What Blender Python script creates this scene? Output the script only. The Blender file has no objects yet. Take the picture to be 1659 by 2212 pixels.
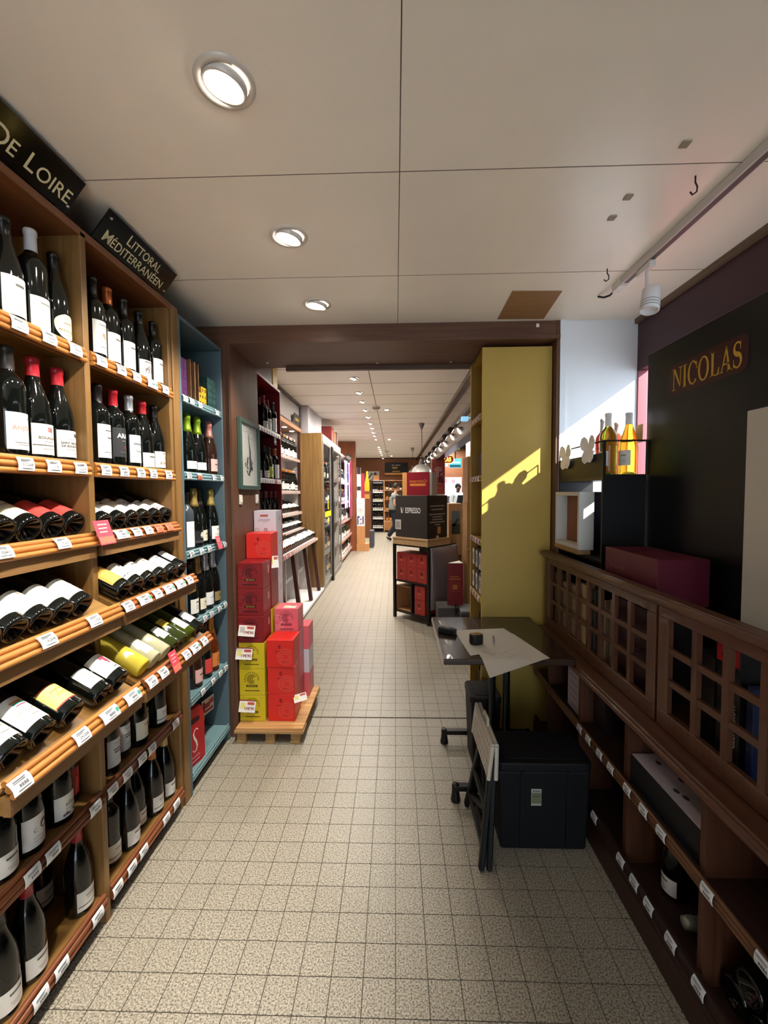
import bpy, bmesh, math, random
from math import sin, cos, pi, radians, sqrt
from mathutils import Vector, Matrix
random.seed(11)
SC = bpy.context.scene
COL = SC.collection

# ------------------------------------------------------------------ camera
FPX, YAW, PITCH, ROLL, EYE = 906.6, 0.02758, 0.04652, -0.00676, 1.504
FW = Vector((-sin(YAW)*cos(PITCH), cos(YAW)*cos(PITCH), -sin(PITCH)))
_r0 = Vector((cos(YAW), sin(YAW), 0)); _u0 = _r0.cross(FW)
RT = cos(ROLL)*_r0 + sin(ROLL)*_u0
UP = -sin(ROLL)*_r0 + cos(ROLL)*_u0
CAM = Vector((0, 0, EYE))
cd = bpy.data.cameras.new('camera'); co = bpy.data.objects.new('camera', cd); COL.objects.link(co)
cd.sensor_fit = 'HORIZONTAL'; cd.sensor_width = 36; cd.lens = FPX/1659*36
cd.clip_start = .02; cd.clip_end = 200
co.matrix_world = Matrix((( RT.x, UP.x, -FW.x, 0), (RT.y, UP.y, -FW.y, 0), (RT.z, UP.z, -FW.z, EYE), (0, 0, 0, 1)))
SC.camera = co
def ray(x, y): return FW + (x-829.5)/FPX*RT - (y-1106)/FPX*UP
def onX(x, y, X): d = ray(x, y); return CAM + d*(X/d.x)
def onY(x, y, Y): d = ray(x, y); return CAM + d*(Y/d.y)
def onZ(x, y, Z): d = ray(x, y); return CAM + d*((Z-EYE)/d.z)

# ------------------------------------------------------------------ world, sun, exposure
W = bpy.data.worlds.new('world'); SC.world = W; W.use_nodes = True
W.node_tree.nodes['Background'].inputs[0].default_value = (.78, .89, 1, 1)
W.node_tree.nodes['Background'].inputs[1].default_value = 2.0
SUN_DIR = Vector((-1, .8, -.73)).normalized()
sl = bpy.data.lights.new('sun', 'SUN'); sl.energy = 9; sl.angle = .012; sl.color = (1, .93, .82)
so = bpy.data.objects.new('sun', sl); COL.objects.link(so)
so.rotation_euler = SUN_DIR.to_track_quat('-Z', 'Y').to_euler(); so.location = (6, -3, 6)
vs = SC.view_settings
vs.view_transform = 'Standard'; vs.look = 'None'; vs.gamma = 1; vs.exposure = 1.22; vs.use_curve_mapping = False

# ------------------------------------------------------------------ materials
def lin(h):
    h = h.lstrip('#'); c = [int(h[i:i+2], 16)/255 for i in (0, 2, 4)]
    return tuple((x/12.92 if x <= .04045 else ((x+.055)/1.055)**2.4) for x in c) + (1,)
MATS = {}
def mat(hexc, rough=.5, metal=0, trans=0, ior=1.45, emit=0, coat=0, var=0, vscale=12, bump=0, bscale=80, spec=.5, alpha=1):
    key = (hexc, rough, metal, trans, ior, emit, coat, var, vscale, bump, bscale, spec, alpha)
    if key in MATS: return MATS[key]
    m = bpy.data.materials.new('m_%s_%d' % (hexc.strip('#'), len(MATS))); m.use_nodes = True
    nt = m.node_tree; b = nt.nodes['Principled BSDF']; c = lin(hexc)
    b.inputs['Base Color'].default_value = c; b.inputs['Roughness'].default_value = rough
    b.inputs['Metallic'].default_value = metal; b.inputs['IOR'].default_value = ior
    b.inputs['Transmission Weight'].default_value = trans; b.inputs['Coat Weight'].default_value = coat
    b.inputs['Specular IOR Level'].default_value = spec; b.inputs['Alpha'].default_value = alpha
    b.inputs['Coat Roughness'].default_value = .08
    if emit:
        b.inputs['Emission Color'].default_value = c; b.inputs['Emission Strength'].default_value = emit
    if var or bump:
        g = nt.nodes.new('ShaderNodeNewGeometry')
        n = nt.nodes.new('ShaderNodeTexNoise'); n.inputs['Scale'].default_value = vscale; n.inputs['Detail'].default_value = 4
        nt.links.new(g.outputs['Position'], n.inputs['Vector'])
        if var:
            r = nt.nodes.new('ShaderNodeValToRGB')
            r.color_ramp.elements[0].position = .3; r.color_ramp.elements[1].position = .7
            r.color_ramp.elements[0].color = tuple(x*(1-var) for x in c[:3])+(1,)
            r.color_ramp.elements[1].color = tuple(min(1, x*(1+var)) for x in c[:3])+(1,)
            nt.links.new(n.outputs['Fac'], r.inputs['Fac']); nt.links.new(r.outputs['Color'], b.inputs['Base Color'])
        if bump:
            n2 = nt.nodes.new('ShaderNodeTexNoise'); n2.inputs['Scale'].default_value = bscale
            nt.links.new(g.outputs['Position'], n2.inputs['Vector'])
            bp = nt.nodes.new('ShaderNodeBump'); bp.inputs['Strength'].default_value = bump; bp.inputs['Distance'].default_value = .004
            nt.links.new(n2.outputs['Fac'], bp.inputs['Height']); nt.links.new(bp.outputs['Normal'], b.inputs['Normal'])
    MATS[key] = m
    return m
def wood(h1, h2, axis='z', rough=.45, sc=1.0, coat=0):
    key = ('wood', h1, h2, axis, rough, sc, coat)
    if key in MATS: return MATS[key]
    m = bpy.data.materials.new('wood_%s_%s' % (h1.strip('#'), axis)); m.use_nodes = True
    nt = m.node_tree; b = nt.nodes['Principled BSDF']
    b.inputs['Roughness'].default_value = rough; b.inputs['Coat Weight'].default_value = coat
    g = nt.nodes.new('ShaderNodeNewGeometry'); mp = nt.nodes.new('ShaderNodeMapping')
    s = [38*sc, 38*sc, 38*sc]; s['xyz'.index(axis)] = 1.6*sc
    mp.inputs['Scale'].default_value = s
    nt.links.new(g.outputs['Position'], mp.inputs['Vector'])
    n = nt.nodes.new('ShaderNodeTexNoise'); n.inputs['Scale'].default_value = 1.6; n.inputs['Detail'].default_value = 6; n.inputs['Distortion'].default_value = .5
    nt.links.new(mp.outputs['Vector'], n.inputs['Vector'])
    r = nt.nodes.new('ShaderNodeValToRGB'); e = r.color_ramp.elements
    e[0].position = .32; e[0].color = lin(h1); e[1].position = .68; e[1].color = lin(h2)
    nt.links.new(n.outputs['Fac'], r.inputs['Fac']); nt.links.new(r.outputs['Color'], b.inputs['Base Color'])
    bp = nt.nodes.new('ShaderNodeBump'); bp.inputs['Strength'].default_value = .08; bp.inputs['Distance'].default_value = .002
    nt.links.new(n.outputs['Fac'], bp.inputs['Height']); nt.links.new(bp.outputs['Normal'], b.inputs['Normal'])
    MATS[key] = m
    return m
def terrazzo():
    m = bpy.data.materials.new('terrazzo'); m.use_nodes = True
    nt = m.node_tree; b = nt.nodes['Principled BSDF']; b.inputs['Roughness'].default_value = .38
    g = nt.nodes.new('ShaderNodeNewGeometry')
    n = nt.nodes.new('ShaderNodeTexNoise'); n.inputs['Scale'].default_value = 190; n.inputs['Detail'].default_value = 2.5
    n2 = nt.nodes.new('ShaderNodeTexNoise'); n2.inputs['Scale'].default_value = 2.2; n2.inputs['Detail'].default_value = 3
    for k in (n, n2): nt.links.new(g.outputs['Position'], k.inputs['Vector'])
    r = nt.nodes.new('ShaderNodeValToRGB'); e = r.color_ramp.elements
    e[0].position = .36; e[0].color = lin('645d52'); e[1].position = .62; e[1].color = lin('b6ae9d')
    k = e.new(.5); k.color = lin('9d9585')
    nt.links.new(n.outputs['Fac'], r.inputs['Fac'])
    mx = nt.nodes.new('ShaderNodeMixRGB'); mx.blend_type = 'MULTIPLY'; mx.inputs[0].default_value = .35
    r2 = nt.nodes.new('ShaderNodeValToRGB'); r2.color_ramp.elements[0].color = (.72, .7, .66, 1); r2.color_ramp.elements[0].position = .3
    r2.color_ramp.elements[1].position = .7
    nt.links.new(n2.outputs['Fac'], r2.inputs['Fac'])
    nt.links.new(r.outputs['Color'], mx.inputs[1]); nt.links.new(r2.outputs['Color'], mx.inputs[2])
    nt.links.new(mx.outputs['Color'], b.inputs['Base Color'])
    return m
M_TERR = terrazzo()
def pane(tint=(1, 1, 1, 1), refl=.08):
    m = bpy.data.materials.new('pane'); m.use_nodes = True; nt = m.node_tree; nt.nodes.remove(nt.nodes['Principled BSDF'])
    t = nt.nodes.new('ShaderNodeBsdfTransparent'); t.inputs[0].default_value = tint
    g = nt.nodes.new('ShaderNodeBsdfGlossy'); g.inputs['Roughness'].default_value = .02
    x = nt.nodes.new('ShaderNodeMixShader'); x.inputs[0].default_value = refl
    nt.links.new(t.outputs[0], x.inputs[1]); nt.links.new(g.outputs[0], x.inputs[2])
    nt.links.new(x.outputs[0], nt.nodes['Material Output'].inputs[0])
    return m
M_PANE = pane()

# ------------------------------------------------------------------ mesh builder
class MB:
    def __init__(s): s.v = []; s.f = []; s.sm = []
    def add(s, vs_, fs, smooth=False, M=None):
        o = len(s.v)
        for p in vs_:
            p = Vector(p)
            s.v.append(M @ p if M is not None else p)
        for f in fs: s.f.append(tuple(i+o for i in f)); s.sm.append(smooth)
        return s
    def box(s, x0, x1, y0, y1, z0, z1, M=None):
        v = [(x, y, z) for z in (z0, z1) for y in (y0, y1) for x in (x0, x1)]
        return s.add(v, [(0, 2, 3, 1), (4, 5, 7, 6), (0, 1, 5, 4), (2, 6, 7, 3), (0, 4, 6, 2), (1, 3, 7, 5)], M=M)
    def bar(s, p, q, w, h, up=(0, 0, 1)):
        p, q = Vector(p), Vector(q); d = q-p; L = d.length; d.normalize()
        sd = d.cross(Vector(up))
        if sd.length < 1e-5: sd = d.cross(Vector((1, 0, 0)))
        sd.normalize(); u = sd.cross(d)
        M = Matrix((( sd.x, d.x, u.x, p.x), (sd.y, d.y, u.y, p.y), (sd.z, d.z, u.z, p.z), (0, 0, 0, 1)))
        return s.box(-w/2, w/2, 0, L, -h/2, h/2, M=M)
    def tube(s, path, r, n=8, cap=True, radii=None):
        path = [Vector(p) for p in path]; rings = []; m = len(path)
        ref = None
        for i, p in enumerate(path):
            d = (path[min(i+1, m-1)]-path[max(i-1, 0)]).normalized()
            if ref is None:
                ref = d.cross(Vector((0, 0, 1)))
                if ref.length < .1: ref = d.cross(Vector((1, 0, 0)))
            ref = (ref-d*ref.dot(d)).normalized(); w = d.cross(ref)
            rr = radii[i] if radii else r
            rings.append([p+rr*(cos(2*pi*k/n)*ref+sin(2*pi*k/n)*w) for k in range(n)])
        v = [q for rg in rings for q in rg]; f = []
        for i in range(m-1):
            for k in range(n): f.append((i*n+k, i*n+(k+1) % n, (i+1)*n+(k+1) % n, (i+1)*n+k))
        s.add(v, f, True)
        if cap:
            s.add(rings[0], [tuple(range(n-1, -1, -1))]); s.add(rings[-1], [tuple(range(n))])
        return s
    def lathe(s, prof, n=20, M=None, a0=0, a1=2*pi):
        full = abs(a1-a0-2*pi) < 1e-6; c = n if full else n+1; v = []; f = []
        for r, z in prof:
            for k in range(c):
                a = a0+(a1-a0)*k/n; v.append((r*cos(a), r*sin(a), z))
        for i in range(len(prof)-1):
            for k in range(n):
                k2 = (k+1) % c
                f.append((i*c+k, i*c+k2, (i+1)*c+k2, (i+1)*c+k))
        return s.add(v, f, True, M)
    def prism(s, poly, h0, h1, M=None):
        n = len(poly)
        v = [(x, y, h0) for x, y in poly]+[(x, y, h1) for x, y in poly]
        f = [tuple(range(n-1, -1, -1)), tuple(range(n, 2*n))]+[(i, (i+1) % n, n+(i+1) % n, n+i) for i in range(n)]
        return s.add(v, f, M=M)
    def mesh(s, name, bevel=0, seg=1):
        me = bpy.data.meshes.new(name); me.from_pydata([tuple(p) for p in s.v], [], s.f)
        me.polygons.foreach_set('use_smooth', s.sm)
        if bevel:
            bm = bmesh.new(); bm.from_mesh(me)
            bmesh.ops.remove_doubles(bm, verts=bm.verts, dist=1e-6)
            bmesh.ops.bevel(bm, geom=[e for e in bm.edges if len(e.link_faces) == 2 and e.calc_face_angle(0) > .5], offset=bevel, segments=seg, affect='EDGES', profile=.5)
            bm.to_mesh(me); bm.free()
        me.validate(); me.update()
        return me
WM = {}
def wm(o): return WM[o.name]
def tag(o, label=None, cat=None, group=None, kind=None):
    if label: o['label'] = label
    if cat: o['category'] = cat
    if group: o['group'] = group
    if kind: o['kind'] = kind
    return o
def thing(name, label, cat, loc=(0, 0, 0), rz=0, group=None, M=None, kind=None):
    o = bpy.data.objects.new(name, None); COL.objects.link(o); o.empty_display_size = .05
    o.matrix_basis = M if M is not None else Matrix.Translation(loc) @ Matrix.Rotation(rz, 4, 'Z')
    WM[o.name] = o.matrix_basis.copy()
    return tag(o, label, cat, group, kind)
def link(name, me, parent=None, m=None, label=None):
    o = bpy.data.objects.new(name, me); COL.objects.link(o)
    if m is not None and not me.materials: me.materials.append(m)
    if parent is not None: o.parent = parent; WM[o.name] = WM[parent.name]
    else: WM[o.name] = Matrix()
    if label: o['label'] = label
    return o
def part(mb, name, m, parent, label=None, bevel=0, seg=1, world=False, kind=None):
    """one mesh under a thing or part; world=True: the builder holds world coordinates"""
    if world:
        inv = WM[parent.name].inverted(); mb.v = [inv @ p for p in mb.v]
    o = link(name, mb.mesh(name, bevel, seg), parent, m, label)
    if kind: o['kind'] = kind
    return o
def solo(mb, name, m, label, cat, group=None, kind=None, bevel=0, seg=1):
    """a thing that is one mesh, origin at its base"""
    xs = [p.x for p in mb.v]; ys = [p.y for p in mb.v]; zs = [p.z for p in mb.v]
    c = Vector(((min(xs)+max(xs))/2, (min(ys)+max(ys))/2, min(zs)))
    mb.v = [p-c for p in mb.v]
    o = link(name, mb.mesh(name, bevel, seg), None, m); o.location = c; WM[o.name] = Matrix.Translation(c)
    return tag(o, label, cat, group, kind)
def bx(*a, M=None): return MB().box(*a, M=M)
# ---- lettering: outlines of the built-in font as flat mesh data
_TX = {}
def text(body, size=1, bold=0, sx=1, align='CENTER', space=1):
    k = (body, bold, align, space)
    if k not in _TX:
        cu = bpy.data.curves.new('lettering', 'FONT'); cu.body = body; cu.size = 1; cu.resolution_u = 3
        cu.align_x = align; cu.align_y = 'CENTER'; cu.offset = bold; cu.space_character = space; cu.fill_mode = 'BOTH'
        ob = bpy.data.objects.new('lettering', cu); COL.objects.link(ob)
        bpy.context.view_layer.update()
        ev = ob.evaluated_get(bpy.context.evaluated_depsgraph_get()); me = ev.to_mesh()
        _TX[k] = ([(p.co.x, p.co.y) for p in me.vertices], [tuple(f.vertices) for f in me.polygons])
        ev.to_mesh_clear(); bpy.data.objects.remove(ob); bpy.data.curves.remove(cu)
    v, f = _TX[k]
    return [(x*size*sx, y*size) for x, y in v], f
def flat(mb, v2, f, M, dx=0, dy=0, eps=0):
    """put flat 2-D mesh data on the plane of M (x right, y up, z out)"""
    mb.add([(x+dx, y+dy, eps) for x, y in v2], f, M=M)
    return mb
def frame(o, right, up):
    o = Vector(o); r = Vector(right).normalized(); u = Vector(up); u = (u-r*u.dot(r)).normalized(); n = r.cross(u)
    return Matrix(((r.x, u.x, n.x, o.x), (r.y, u.y, n.y, o.y), (r.z, u.z, n.z, o.z), (0, 0, 0, 1)))
def rect2(x0, x1, y0, y1): return [(x0, y0), (x1, y0), (x1, y1), (x0, y1)], [(0, 1, 2, 3)]
def rrect(w, h, r, n=4):
    p = []
    for cx, cy, a in ((w/2-r, h/2-r, 0), (-w/2+r, h/2-r, 90), (-w/2+r, -h/2+r, 180), (w/2-r, -h/2+r, 270)):
        for k in range(n+1):
            t = radians(a+90*k/n); p.append((cx+r*cos(t), cy+r*sin(t)))
    return p
def ring2(r0, r1, n=24, a0=0, a1=360):
    v = []; f = []
    for k in range(n+1):
        t = radians(a0+(a1-a0)*k/n); v += [(r0*cos(t), r0*sin(t)), (r1*cos(t), r1*sin(t))]
    for k in range(n): f.append((2*k, 2*k+1, 2*k+3, 2*k+2))
    return v, f
def disc2(r, n=20, sx=1): return [(sx*r*cos(2*pi*k/n), r*sin(2*pi*k/n)) for k in range(n)], [tuple(range(n))]
def stroke2(pts, w):
    """flat stroke through 2-D points, w number or list of widths"""
    v = []; f = []; m = len(pts)
    for i, (x, y) in enumerate(pts):
        a = pts[max(0, i-1)]; b = pts[min(m-1, i+1)]; dx, dy = b[0]-a[0], b[1]-a[1]; L = sqrt(dx*dx+dy*dy) or 1
        ww = (w[i] if isinstance(w, (list, tuple)) else w)/2
        v += [(x-dy/L*ww, y+dx/L*ww), (x+dy/L*ww, y-dx/L*ww)]
    for i in range(m-1): f.append((2*i, 2*i+1, 2*i+3, 2*i+2))
    return v, f
# serif capitals of the shop sign, unit height, drawn from strokes
def serif_word(word='NICOLAS'):
    V = []; F = []; x = 0
    def put(vf, dx):
        o = len(V); V.extend((a+dx, b) for a, b in vf[0]); F.extend(tuple(i+o for i in f) for f in vf[1])
    def q(p): return p, [tuple(range(len(p)))]
    def serif(cx, y, w): return q([(cx-w/2, y-.025), (cx+w/2, y-.025), (cx+w/2, y+.025), (cx-w/2, y+.025)])
    for c in word:
        if c == 'N':
            put(q([(.12, 0), (.19, 0), (.19, 1), (.12, 1)]), x); put(q([(.68, 0), (.75, 0), (.75, 1), (.68, 1)]), x)
            put(q([(.08, 1), (.72, 0), (.75, 0), (.75, .12), (.26, 1)]), x)
            for s_ in ((.155, .025, .26), (.13, .975, .24), (.715, .975, .26)): put(serif(*s_), x)
            x += .9
        elif c == 'I':
            put(q([(.1, 0), (.26, 0), (.26, 1), (.1, 1)]), x); put(serif(.18, .025, .32), x); put(serif(.18, .975, .32), x); x += .42
        elif c in 'CO':
            a0, a1 = (40, 320) if c == 'C' else (0, 360)
            v = []; f = []; n = 24
            for k in range(n+1):
                t = radians(a0+(a1-a0)*k/n)
                v += [(.4+.4*cos(t), .5+.52*sin(t)), (.4+.25*cos(t), .5+.45*sin(t))]
            for k in range(n): f.append((2*k, 2*k+1, 2*k+3, 2*k+2))
            put((v, f), x)
            if c == 'C': put(q([(.66, .62), (.71, .62), (.71, .98), (.66, .9)]), x)
            x += .86 if c == 'O' else .8
        elif c == 'L':
            put(q([(.1, 0), (.26, 0), (.26, 1), (.1, 1)]), x); put(q([(.02, 0), (.6, 0), (.64, .3), (.59, .3), (.5, .06), (.02, .05)]), x); put(serif(.18, .975, .32), x); x += .68
        elif c == 'A':
            put(q([(.08, 0), (.14, 0), (.42, .86), (.39, 1), (.37, 1)]), x); put(q([(.52, 0), (.7, 0), (.42, 1), (.36, 1)]), x)
            put(q([(.2, .28), (.62, .28), (.6, .34), (.22, .34)]), x); put(serif(.1, .025, .24), x); put(serif(.62, .025, .3), x); x += .78
        elif c == 'S':
            pts = []; wd = []
            for k in range(25):
                t = k/24
                if t < .5: a = radians(30+ (t/.5)*240); pts.append((.3+.2*cos(a), .745+.22*sin(a)))
                else: a = radians(90-((t-.5)/.5)*240); pts.append((.3+.22*cos(a), .265+.25*sin(a)))
                wd.append(.07+.13*max(0, 1-abs(t-.5)*3.2))
            put(stroke2(pts, wd), x); put(q([(.46, .68), (.5, .68), (.5, 1), (.46, .95)]), x); put(q([(.06, 0), (.1, .05), (.1, .34), (.06, .34)]), x); x += .62
    return [(a-x/2, b-.5) for a, b in V], F, x
ORD = ['first', 'second', 'third', 'fourth', 'fifth', 'sixth', 'seventh', 'eighth', 'ninth', 'tenth', 'eleventh', 'twelfth', 'thirteenth', 'fourteenth', 'fifteenth', 'sixteenth', 'seventeenth', 'eighteenth', 'nineteenth', 'twentieth', 'twenty-first', 'twenty-second', 'twenty-third', 'twenty-fourth', 'twenty-fifth', 'twenty-sixth', 'twenty-seventh', 'twenty-eighth']
def lamp(name, typ, loc, energy, color=(1, .88, .74), aim=None, size=.05, spot=100, blend=.8):
    l = bpy.data.lights.new(name, typ); l.energy = energy; l.color = color
    if typ == 'SPOT': l.spot_size = radians(spot); l.spot_blend = blend; l.shadow_soft_size = size
    elif typ == 'AREA': l.size = size
    else: l.shadow_soft_size = size
    o = bpy.data.objects.new(name, l); COL.objects.link(o); o.location = loc
    if aim is not None: o.rotation_euler = (Vector(aim)-Vector(loc)).to_track_quat('-Z', 'Y').to_euler()
    return o
# ================================================================== THE SETTING
XL, XR, YW, ZC = -1.45, 1.40, 2.5, 2.49          # room 1: left wall, window wall, partition, ceiling
Y2, ZC2, YB = 2.98, 2.81, 16.4                   # room 2: start, ceiling, end wall
M_BROWN = wood('523424', '64432f', 'z', .5)
M_BROWNX = wood('523424', '64432f', 'x', .5)
M_CEIL = mat('ece5d8', .32, var=.05, vscale=1.5)
M_CEIL2 = mat('f5f1ea', .5, var=.03, vscale=2)
M_DARK = mat('14100e', .7)
def struct(mb, name, m, label, cat, bevel=0):
    return tag(link(name, mb.mesh(name, bevel), None, m), label, cat, None, 'structure')
# ---- floor: dark joint bed, tiles proud of it
fl = struct(bx(-3.2, 9, -2.6, YB+.3, -.15, -.003), 'floor', mat('4a443a', .8), 'speckled beige tiled floor running through both rooms', 'floor')
TX0, TY0, TP = -.0079, 1.7317, .1
tile = bx(-.0487, .0487, -.0487, .0487, -.004, 0).mesh('floor_tile'); tile.materials.append(M_TERR)
rows = range(-7, 9)
for j in rows:
    for i in range(-10, 8):
        o = link('floor_tile', tile, fl); o.location = (TX0+(i+.5)*TP, TY0+(j+.5)*TP, 0)
mb = MB()
for j in range(-42, 140):
    if j in rows: rg = [i for i in range(-14, 14) if not -10 <= i < 8]
    else: rg = range(-14, 14 if j < 10 else 30)
    for i in rg:
        x, y = TX0+(i+.5)*TP, TY0+(j+.5)*TP
        y0 = y-.0487; y1 = y+.0487
        if j == 10: y0 += .012
        mb.box(x-.0487, x+.0487, y0, y1, -.004, 0)
part(mb, 'floor_tiles', M_TERR, fl, kind='stuff')
# ---- ceilings
c1 = struct(bx(XL-.1, XR+.3, -2.6, YW+.02, ZC+.012, ZC+.1), 'ceiling', M_DARK, 'low glossy beige panel ceiling of the front room', 'ceiling')
ys = [-2.6+.62*0, -1.76, -1.14, -.52, .10, .72, 1.34, 1.96, YW]
for a, b in zip(ys, ys[1:]):
    for x0, x1 in ((XL-.1, .0165), (.0195, XR)):
        part(bx(x0, x1, a+.0012, b-.0012, ZC, ZC+.012), 'ceiling_panel', M_CEIL, c1)
M_GAP_SHADE = mat('5a5348', .8)  # dark tone for thin strips that paint the shadow lines between panels
for yy in ys[1:-1]: part(bx(XL-.1, XR, yy-.0012, yy+.0012, ZC-.0006, ZC+.004), 'gap_shade_strip', M_GAP_SHADE, c1)
part(bx(.0165, .0195, -2.6, YW, ZC-.0006, ZC+.004), 'gap_shade_strip', M_GAP_SHADE, c1)
c2 = struct(bx(-1.9, .86, Y2, YB+.1, ZC2+.015, ZC2+.1), 'ceiling', M_DARK, 'white plank ceiling of the long back room', 'ceiling')
y = 3.28; k = 0
while y < YB:
    for x0, x1 in ((-1.9, -.287), (-.277, .85)):
        part(bx(x0, x1, max(y-.6, Y2)+.006, min(y, YB)-.006, ZC2, ZC2+.015), 'ceiling_panel', M_CEIL2, c2)
    part(bx(-1.9, .85, min(y, YB-.01)-.006, min(y, YB-.01)+.006, ZC2-.001, ZC2+.01), 'gap_shade_strip', mat('9c9488', .8), c2)  # added grey strip, its colour stands in for shade in the plank gap
    y += .6
part(bx(-.288, -.276, Y2, YB, ZC2-.0012, ZC2+.01), 'gap_shade_strip', mat('9c9488', .8), c2)  # lengthwise gap, its shadow line likewise painted as a grey strip
# ---- walls
struct(bx(XL-.1, XL, -2.6, Y2, 0, ZC+.1), 'wall_left', mat('231a15', .7), 'dark wall behind the near wine shelves', 'wall')
wz = struct(bx(XL-.1, XR+.1, -2.7, -2.6, 2.2, ZC), 'wall_rear', mat('6b5a4a', .7), 'brown entrance wall with a glazed shop front behind the viewer', 'wall')
for a in ((XL-.1, -1.0), (1.2, XR+.1)): part(bx(a[0], a[1], -2.7, -2.6, 0, 2.2), 'pier', mat('6b5a4a', .7), wz)
w2 = struct(bx(-1.0, 1.2, -2.66, -2.65, 0, 2.2), 'window_2', M_PANE, 'glazed shop entrance behind the viewer', 'window')
for x in (-.99, .1, 1.19): part(bx(x-.03, x+.03, -2.68, -2.63, 0, 2.2), 'glazing_bar', mat('2a2422', .4), w2)
# partition with the wide opening
OL, OR, OZ = -.972, .938, 2.385
wp = struct(bx(XL, OR, YW, Y2, OZ, ZC2+.1), 'wall_partition', M_BROWNX, 'dark brown wooden partition with a wide opening to the back room', 'wall')
part(bx(XL-.45, OL, YW, Y2, 0, OZ), 'jamb', M_BROWN, wp)
part(bx(OR, OR+.017, YW-.004, Y2, 0, OZ+.12), 'jamb', M_BROWN, wp)
part(bx(OL-.012, OL, YW-.012, YW, 0, OZ+.012), 'casing', M_BROWN, wp)
part(bx(OL-.012, OR+.017, YW-.014, YW, OZ, OZ+.02), 'casing', M_BROWNX, wp)
part(bx(-.76, .53, Y2-.03, Y2, OZ-.028, OZ), 'soffit_rail', wood('4a3426', '5d4231', 'x'), wp)
for x, y in ((-.86, 2.86), (-.12, 2.9), (.38, 2.9)):
    part(MB().lathe([(0, -.004), (.008, -.004), (.009, 0)], 10, M=Matrix.Translation((x, y, OZ))), 'cable_clip', mat('c9bfae', .5), wp)
part(bx(.818, .835, YW-.006, YW-.004, 2.452, 2.472, M=Matrix.Translation((0, 0, 0))), 'sticker', mat('e8e6e0', .6), wp)
# white end panel beside the opening
we = struct(bx(OR+.017, 1.43, YW, Y2, 0, ZC2+.1), 'wall_end', mat('dfe6ee', .45), 'white end panel of the shop window catching a wedge of sunlight', 'wall')
part(bx(OR+.017, OR+.05, YW-.012, YW, 0, ZC), 'edge_strip', mat('dfe6ee', .45), we)
# window wall: purple head panel, glass, frame, sill
M_PURP = mat('3a1b24', .45)
wr = struct(bx(XR, XR+.06, -2.6, YW, 2.195, ZC+.1), 'wall_right', M_PURP, 'dark purple head panel above the shop window', 'wall')
part(bx(XR, XR+.06, -2.6, YW, 0, .66), 'sill_wall', M_PURP, wr)
part(bx(XR-.02, XR+.01, -2.6, YW, ZC-.028, ZC-.001), 'edge_moulding', wood('5b4632', '6d543d', 'y'), wr)
part(bx(XR+.005, XR+.06, -2.6, .2, .66, 2.195), 'blind_panel', M_PURP, wr)
wn = struct(bx(XR+.025, XR+.033, .2, YW, .66, 2.195), 'window_1', M_PANE, 'clear shop window behind the display boards', 'window')
part(bx(XR+.002, XR+.05, 2.488, YW, .66, 2.195), 'window_frame', mat('8a4450', .35), wn)
part(bx(XR+.002, XR+.05, .2, .24, .66, 2.195), 'window_frame', mat('8a4450', .35), wn)
# ---- room 2 shell
struct(bx(-1.95, -1.85, Y2, YB, 0, ZC2), 'wall_left', mat('c9c2bb', .7), 'pale grey wall behind the back room shelves', 'wall')
M_BACKW = wood('7b4a2a', '92592f', 'x', .45)
wb = struct(bx(-2, 9, YB, YB+.1, 0, 4), 'wall_back', M_BACKW, 'orange brown wood panelled wall at the far end', 'wall')
struct(bx(8.9, 9, Y2, YB, 0, 4), 'wall_side', mat('6f6a68', .8), 'grey far wall of the mall hall beside the shop', 'wall')
struct(bx(.9, 9, Y2-.1, Y2, 0, 4), 'wall_front', mat('4b3a34', .8), 'brown wall of the mall hall', 'wall')
struct(bx(.84, 9, Y2, YB, 3.2, 3.3), 'ceiling', mat('1b1919', .8), 'black ceiling of the mall hall beside the shop', 'ceiling')
# bulkhead along the right edge of room 2
M_BULK = mat('3a2622', .12, coat=.4)
bh = struct(bx(.84, .92, Y2, YB, 2.17, ZC2+.09), 'wall_bulkhead', M_BULK, 'glossy brown bulkhead along the shop front with spotlights', 'wall')
part(bx(.80, .84, Y2, YB, ZC2-.06, ZC2), 'cornice', mat('5b463c', .25), bh)
part(bx(.81, .84, Y2, YB, 2.42, 2.47), 'lighting_rail', mat('2a1c19', .3, metal=.6), bh)
part(bx(.80, .94, Y2, YB, 2.14, 2.17), 'bottom_trim', mat('2c1d1a', .2), bh)

wx = struct(bx(1.47, 1.85, 2.53, 2.62, 0, 2.9), 'wall_pilaster', mat('b8505f', .4), 'sunlit pink pilaster outside the shop window', 'pilaster')
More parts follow.
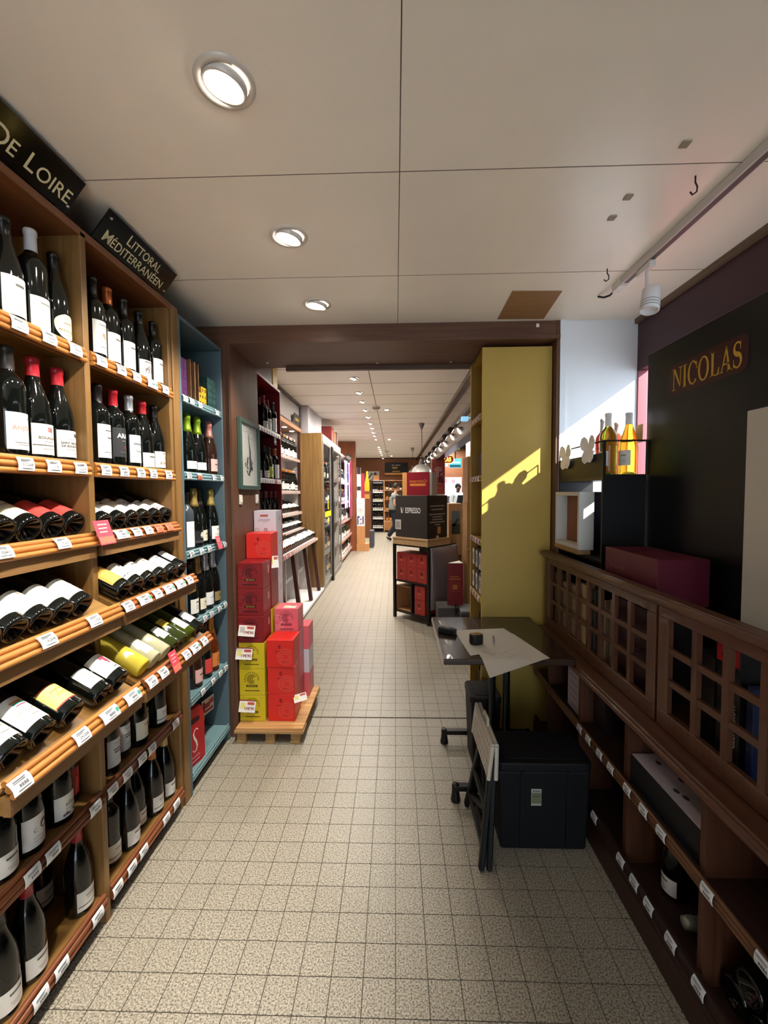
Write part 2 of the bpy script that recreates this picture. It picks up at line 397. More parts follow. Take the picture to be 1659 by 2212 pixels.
# ================================================================== BOTTLES AND PRICE TAGS
PROF = {
 'bordeaux': (.0375, [(0, .022), (.018, .017), (.028, .003), (.032, 0), (.0355, .0015), (.0375, .008), (.0375, .186), (.0365, .199), (.032, .212), (.024, .223), (.0175, .231), (.0148, .24), (.0140, .284), (.0157, .285), (.0157, .296), (.0135, .30), (0, .30)], .238),
 'burgundy': (.041, [(0, .024), (.02, .018), (.031, .003), (.035, 0), (.039, .0015), (.041, .008), (.041, .128), (.0395, .148), (.0345, .176), (.0265, .203), (.0195, .224), (.0158, .244), (.0145, .279), (.0162, .28), (.0162, .292), (.014, .296), (0, .296)], .243),
 'champagne': (.044, [(0, .03), (.02, .022), (.034, .003), (.038, 0), (.042, .0015), (.044, .009), (.044, .118), (.0425, .143), (.0375, .176), (.029, .21), (.0215, .238), (.0175, .262), (.0165, .284), (.0185, .286), (.0185, .30), (.016, .317), (.010, .32), (0, .32)], .222),
 'spirit': (.042, [(0, .01), (.03, .004), (.036, 0), (.04, .0015), (.042, .008), (.042, .165), (.040, .182), (.030, .198), (.018, .208), (.0145, .216), (.0145, .245), (.0175, .246), (.0175, .272), (.015, .276), (0, .276)], .243),
}
GLASS = {
 'dark': mat('0b0e0c', .045, coat=.25), 'olive': mat('2a3312', .05, coat=.25), 'rose': mat('b5513f', .06, trans=.55), 'amber': mat('6b2f10', .06, trans=.4),
 'white': mat('dcd9b4', .05, trans=.5, ior=1.36), 'straw': mat('e6d24e', .05, trans=.45, ior=1.36), 'green': mat('8fae3c', .03, trans=.9, ior=1.36), 'gold': mat('e0cf3e', .03, trans=.9, ior=1.36),
 'clear': mat('f2f4f2', .02, trans=1, ior=1.3), 'grey': mat('40464c', .08), 'brown': mat('2c1a12', .06, coat=.2), 'spirit': mat('8a4b17', .05, trans=.5), 'palegreen': mat('5f7a3c', .05, coat=.2),
}
def bar2(x0, x1, y0, y1, n=6):
    v = []; f = []
    for k in range(n+1): x = x0+(x1-x0)*k/n; v += [(x, y0), (x, y1)]
    for k in range(n): f.append((2*k, 2*k+2, 2*k+3, 2*k+1))
    return v, f
_BM = {}
def body_mesh(kind, glass, s, lod):
    k = (kind, glass, s, lod)
    if k not in _BM:
        p = PROF[kind][1]
        if lod: p = [q for i, q in enumerate(p) if i not in (1, 3, 4, 8, 11, 14)]
        me = MB().lathe([(r*s, z*s) for r, z in p], 10 if lod else 24).mesh('body'); me.materials.append(GLASS[glass]); _BM[k] = me
    return _BM[k]
def cap_mesh(kind, col, s, lod, zc, metal):
    k = ('cap', kind, col, s, lod, zc, metal)
    if k not in _BM:
        p = PROF[kind][1]; pts = []
        for (r0, z0), (r1, z1) in zip(p[6:], p[7:]):
            if z1 <= zc: continue
            if z0 < zc:
                t = (zc-z0)/(z1-z0); pts.append((r0+(r1-r0)*t, zc))
            pts.append((r1, z1))
        pts = [(pts[0][0]-.0004, pts[0][1])]+[(r+.0009 if r else 0, z+(.0008 if z > p[-1][1]-.006 else 0)) for r, z in pts]
        me = MB().lathe([(r*s, z*s) for r, z in pts], 10 if lod else 18).mesh('capsule'); me.materials.append(mat(col, .32, metal=metal)); _BM[k] = me
    return _BM[k]
STY = {}
def style(name, c, h, a=62, t=(), bars=(), dots=(), band=None, shape=None):
    """paper label: colour, height span, half angle, lettering (text, size, x, y, colour, bold), bars and dots (x, y, w, h, colour)"""
    STY[name] = dict(c=c, h=h, a=a, t=t, bars=bars, dots=dots, band=band, shape=shape)
def wrap(mb, v, f, R, zc): mb.add([((R)*cos(x/R), (R)*sin(x/R), zc+y) for x, y in v], f, True)
def label_meshes(kind, sname, s, lod):
    k = ('lab', kind, sname, s, lod)
    if k in _BM: return _BM[k]
    st = STY[sname]; R = PROF[kind][0]*s+.0007; h0, h1 = st['h'][0]*s, st['h'][1]*s; zc = (h0+h1)/2; H = h1-h0; wd = R*radians(st['a'])
    mb = MB()
    if st['shape'] == 'tear':
        n, c_ = 14, 10; v = []
        for i in range(n+1):
            t = i/n; hw = wd*.95*(1-(1-min(1, t/.6))**2.2)**.6*(1-max(0, (t-.6)/.4)**2.5*.75)+.0005
            v += [(-hw+2*hw*j/c_, -H/2+H*t) for j in range(c_+1)]
        wrap(mb, v, [(i*(c_+1)+j, i*(c_+1)+j+1, (i+1)*(c_+1)+j+1, (i+1)*(c_+1)+j) for i in range(n) for j in range(c_)], R, zc)
    else:
        v, f = bar2(-wd, wd, -H/2, H/2, 5 if lod else 12); wrap(mb, v, f, R, zc)
    me = mb.mesh('label'); me.materials.append(mat(st['c'], .6)); me.validate()
    pr = {}
    def g(col): return pr.setdefault(col, MB())
    if not lod:
        for (tx, sz, x, y, col, bold) in st['t']:
            v, f = text(tx, sz*s, bold); wrap(g(col), [(px+x*s, py+y*s) for px, py in v], f, R+.0005, zc)
    for (x, y, w, h, col) in st['bars']:
        v, f = bar2((x-w/2)*s, (x+w/2)*s, (y-h/2)*s, (y+h/2)*s, 2 if lod else 6); wrap(g(col), v, f, R+.0006, zc)
    for (x, y, r, col) in st['dots']:
        v, f = disc2(r*s, 12); wrap(g(col), [(px+x*s, py+y*s) for px, py in v], f, R+.0007, zc)
    out = [me]
    for col, m_ in pr.items():
        p_ = m_.mesh('label_print'); p_.materials.append(mat(col, .55)); out.append(p_)
    _BM[k] = out
    return out
def bottle(M, label, kind='bordeaux', glass='dark', cap='15110f', sty=None, s=1.0, group=None, lod=0, zc=None, metal=0.0, name='wine_bottle', back=None):
    o = thing(name, label, 'bottle', M=M, group=group)
    link('glass_body', body_mesh(kind, glass, s, lod), o)
    if cap: link('capsule', cap_mesh(kind, cap, s, lod, zc or PROF[kind][2], metal), o)
    if sty:
        ms = label_meshes(kind, sty, s, lod)
        l = link('paper_label', ms[0], o)
        for p_ in ms[1:]: link('label_print', p_, l)
    return o
def lay(base, tilt, roll=0):
    """bottle lying with its base towards the aisle (+x) and neck raised to the back"""
    t = radians(tilt); c, s_ = cos(t), sin(t)
    return Matrix(((s_, 0, -c, base[0]), (0, 1, 0, base[1]), (c, 0, s_, base[2]), (0, 0, 0, 1))) @ Matrix.Rotation(radians(roll), 4, 'Z')
def stand(x, y, z, rz=0): return Matrix.Translation((x, y, z)) @ Matrix.Rotation(radians(rz), 4, 'Z')
def gray(n, y0=-.012, dy=-.007, w=.03, c='8b8880'): return tuple((0, y0+i*dy, w*(1 if i % 2 == 0 else .7), .0016, c) for i in range(n))
style('plain', 'e6e4dc', (.03, .105), 60, bars=gray(3, .0)+((0, .02, .03, .006, '55524c'),))
style('plain_tall', 'e9e8e3', (.025, .13), 60, bars=gray(3, -.02)+((0, .03, .026, .007, '6a6760'),))
style('cream', 'e3d9bb', (.03, .11), 58, bars=gray(3, -.005, c='9c8a60')+((0, .022, .03, .006, '7a6238'),))
style('low', 'e8e6df', (.018, .078), 60, bars=gray(2, -.01)+((0, .014, .034, .006, '5e5b54'),))
style('stripe', 'e6e4da', (.02, .085), 60, bars=((0, -.017, .082, .003, '1d1b1a'), (0, .012, .036, .004, '8a867c'), (0, .002, .03, .0016, '8a867c')))
style('picture', 'dfdcd4', (.02, .092), 62, bars=((0, .028, .05, .004, '4a4540'),), dots=((-.012, -.006, .012, '6f6a66'), (.0, .002, .014, '8a8580'), (.016, -.01, .008, 'a33b32'), (.022, -.016, .006, 'b8463a')))
style('heart', 'e2d9b4', (.02, .1), 58, t=(('BOURGUEIL', .011, 0, -.012, '6b5a2f', .01),), bars=((0, .012, .03, .003, '8a7640'), (0, -.024, .02, .002, '8a7640')), shape='tear')
style('vee', 'e9e6dc', (.018, .108), 58, bars=((0, .028, .03, .005, '8b887f'), (.018, -.03, .016, .003, '8b887f')))
style('anjou', 'e4e6df', (.028, .125), 58, t=(('ANJOU', .0165, .0, .008, 'b98672', .02),), bars=((0, -.03, .044, .0022, '7b7a74'), (0, -.036, .034, .0014, '7b7a74')), dots=((.02, .035, .005, '55626a'),))
style('bourgueil', 'e8e2d2', (.022, .108), 60, t=(('BOURGUEIL', .0115, .002, .004, '5a534b', .02),), bars=((0, -.017, .084, .0022, '2a2623'), (0, -.007, .03, .0015, '8b867c'), (0, -.027, .04, .0015, '8b867c'), (.003, .028, .014, .014, 'b1736a'), (.008, .026, .005, .012, '7a4b45')))
style('stnicolas', 'e4e2d8', (.022, .104), 60, t=(('SAINT NICOLAS', .0095, 0, .002, '4e4b46', .03), ('DE BOURGUEIL', .0095, 0, -.0075, '4e4b46', .03)), bars=((0, .014, .026, .0016, '8b877e'), (0, -.018, .044, .0014, '8b877e'), (.016, -.03, .03, .0016, '8b877e')), dots=((.012, .028, .006, '4d5052'), (.019, .026, .005, '4d5052')))
style('castel', 'e6e4e0', (.03, .145), 58, t=(('CASTEL', .011, 0, .042, '55524e', .02),), bars=((0, .032, .03, .0014, '8b877e'), (0, -.025, .03, .0014, '8b877e'), (-.004, -.034, .022, .003, '77736c'), (0, -.045, .034, .0014, '8b877e')), dots=((.0, .008, .008, 'd99a77'), (.004, .0, .006, 'd99a77')))
style('malbec', 'e5e4df', (.035, .155), 58, t=(('MALBEC', .0095, .012, .012, '3d3a38', .03),), bars=((0, .038, .03, .004, '6a6863'), (.004, .028, .034, .0016, '8b877e'), (0, -.01, .024, .0014, '8b877e'), (0, -.04, .04, .003, '77756f')))
style('ara', '26282b', (.045, .155), 62, t=(('ARA', .024, -.004, .024, 'dad8d2', .02),), bars=((0, .006, .02, .0016, '9a9894'), (.006, -.018, .02, .012, '59322d'), (0, -.036, .036, .0014, '8a6a60')))
style('penne', 'e2e6e8', (.03, .14), 58, t=(('PENNE', .0135, .002, -.01, '7d8a92', .02),), bars=((0, .02, .05, .009, '7c8288'), (0, .034, .034, .002, '9aa0a4'), (0, -.035, .03, .0014, '8b9094')))
style('borg', 'e4ddd0', (.02, .092), 60, t=(('BORG', .017, 0, -.016, '4b4640', .01), ('JO', .017, .006, .01, 'a3584e', .01)), bars=((0, .028, .016, .006, '77716a'), (0, -.03, .05, .0014, '8b867c')))
style('redlab', 'c23b35', (.03, .115), 66, bars=((0, .02, .036, .005, 'a92f2b'), (0, -.01, .03, .0015, '9c2c28')))
style('redlab_low', 'b23a37', (.03, .12), 66, bars=((0, .02, .01, .006, '8e2b29'),))
style('creamch', 'e4dfc0', (.03, .115), 62, t=(('CHINON', .012, 0, .02, '8a8058', .01),), bars=gray(3, -.005, c='a39a70'))
style('sancerre', 'e8e8e2', (.025, .122), 62, t=(('SANCERRE', .0125, .002, -.006, '8a8880', .01),), bars=((0, .03, .03, .006, 'd9893f'), (.002, .023, .03, .006, '3fa394'), (.005, .0155, .03, .004, 'c5475c'), (0, -.016, .03, .0014, '9a988f'), (.006, -.027, .026, .003, '8a8880')))
style('terre', 'e9e9de', (.03, .1), 50, t=(('Terre', .014, -.004, .014, 'a39c80', 0), ('Cuite', .014, .002, .002, 'a39c80', 0)), bars=((0, -.012, .036, .0014, 'a8a58f'), (0, -.022, .014, .0016, '8b887a')))
style('gold_label', 'e6c874', (.028, .1), 62, bars=((0, .034, .086, .004, '9c2f2f'), (0, -.034, .086, .004, '9c2f2f'), (0, -.004, .03, .008, 'c9a24e'), (0, .012, .04, .003, 'b3763a')), dots=((.002, .004, .008, 'd9b35c'), (.002, .004, .005, 'e9d39a')))
style('figure', 'e8e6d8', (.03, .112), 64, bars=((.0, .02, .022, .012, '93324a'), (.004, .008, .014, .014, '93324a'), (.004, -.004, .008, .012, '93324a'), (0, -.02, .034, .0016, '8d8a7e'), (.004, -.03, .014, .005, '55524a')))
style('chateau', 'e8e8e0', (.03, .112), 62, t=(('Château', .0125, 0, .006, '9a978c', 0),), bars=((0, -.008, .04, .0014, 'a5a299'), (0, -.014, .03, .0014, 'a5a299')), dots=((.004, .022, .005, '8a7a68'),))
style('sketch', 'e6e6dc', (.03, .112), 62, t=(('Saint', .0125, .006, -.016, '8d8a80', 0),), bars=((0, .012, .045, .0016, 'a59a80'), (.004, .005, .03, .008, 'cfc7b0'), (0, -.028, .03, .0014, 'a5a299'), (-.005, .026, .03, .003, '9b9890')))
style('sa', 'e2e6e8', (.03, .125), 62, t=(('SA', .034, -.004, .01, '1d1c1c', 0),), bars=((0, -.018, .04, .0016, '8b8f92'), (0, -.03, .03, .0014, '8b8f92')))
style('pinkband', 'e9e3d4', (.03, .115), 62, bars=((0, -.03, .09, .012, 'c07f86'), (0, .016, .034, .003, 'a58d6f'), (0, .004, .03, .0016, 'a58d6f')))
style('goldcap', 'c9a24a', (.03, .12), 64, bars=gray(4, .02, -.01, .05, '9a7830'))
style('navy', 'e6e4da', (.03, .118), 62, bars=((0, -.026, .09, .0035, '20244a'), (0, .002, .036, .0016, '8b887e')), dots=((0, .022, .005, '25252a'),))
style('clearw', 'e4e4cf', (.035, .115), 44, bars=gray(3, -.014, c='b6b294')+((0, .016, .022, .018, 'cfc797'),))
style('clearw2', 'dcdcd6', (.05, .12), 44, bars=gray(2, -.01)+((0, .012, .024, .008, '9a9a94'),))
style('yellowlab', 'c9a832', (.10, .145), 46, bars=((0, .006, .03, .003, '8a7320'),))
style('violet', 'e4e1da', (.02, .11), 62, t=(('C', .016, -.014, .004, '6d6a70', 0),), bars=((0, -.018, .04, .0016, '96929a'), (0, -.028, .034, .0014, '96929a')), dots=((.014, .012, .014, '5a4450'),))
style('elle', 'dedcd2', (.02, .092), 62, t=(('elles', .02, .002, .006, '4a4844', 0),), bars=((0, -.01, .03, .0014, '8a877e'),), dots=((-.02, -.026, .004, '6a4a66'), (-.012, -.024, .005, '5a3a56'), (-.004, -.027, .004, '6a4a66'), (.012, -.022, .004, '2f2f33'), (.018, -.017, .003, '2f2f33')))
style('eres', 'ddd8c4', (.03, .105), 60, t=(('eres', .015, 0, .02, '5e5a4c', 0),), bars=((.012, .008, .01, .016, 'b0584a'), (0, -.02, .02, .0016, '8a8674')))
style('bird', 'cfd2d2', (.03, .13), 60, bars=((-.004, .012, .03, .004, '33363a'), (.002, .002, .036, .005, '3a3d40'), (.0, .034, .03, .002, '85888a'), (0, -.026, .03, .002, '85888a')))
style('bigm', 'dfddd6', (.02, .1), 60, t=(('M', .034, .006, .0, '2f2d2c', 0),))
style('roundw', '17171a', (.03, .095), 62, bars=((0, -.026, .09, .014, '3c3d40'),), dots=((0, .008, .017, 'd8d6cf'), (0, .008, .011, 'b9b5aa'), (0, .008, .008, 'd8d6cf')))
style('champ', 'dfe2de', (.03, .105), 60, t=(('Champagne', .0115, 0, -.012, '6d6f6c', 0),), bars=((0, .018, .03, .007, '8f938f'), (0, -.026, .026, .0014, '9a9d9a')))
style('champ_cream', 'ded9c2', (.028, .088), 46, bars=((0, .008, .02, .006, '6a6450'), (0, -.01, .026, .0016, '9b9478')))
style('champ_gold', '8a7a4e', (.028, .082), 50, bars=((0, .004, .03, .008, '5b4d2c'),))
style('rosel', 'd8a9a4', (.03, .1), 54, bars=((0, .004, .034, .008, '5c4644'), (0, -.014, .026, .002, '8a6a68')))
style('redsq', 'c8403a', (.03, .11), 56)
style('pinkl', 'dcb3ae', (.03, .11), 56, dots=((0, .0, .014, 'a56a66'), (0, 0, .009, 'dcb3ae')))
style('orangel', 'c77a3a', (.03, .11), 56, dots=((0, .0, .015, '8a4c20'), (0, 0, .010, 'c77a3a')))
style('script', 'dfe0e0', (.028, .1), 58, bars=((0, .004, .04, .004, '8a8d90'), (.004, .011, .02, .003, '8a8d90'), (0, -.022, .03, .0016, '9a9d9f'),))
style('tworow', 'e8edf0', (.03, .07), 66, bars=((0, .004, .03, .004, '8c9aa6'),))
style('limey', 'b6c23c', (.025, .12), 62, bars=((.0, -.004, .02, .03, '7d6a2c'),))
style('whitel', 'eceff0', (.02, .15), 60, bars=((0, .03, .02, .012, 'c8d0d0'), (0, -.02, .03, .002, 'a9b0b0')))
style('redfig', 'e6ddd8', (.03, .14), 60, bars=((.0, .02, .02, .03, 'b8322e'), (0, -.03, .03, .008, '2b2725')))
# ---- bottles of one shelf are pushed apart until none touch, then built
QUEUE = {}
def queue(key, x, y, z, R, box, rz, label, kw): QUEUE.setdefault(key, []).append(dict(x=x, y=y, z=z, R=R, box=box, rz=rz, label=label, kw=kw))
def flush():
    for key, L in QUEUE.items():
        for it in range(400):
            moved = False
            for i in range(len(L)):
                for j in range(i+1, len(L)):
                    a, b = L[i], L[j]; dx, dy = b['x']-a['x'], b['y']-a['y']; d = sqrt(dx*dx+dy*dy) or 1e-6; g = a['R']+b['R']+.0006-d
                    if g > 0:
                        moved = True
                        if dy == 0: dy = 1e-4
                        a['x'] -= dx/d*g*.52; a['y'] -= dy/d*g*.52; b['x'] += dx/d*g*.52; b['y'] += dy/d*g*.52
                        if abs(dx) < 1e-4: (a if i % 2 else b)['x'] -= .0008
            for q in L:
                x0, x1, y0, y1 = q['box']; q['x'] = min(max(q['x'], x0+q['R']), x1-q['R']); q['y'] = min(max(q['y'], y0+q['R']), y1-q['R'])
            if not moved: break
        for q in L: bottle(stand(q['x'], q['y'], q['z'], q['rz']), q['label'], **q['kw'])
    QUEUE.clear()
# ---- price tags
def tag_mesh(w, h, col):
    k = ('tag', w, h, col)
    if k not in _BM:
        mb = MB(); n = 5; v = []
        for i in range(n+1):
            t = -1+2*i/n; v += [(-w/2, t*h/2, .004*(1-t*t)), (w/2, t*h/2, .004*(1-t*t))]
        f = [(2*i, 2*i+1, 2*i+3, 2*i+2) for i in range(n)]
        o = len(v); v += [(x, y_, z-.0018) for x, y_, z in v]
        f += [(o+2*i+2, o+2*i+3, o+2*i+1, o+2*i) for i in range(n)]+[(2*i, 2*i+2, o+2*i+2, o+2*i) for i in range(n)]+[(2*i+3, 2*i+1, o+2*i+1, o+2*i+3) for i in range(n)]
        f += [(0, o, o+1, 1), (2*n+1, o+2*n+1, o+2*n, 2*n)]
        mb.add(v, f); me = mb.mesh('tag_card'); me.materials.append(mat(col, .35, coat=.3)); _BM[k] = me
    return _BM[k]
def tag_print(price, var, ink='6f7174'):
    k = ('tagp', price, var, ink)
    if k not in _BM:
        mb = MB(); E = .0046; I = Matrix()
        flat(mb, *rect2(-.018, .014, .0105, .0128), I, eps=E); flat(mb, *rect2(-.018, .004+var*.004, .0062, .0082), I, eps=E)
        if price: v, f = text(price, .012, .01); flat(mb, v, f, I, dx=.004, dy=-.002, eps=E)
        else:
            for i in range(4): flat(mb, *rect2(-.008+i*.006, -.0035+i*.006, -.006, .001), I, eps=E)
        flat(mb, *rect2(-.014, .018, -.0125, -.0112), I, eps=E-.0015)
        me = mb.mesh('tag_print'); me.materials.append(mat(ink, .5)); _BM[k] = me
    return _BM[k]
TAGN = [0]
def price_tag(pos, label, tilt=0, w=.05, h=.036, col='e9ecef', price=None, group=None, dot=False, right=(0, 1, 0), out=(1, 0, 0), name='price_tag'):
    TAGN[0] += 1
    t = radians(tilt); o_ = Vector(out); u = Vector((0, 0, 1))*cos(t)-o_*sin(t)
    M = frame(Vector(pos), right, u)
    o = thing(name, label, 'price tag', M=M, group=group)
    c = link('tag_card', tag_mesh(w, h, col), o)
    link('tag_print', tag_print(price, TAGN[0] % 3, '6f7174' if col == 'e9ecef' else 'a8543c'), c)
    if dot:
        part(MB().add([(x+w*.39, y, .0042) for x, y in disc2(.0075, 14)[0]], disc2(.0075, 14)[1]), 'green_seal', mat('4f9a80', .5), c)
    return o
def card(M, w, h, label, col='d2555f', prints=(), name='price_card', cat='price card', group=None, th=.0015):
    """flat printed card; prints: (vf, dx, dy, colour)"""
    o = thing(name, label, cat, M=M, group=group)
    c = part(bx(-w/2, w/2, -h/2, h/2, -th, 0), 'card', mat(col, .5), o)
    by = {}
    for (v, f), dx, dy, cc in prints: flat(by.setdefault(cc, MB()), v, f, Matrix(), dx, dy, .0006)
    for cc, m_ in by.items(): part(m_, 'card_print', mat(cc, .5), c)
    return o
# ================================================================== NEAR LEFT WINE SHELVES
XF = -1.02
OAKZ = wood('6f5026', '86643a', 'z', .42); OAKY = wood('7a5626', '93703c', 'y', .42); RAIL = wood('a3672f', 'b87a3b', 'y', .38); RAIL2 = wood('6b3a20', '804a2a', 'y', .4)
ws = thing('wine_shelf_unit', 'oak wine shelving with two bays along the left wall', 'shelving', (XF-.2, 1.42, 0))
def W_(mb, name, m, **k): return part(mb, name, m, ws, world=True, **k)
W_(bx(XL+.005, XL+.02, .865, 1.99, .02, 2.37), 'back_panel', wood('3a2a16', '4a371e', 'z', .6))
W_(bx(XL+.02, XF, 1.375, 1.40, .0, 2.36), 'upright', OAKZ, bevel=.002)
W_(bx(XL+.02, XF, .86, .885, .0, 2.36), 'upright', OAKZ, bevel=.002)
W_(bx(XL+.02, XF-.008, 1.908, 1.932, .0, 2.36), 'upright', OAKZ, bevel=.002)
W_(bx(XL+.02, XF, 1.932, 1.988, .0, 2.372), 'end_panel', OAKZ, bevel=.002)
W_(bx(XL+.02, XF, .86, 1.932, 2.345, 2.372), 'top_board', wood('6b3f22', '7d4d2b', 'y', .45), bevel=.002)
W_(bx(XF-.05, XF-.03, .86, 1.885, 0, .085), 'plinth', mat('1d120e', .6))
BAYS = (('Loire', .885, 1.375), ('Mediterranean', 1.40, 1.908))
SHZ = {'top': 1.985, 'second': 1.612, 'fifth': .482, 'bottom': .112}
RKX = {'third': (-1.008, 1.368, 24), 'fourth': (-.935, 1.128, 27), 'rack5': (-.873, .855, 30)}
def lip(sh, x, z, y0, y1, m):
    for dx, dz, r in ((-.003, -.007, .0085), (.003, -.024, .0095), (.005, -.041, .008)):
        W2 = MB().tube([(x+dx, y0, z+dz), (x+dx, y1, z+dz)], r, 8)
        part(W2, 'lip_rail', m, sh, world=True)
for bay, y0, y1 in BAYS:
    y0 += .001; y1 -= .001
    for nm, z in SHZ.items():
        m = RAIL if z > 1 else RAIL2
        s_ = W_(bx(XL+.021, XF-.012, y0, y1, z-.03, z-.012), 'shelf_board', OAKY)
        lip(s_, XF, z, y0, y1, m)
        part(bx(XF-.014, XF-.006, y0, y1, z-.05, z-.006), 'lip_backing', wood('7a4a22', '8e5a2c', 'y', .5), s_, world=True)
    for nm, (x, z, tl) in RKX.items():
        t = radians(tl); L = (x-(XL+.03))/cos(t)
        M = frame((x-.012, (y0+y1)/2, z-.014), (0, 1, 0), (-cos(t), 0, sin(t)))
        s_ = W_(bx(-(y1-y0)/2, (y1-y0)/2, 0, L*.8, -.016, 0, M=M), 'sloping_rack', OAKY)
        for dx, dz, r in ((-.006, .001, .008), (.004, -.012, .0095), (.013, -.027, .008)):
            part(MB().tube([(x+dx, y0, z+dz), (x+dx, y1, z+dz)], r, 8), 'lip_rail', RAIL if bay == 'Loire' else wood('935427', 'a56432', 'y', .4), s_, world=True)
        part(bx(x-.012, x+.006, y0, y1, z-.075, z-.03), 'fascia', wood('7d5a33', '8d6a41', 'y', .5), s_, world=True)
        if x > XF+.03:
            for yy in (y0, y1-.012):
                part(bx(XF-.05, x-.012, yy, yy+.012, z-.072, z-.03), 'rack_arm', OAKY, s_, world=True)
# ---- plaques on top of the unit
M_PLQ = mat('0e0d0d', .12, coat=.5)
def plaque(y0, y1, lines, label, xb=-1.032, zb=2.385, hgt=.113, tilt=38, bolts=()):
    t = radians(tilt); ym = (y0+y1)/2
    M = frame((xb, ym, zb), (0, 1, 0), (sin(t), 0, cos(t)))
    o = thing('region_sign', label, 'sign', M=M)
    w = y1-y0
    p_ = part(bx(-w/2, w/2, 0, hgt, -.006, 0), 'plaque', M_PLQ, o, bevel=.001)
    mb = MB()
    for tx, sz, xr, dy, wid in lines:      # small capitals set to end at xr
        runs = []; x = 0
        for wd_ in tx.split(' '):
            for k_, (c_, s2) in enumerate(((wd_[0], sz), (wd_[1:].upper(), sz*.82))):
                v, f = text(c_, s2, .006, align='LEFT'); lo = min(a for a, b in v); hi = max(a for a, b in v); b0 = min(b for a, b in text('I', s2, .006, align='LEFT')[0])
                runs.append(([(a-lo+x, b-b0) for a, b in v], f)); x += hi-lo+sz*.08
            x += sz*.35
        x -= sz*.43; k2 = wid/x
        for v, f in runs: flat(mb, [(a*k2+xr-wid, b*k2) for a, b in v], f, Matrix(), 0, dy-sz*.36, .0008)
    part(mb, 'lettering', mat('d8cfa4', .5), p_, label='cream capital letters')
    for bxx, byy in bolts: part(MB().lathe([(0, .006), (.004, .006), (.005, .003), (.005, 0)], 10, M=Matrix.Translation((bxx, byy, 0))), 'bolt', mat('b9bcc0', .25, metal=1), o)
    part(bx(-w/2+.02, w/2-.03, -.012, .0, -.10, -.012), 'support_block', mat('0b0909', .5), o)
    return o
plaque(.80, 1.335, [('De Loire', .062, .252, .047, .255)], 'black plaque lettered DE LOIRE on top of the near oak bay', bolts=((.257, .022),))
plaque(1.447, 1.885, [('Littoral', .044, .12, .076, .21), ('Méditerranéen', .044, .175, .03, .36)], 'black plaque lettered LITTORAL MÉDITERRANÉEN on top of the oak bay', bolts=((-.198, .09), (.205, .02)))
# ---- standing bottles
GRP = {'top': 'bottles on the top oak shelf', 'second': 'bottles on the second oak shelf', 'fifth': 'bottles on the low oak shelf', 'bottom': 'bottles on the bottom oak shelf'}
def st(px, py, sh, label, kind='bordeaux', X=-1.066, **k):
    R = PROF[kind][0]*k.get('s', 1)+.003; X = X if X < -1.15 else -1.034-R-(.022 if X < -1.095 else 0); p = onX(px, py, X); b0, b1 = BAYS[0 if px < 200 else 1][1:]; p.y = min(max(p.y, b0+R), b1-R); queue((sh, px < 200), X, p.y, SHZ[sh]-.0115, R-.001, (XL+.03, -1.0355, b0, b1), 0, label, dict(k, kind=kind, group=GRP[sh]))
st(14, 610, 'top', 'dark bottle with white map label at the far left of the top shelf', 'burgundy', sty='plain_tall', X=-1.09)
st(72, 640, 'top', 'dark bottle with white capsule and white V label on the top shelf', 'bordeaux', sty='vee', cap='c9cbd2', s=1.04)
st(131, 670, 'top', 'dark bottle with cream teardrop label on the top shelf', 'burgundy', sty='heart', s=.98)
st(203, 710, 'top', 'dark bottle labelled CASTEL beside the middle oak upright', sty='castel')
st(234, 725, 'top', 'dark bottle with copper capsule on the top shelf', sty='plain_tall', cap='b5622f', metal=.5)
st(268, 735, 'top', 'dark bottle with black capsule and narrow white label on the top shelf', sty='plain_tall', cap='221c16')
st(302, 765, 'top', 'dark bottle with grey picture label showing red spots on the top shelf', 'burgundy', sty='picture')
st(338, 750, 'top', 'dark bottle with short white label at the right end of the top shelf', sty='plain_tall', cap='120d0b', s=.97)
st(24, 920, 'second', 'dark bottle labelled ANJOU with black capsule', 'bordeaux', sty='anjou', cap='2c2a28', s=1.05)
st(87, 930, 'second', 'dark bottle labelled BOURGUEIL with red capsule', 'burgundy', sty='bourgueil', cap='b02530', s=1.05)
st(143, 938, 'second', 'dark bottle labelled SAINT NICOLAS DE BOURGUEIL with red capsule', 'burgundy', sty='stnicolas', cap='b02530', s=1.03)
st(212, 915, 'second', 'dark bottle labelled MALBEC with black capsule on the second shelf', sty='malbec', cap='171416')
st(246, 920, 'second', 'bottle with charcoal label ARA and red capsule', sty='ara', cap='a11c26')
st(280, 935, 'second', 'bottle with pale blue label PENNE and silver capsule', sty='penne', cap='b9bdc4', metal=.6)
st(310, 960, 'second', 'dark bottle with low white label and red capsule on the second shelf', 'burgundy', sty='low', cap='a61f26')
st(343, 965, 'second', 'dark bottle labelled BORG at the right end of the second shelf', 'burgundy', sty='borg', cap='15110f')
# low shelves
st(6, 1850, 'fifth', 'dark bottle cut by the left edge on the low shelf', 'burgundy', sty='low', X=-1.075)
st(49, 1790, 'fifth', 'dark bottle with white label and violet blot on the low shelf', 'burgundy', sty='violet', X=-1.085)
st(88, 1730, 'fifth', 'dim bottle with grey label standing at the back of the low shelf', 'burgundy', sty='picture', X=-1.2)
st(144, 1730, 'fifth', 'dark bottle labelled elles on the low shelf', 'burgundy', sty='elle', X=-1.08)
st(188, 1690, 'fifth', 'dark bottle with plain red label beside the middle upright', 'bordeaux', sty='redlab_low', X=-1.1)
st(235, 1640, 'fifth', 'dark bottle with scrawled white label just right of the middle upright', sty='bird', X=-1.085)
st(258, 1590, 'fifth', 'dark bottle with grey bird label on the low shelf', sty='bird', X=-1.11)
st(297, 1590, 'fifth', 'dark bottle labelled eres with small red mark', 'burgundy', sty='eres', X=-1.085)
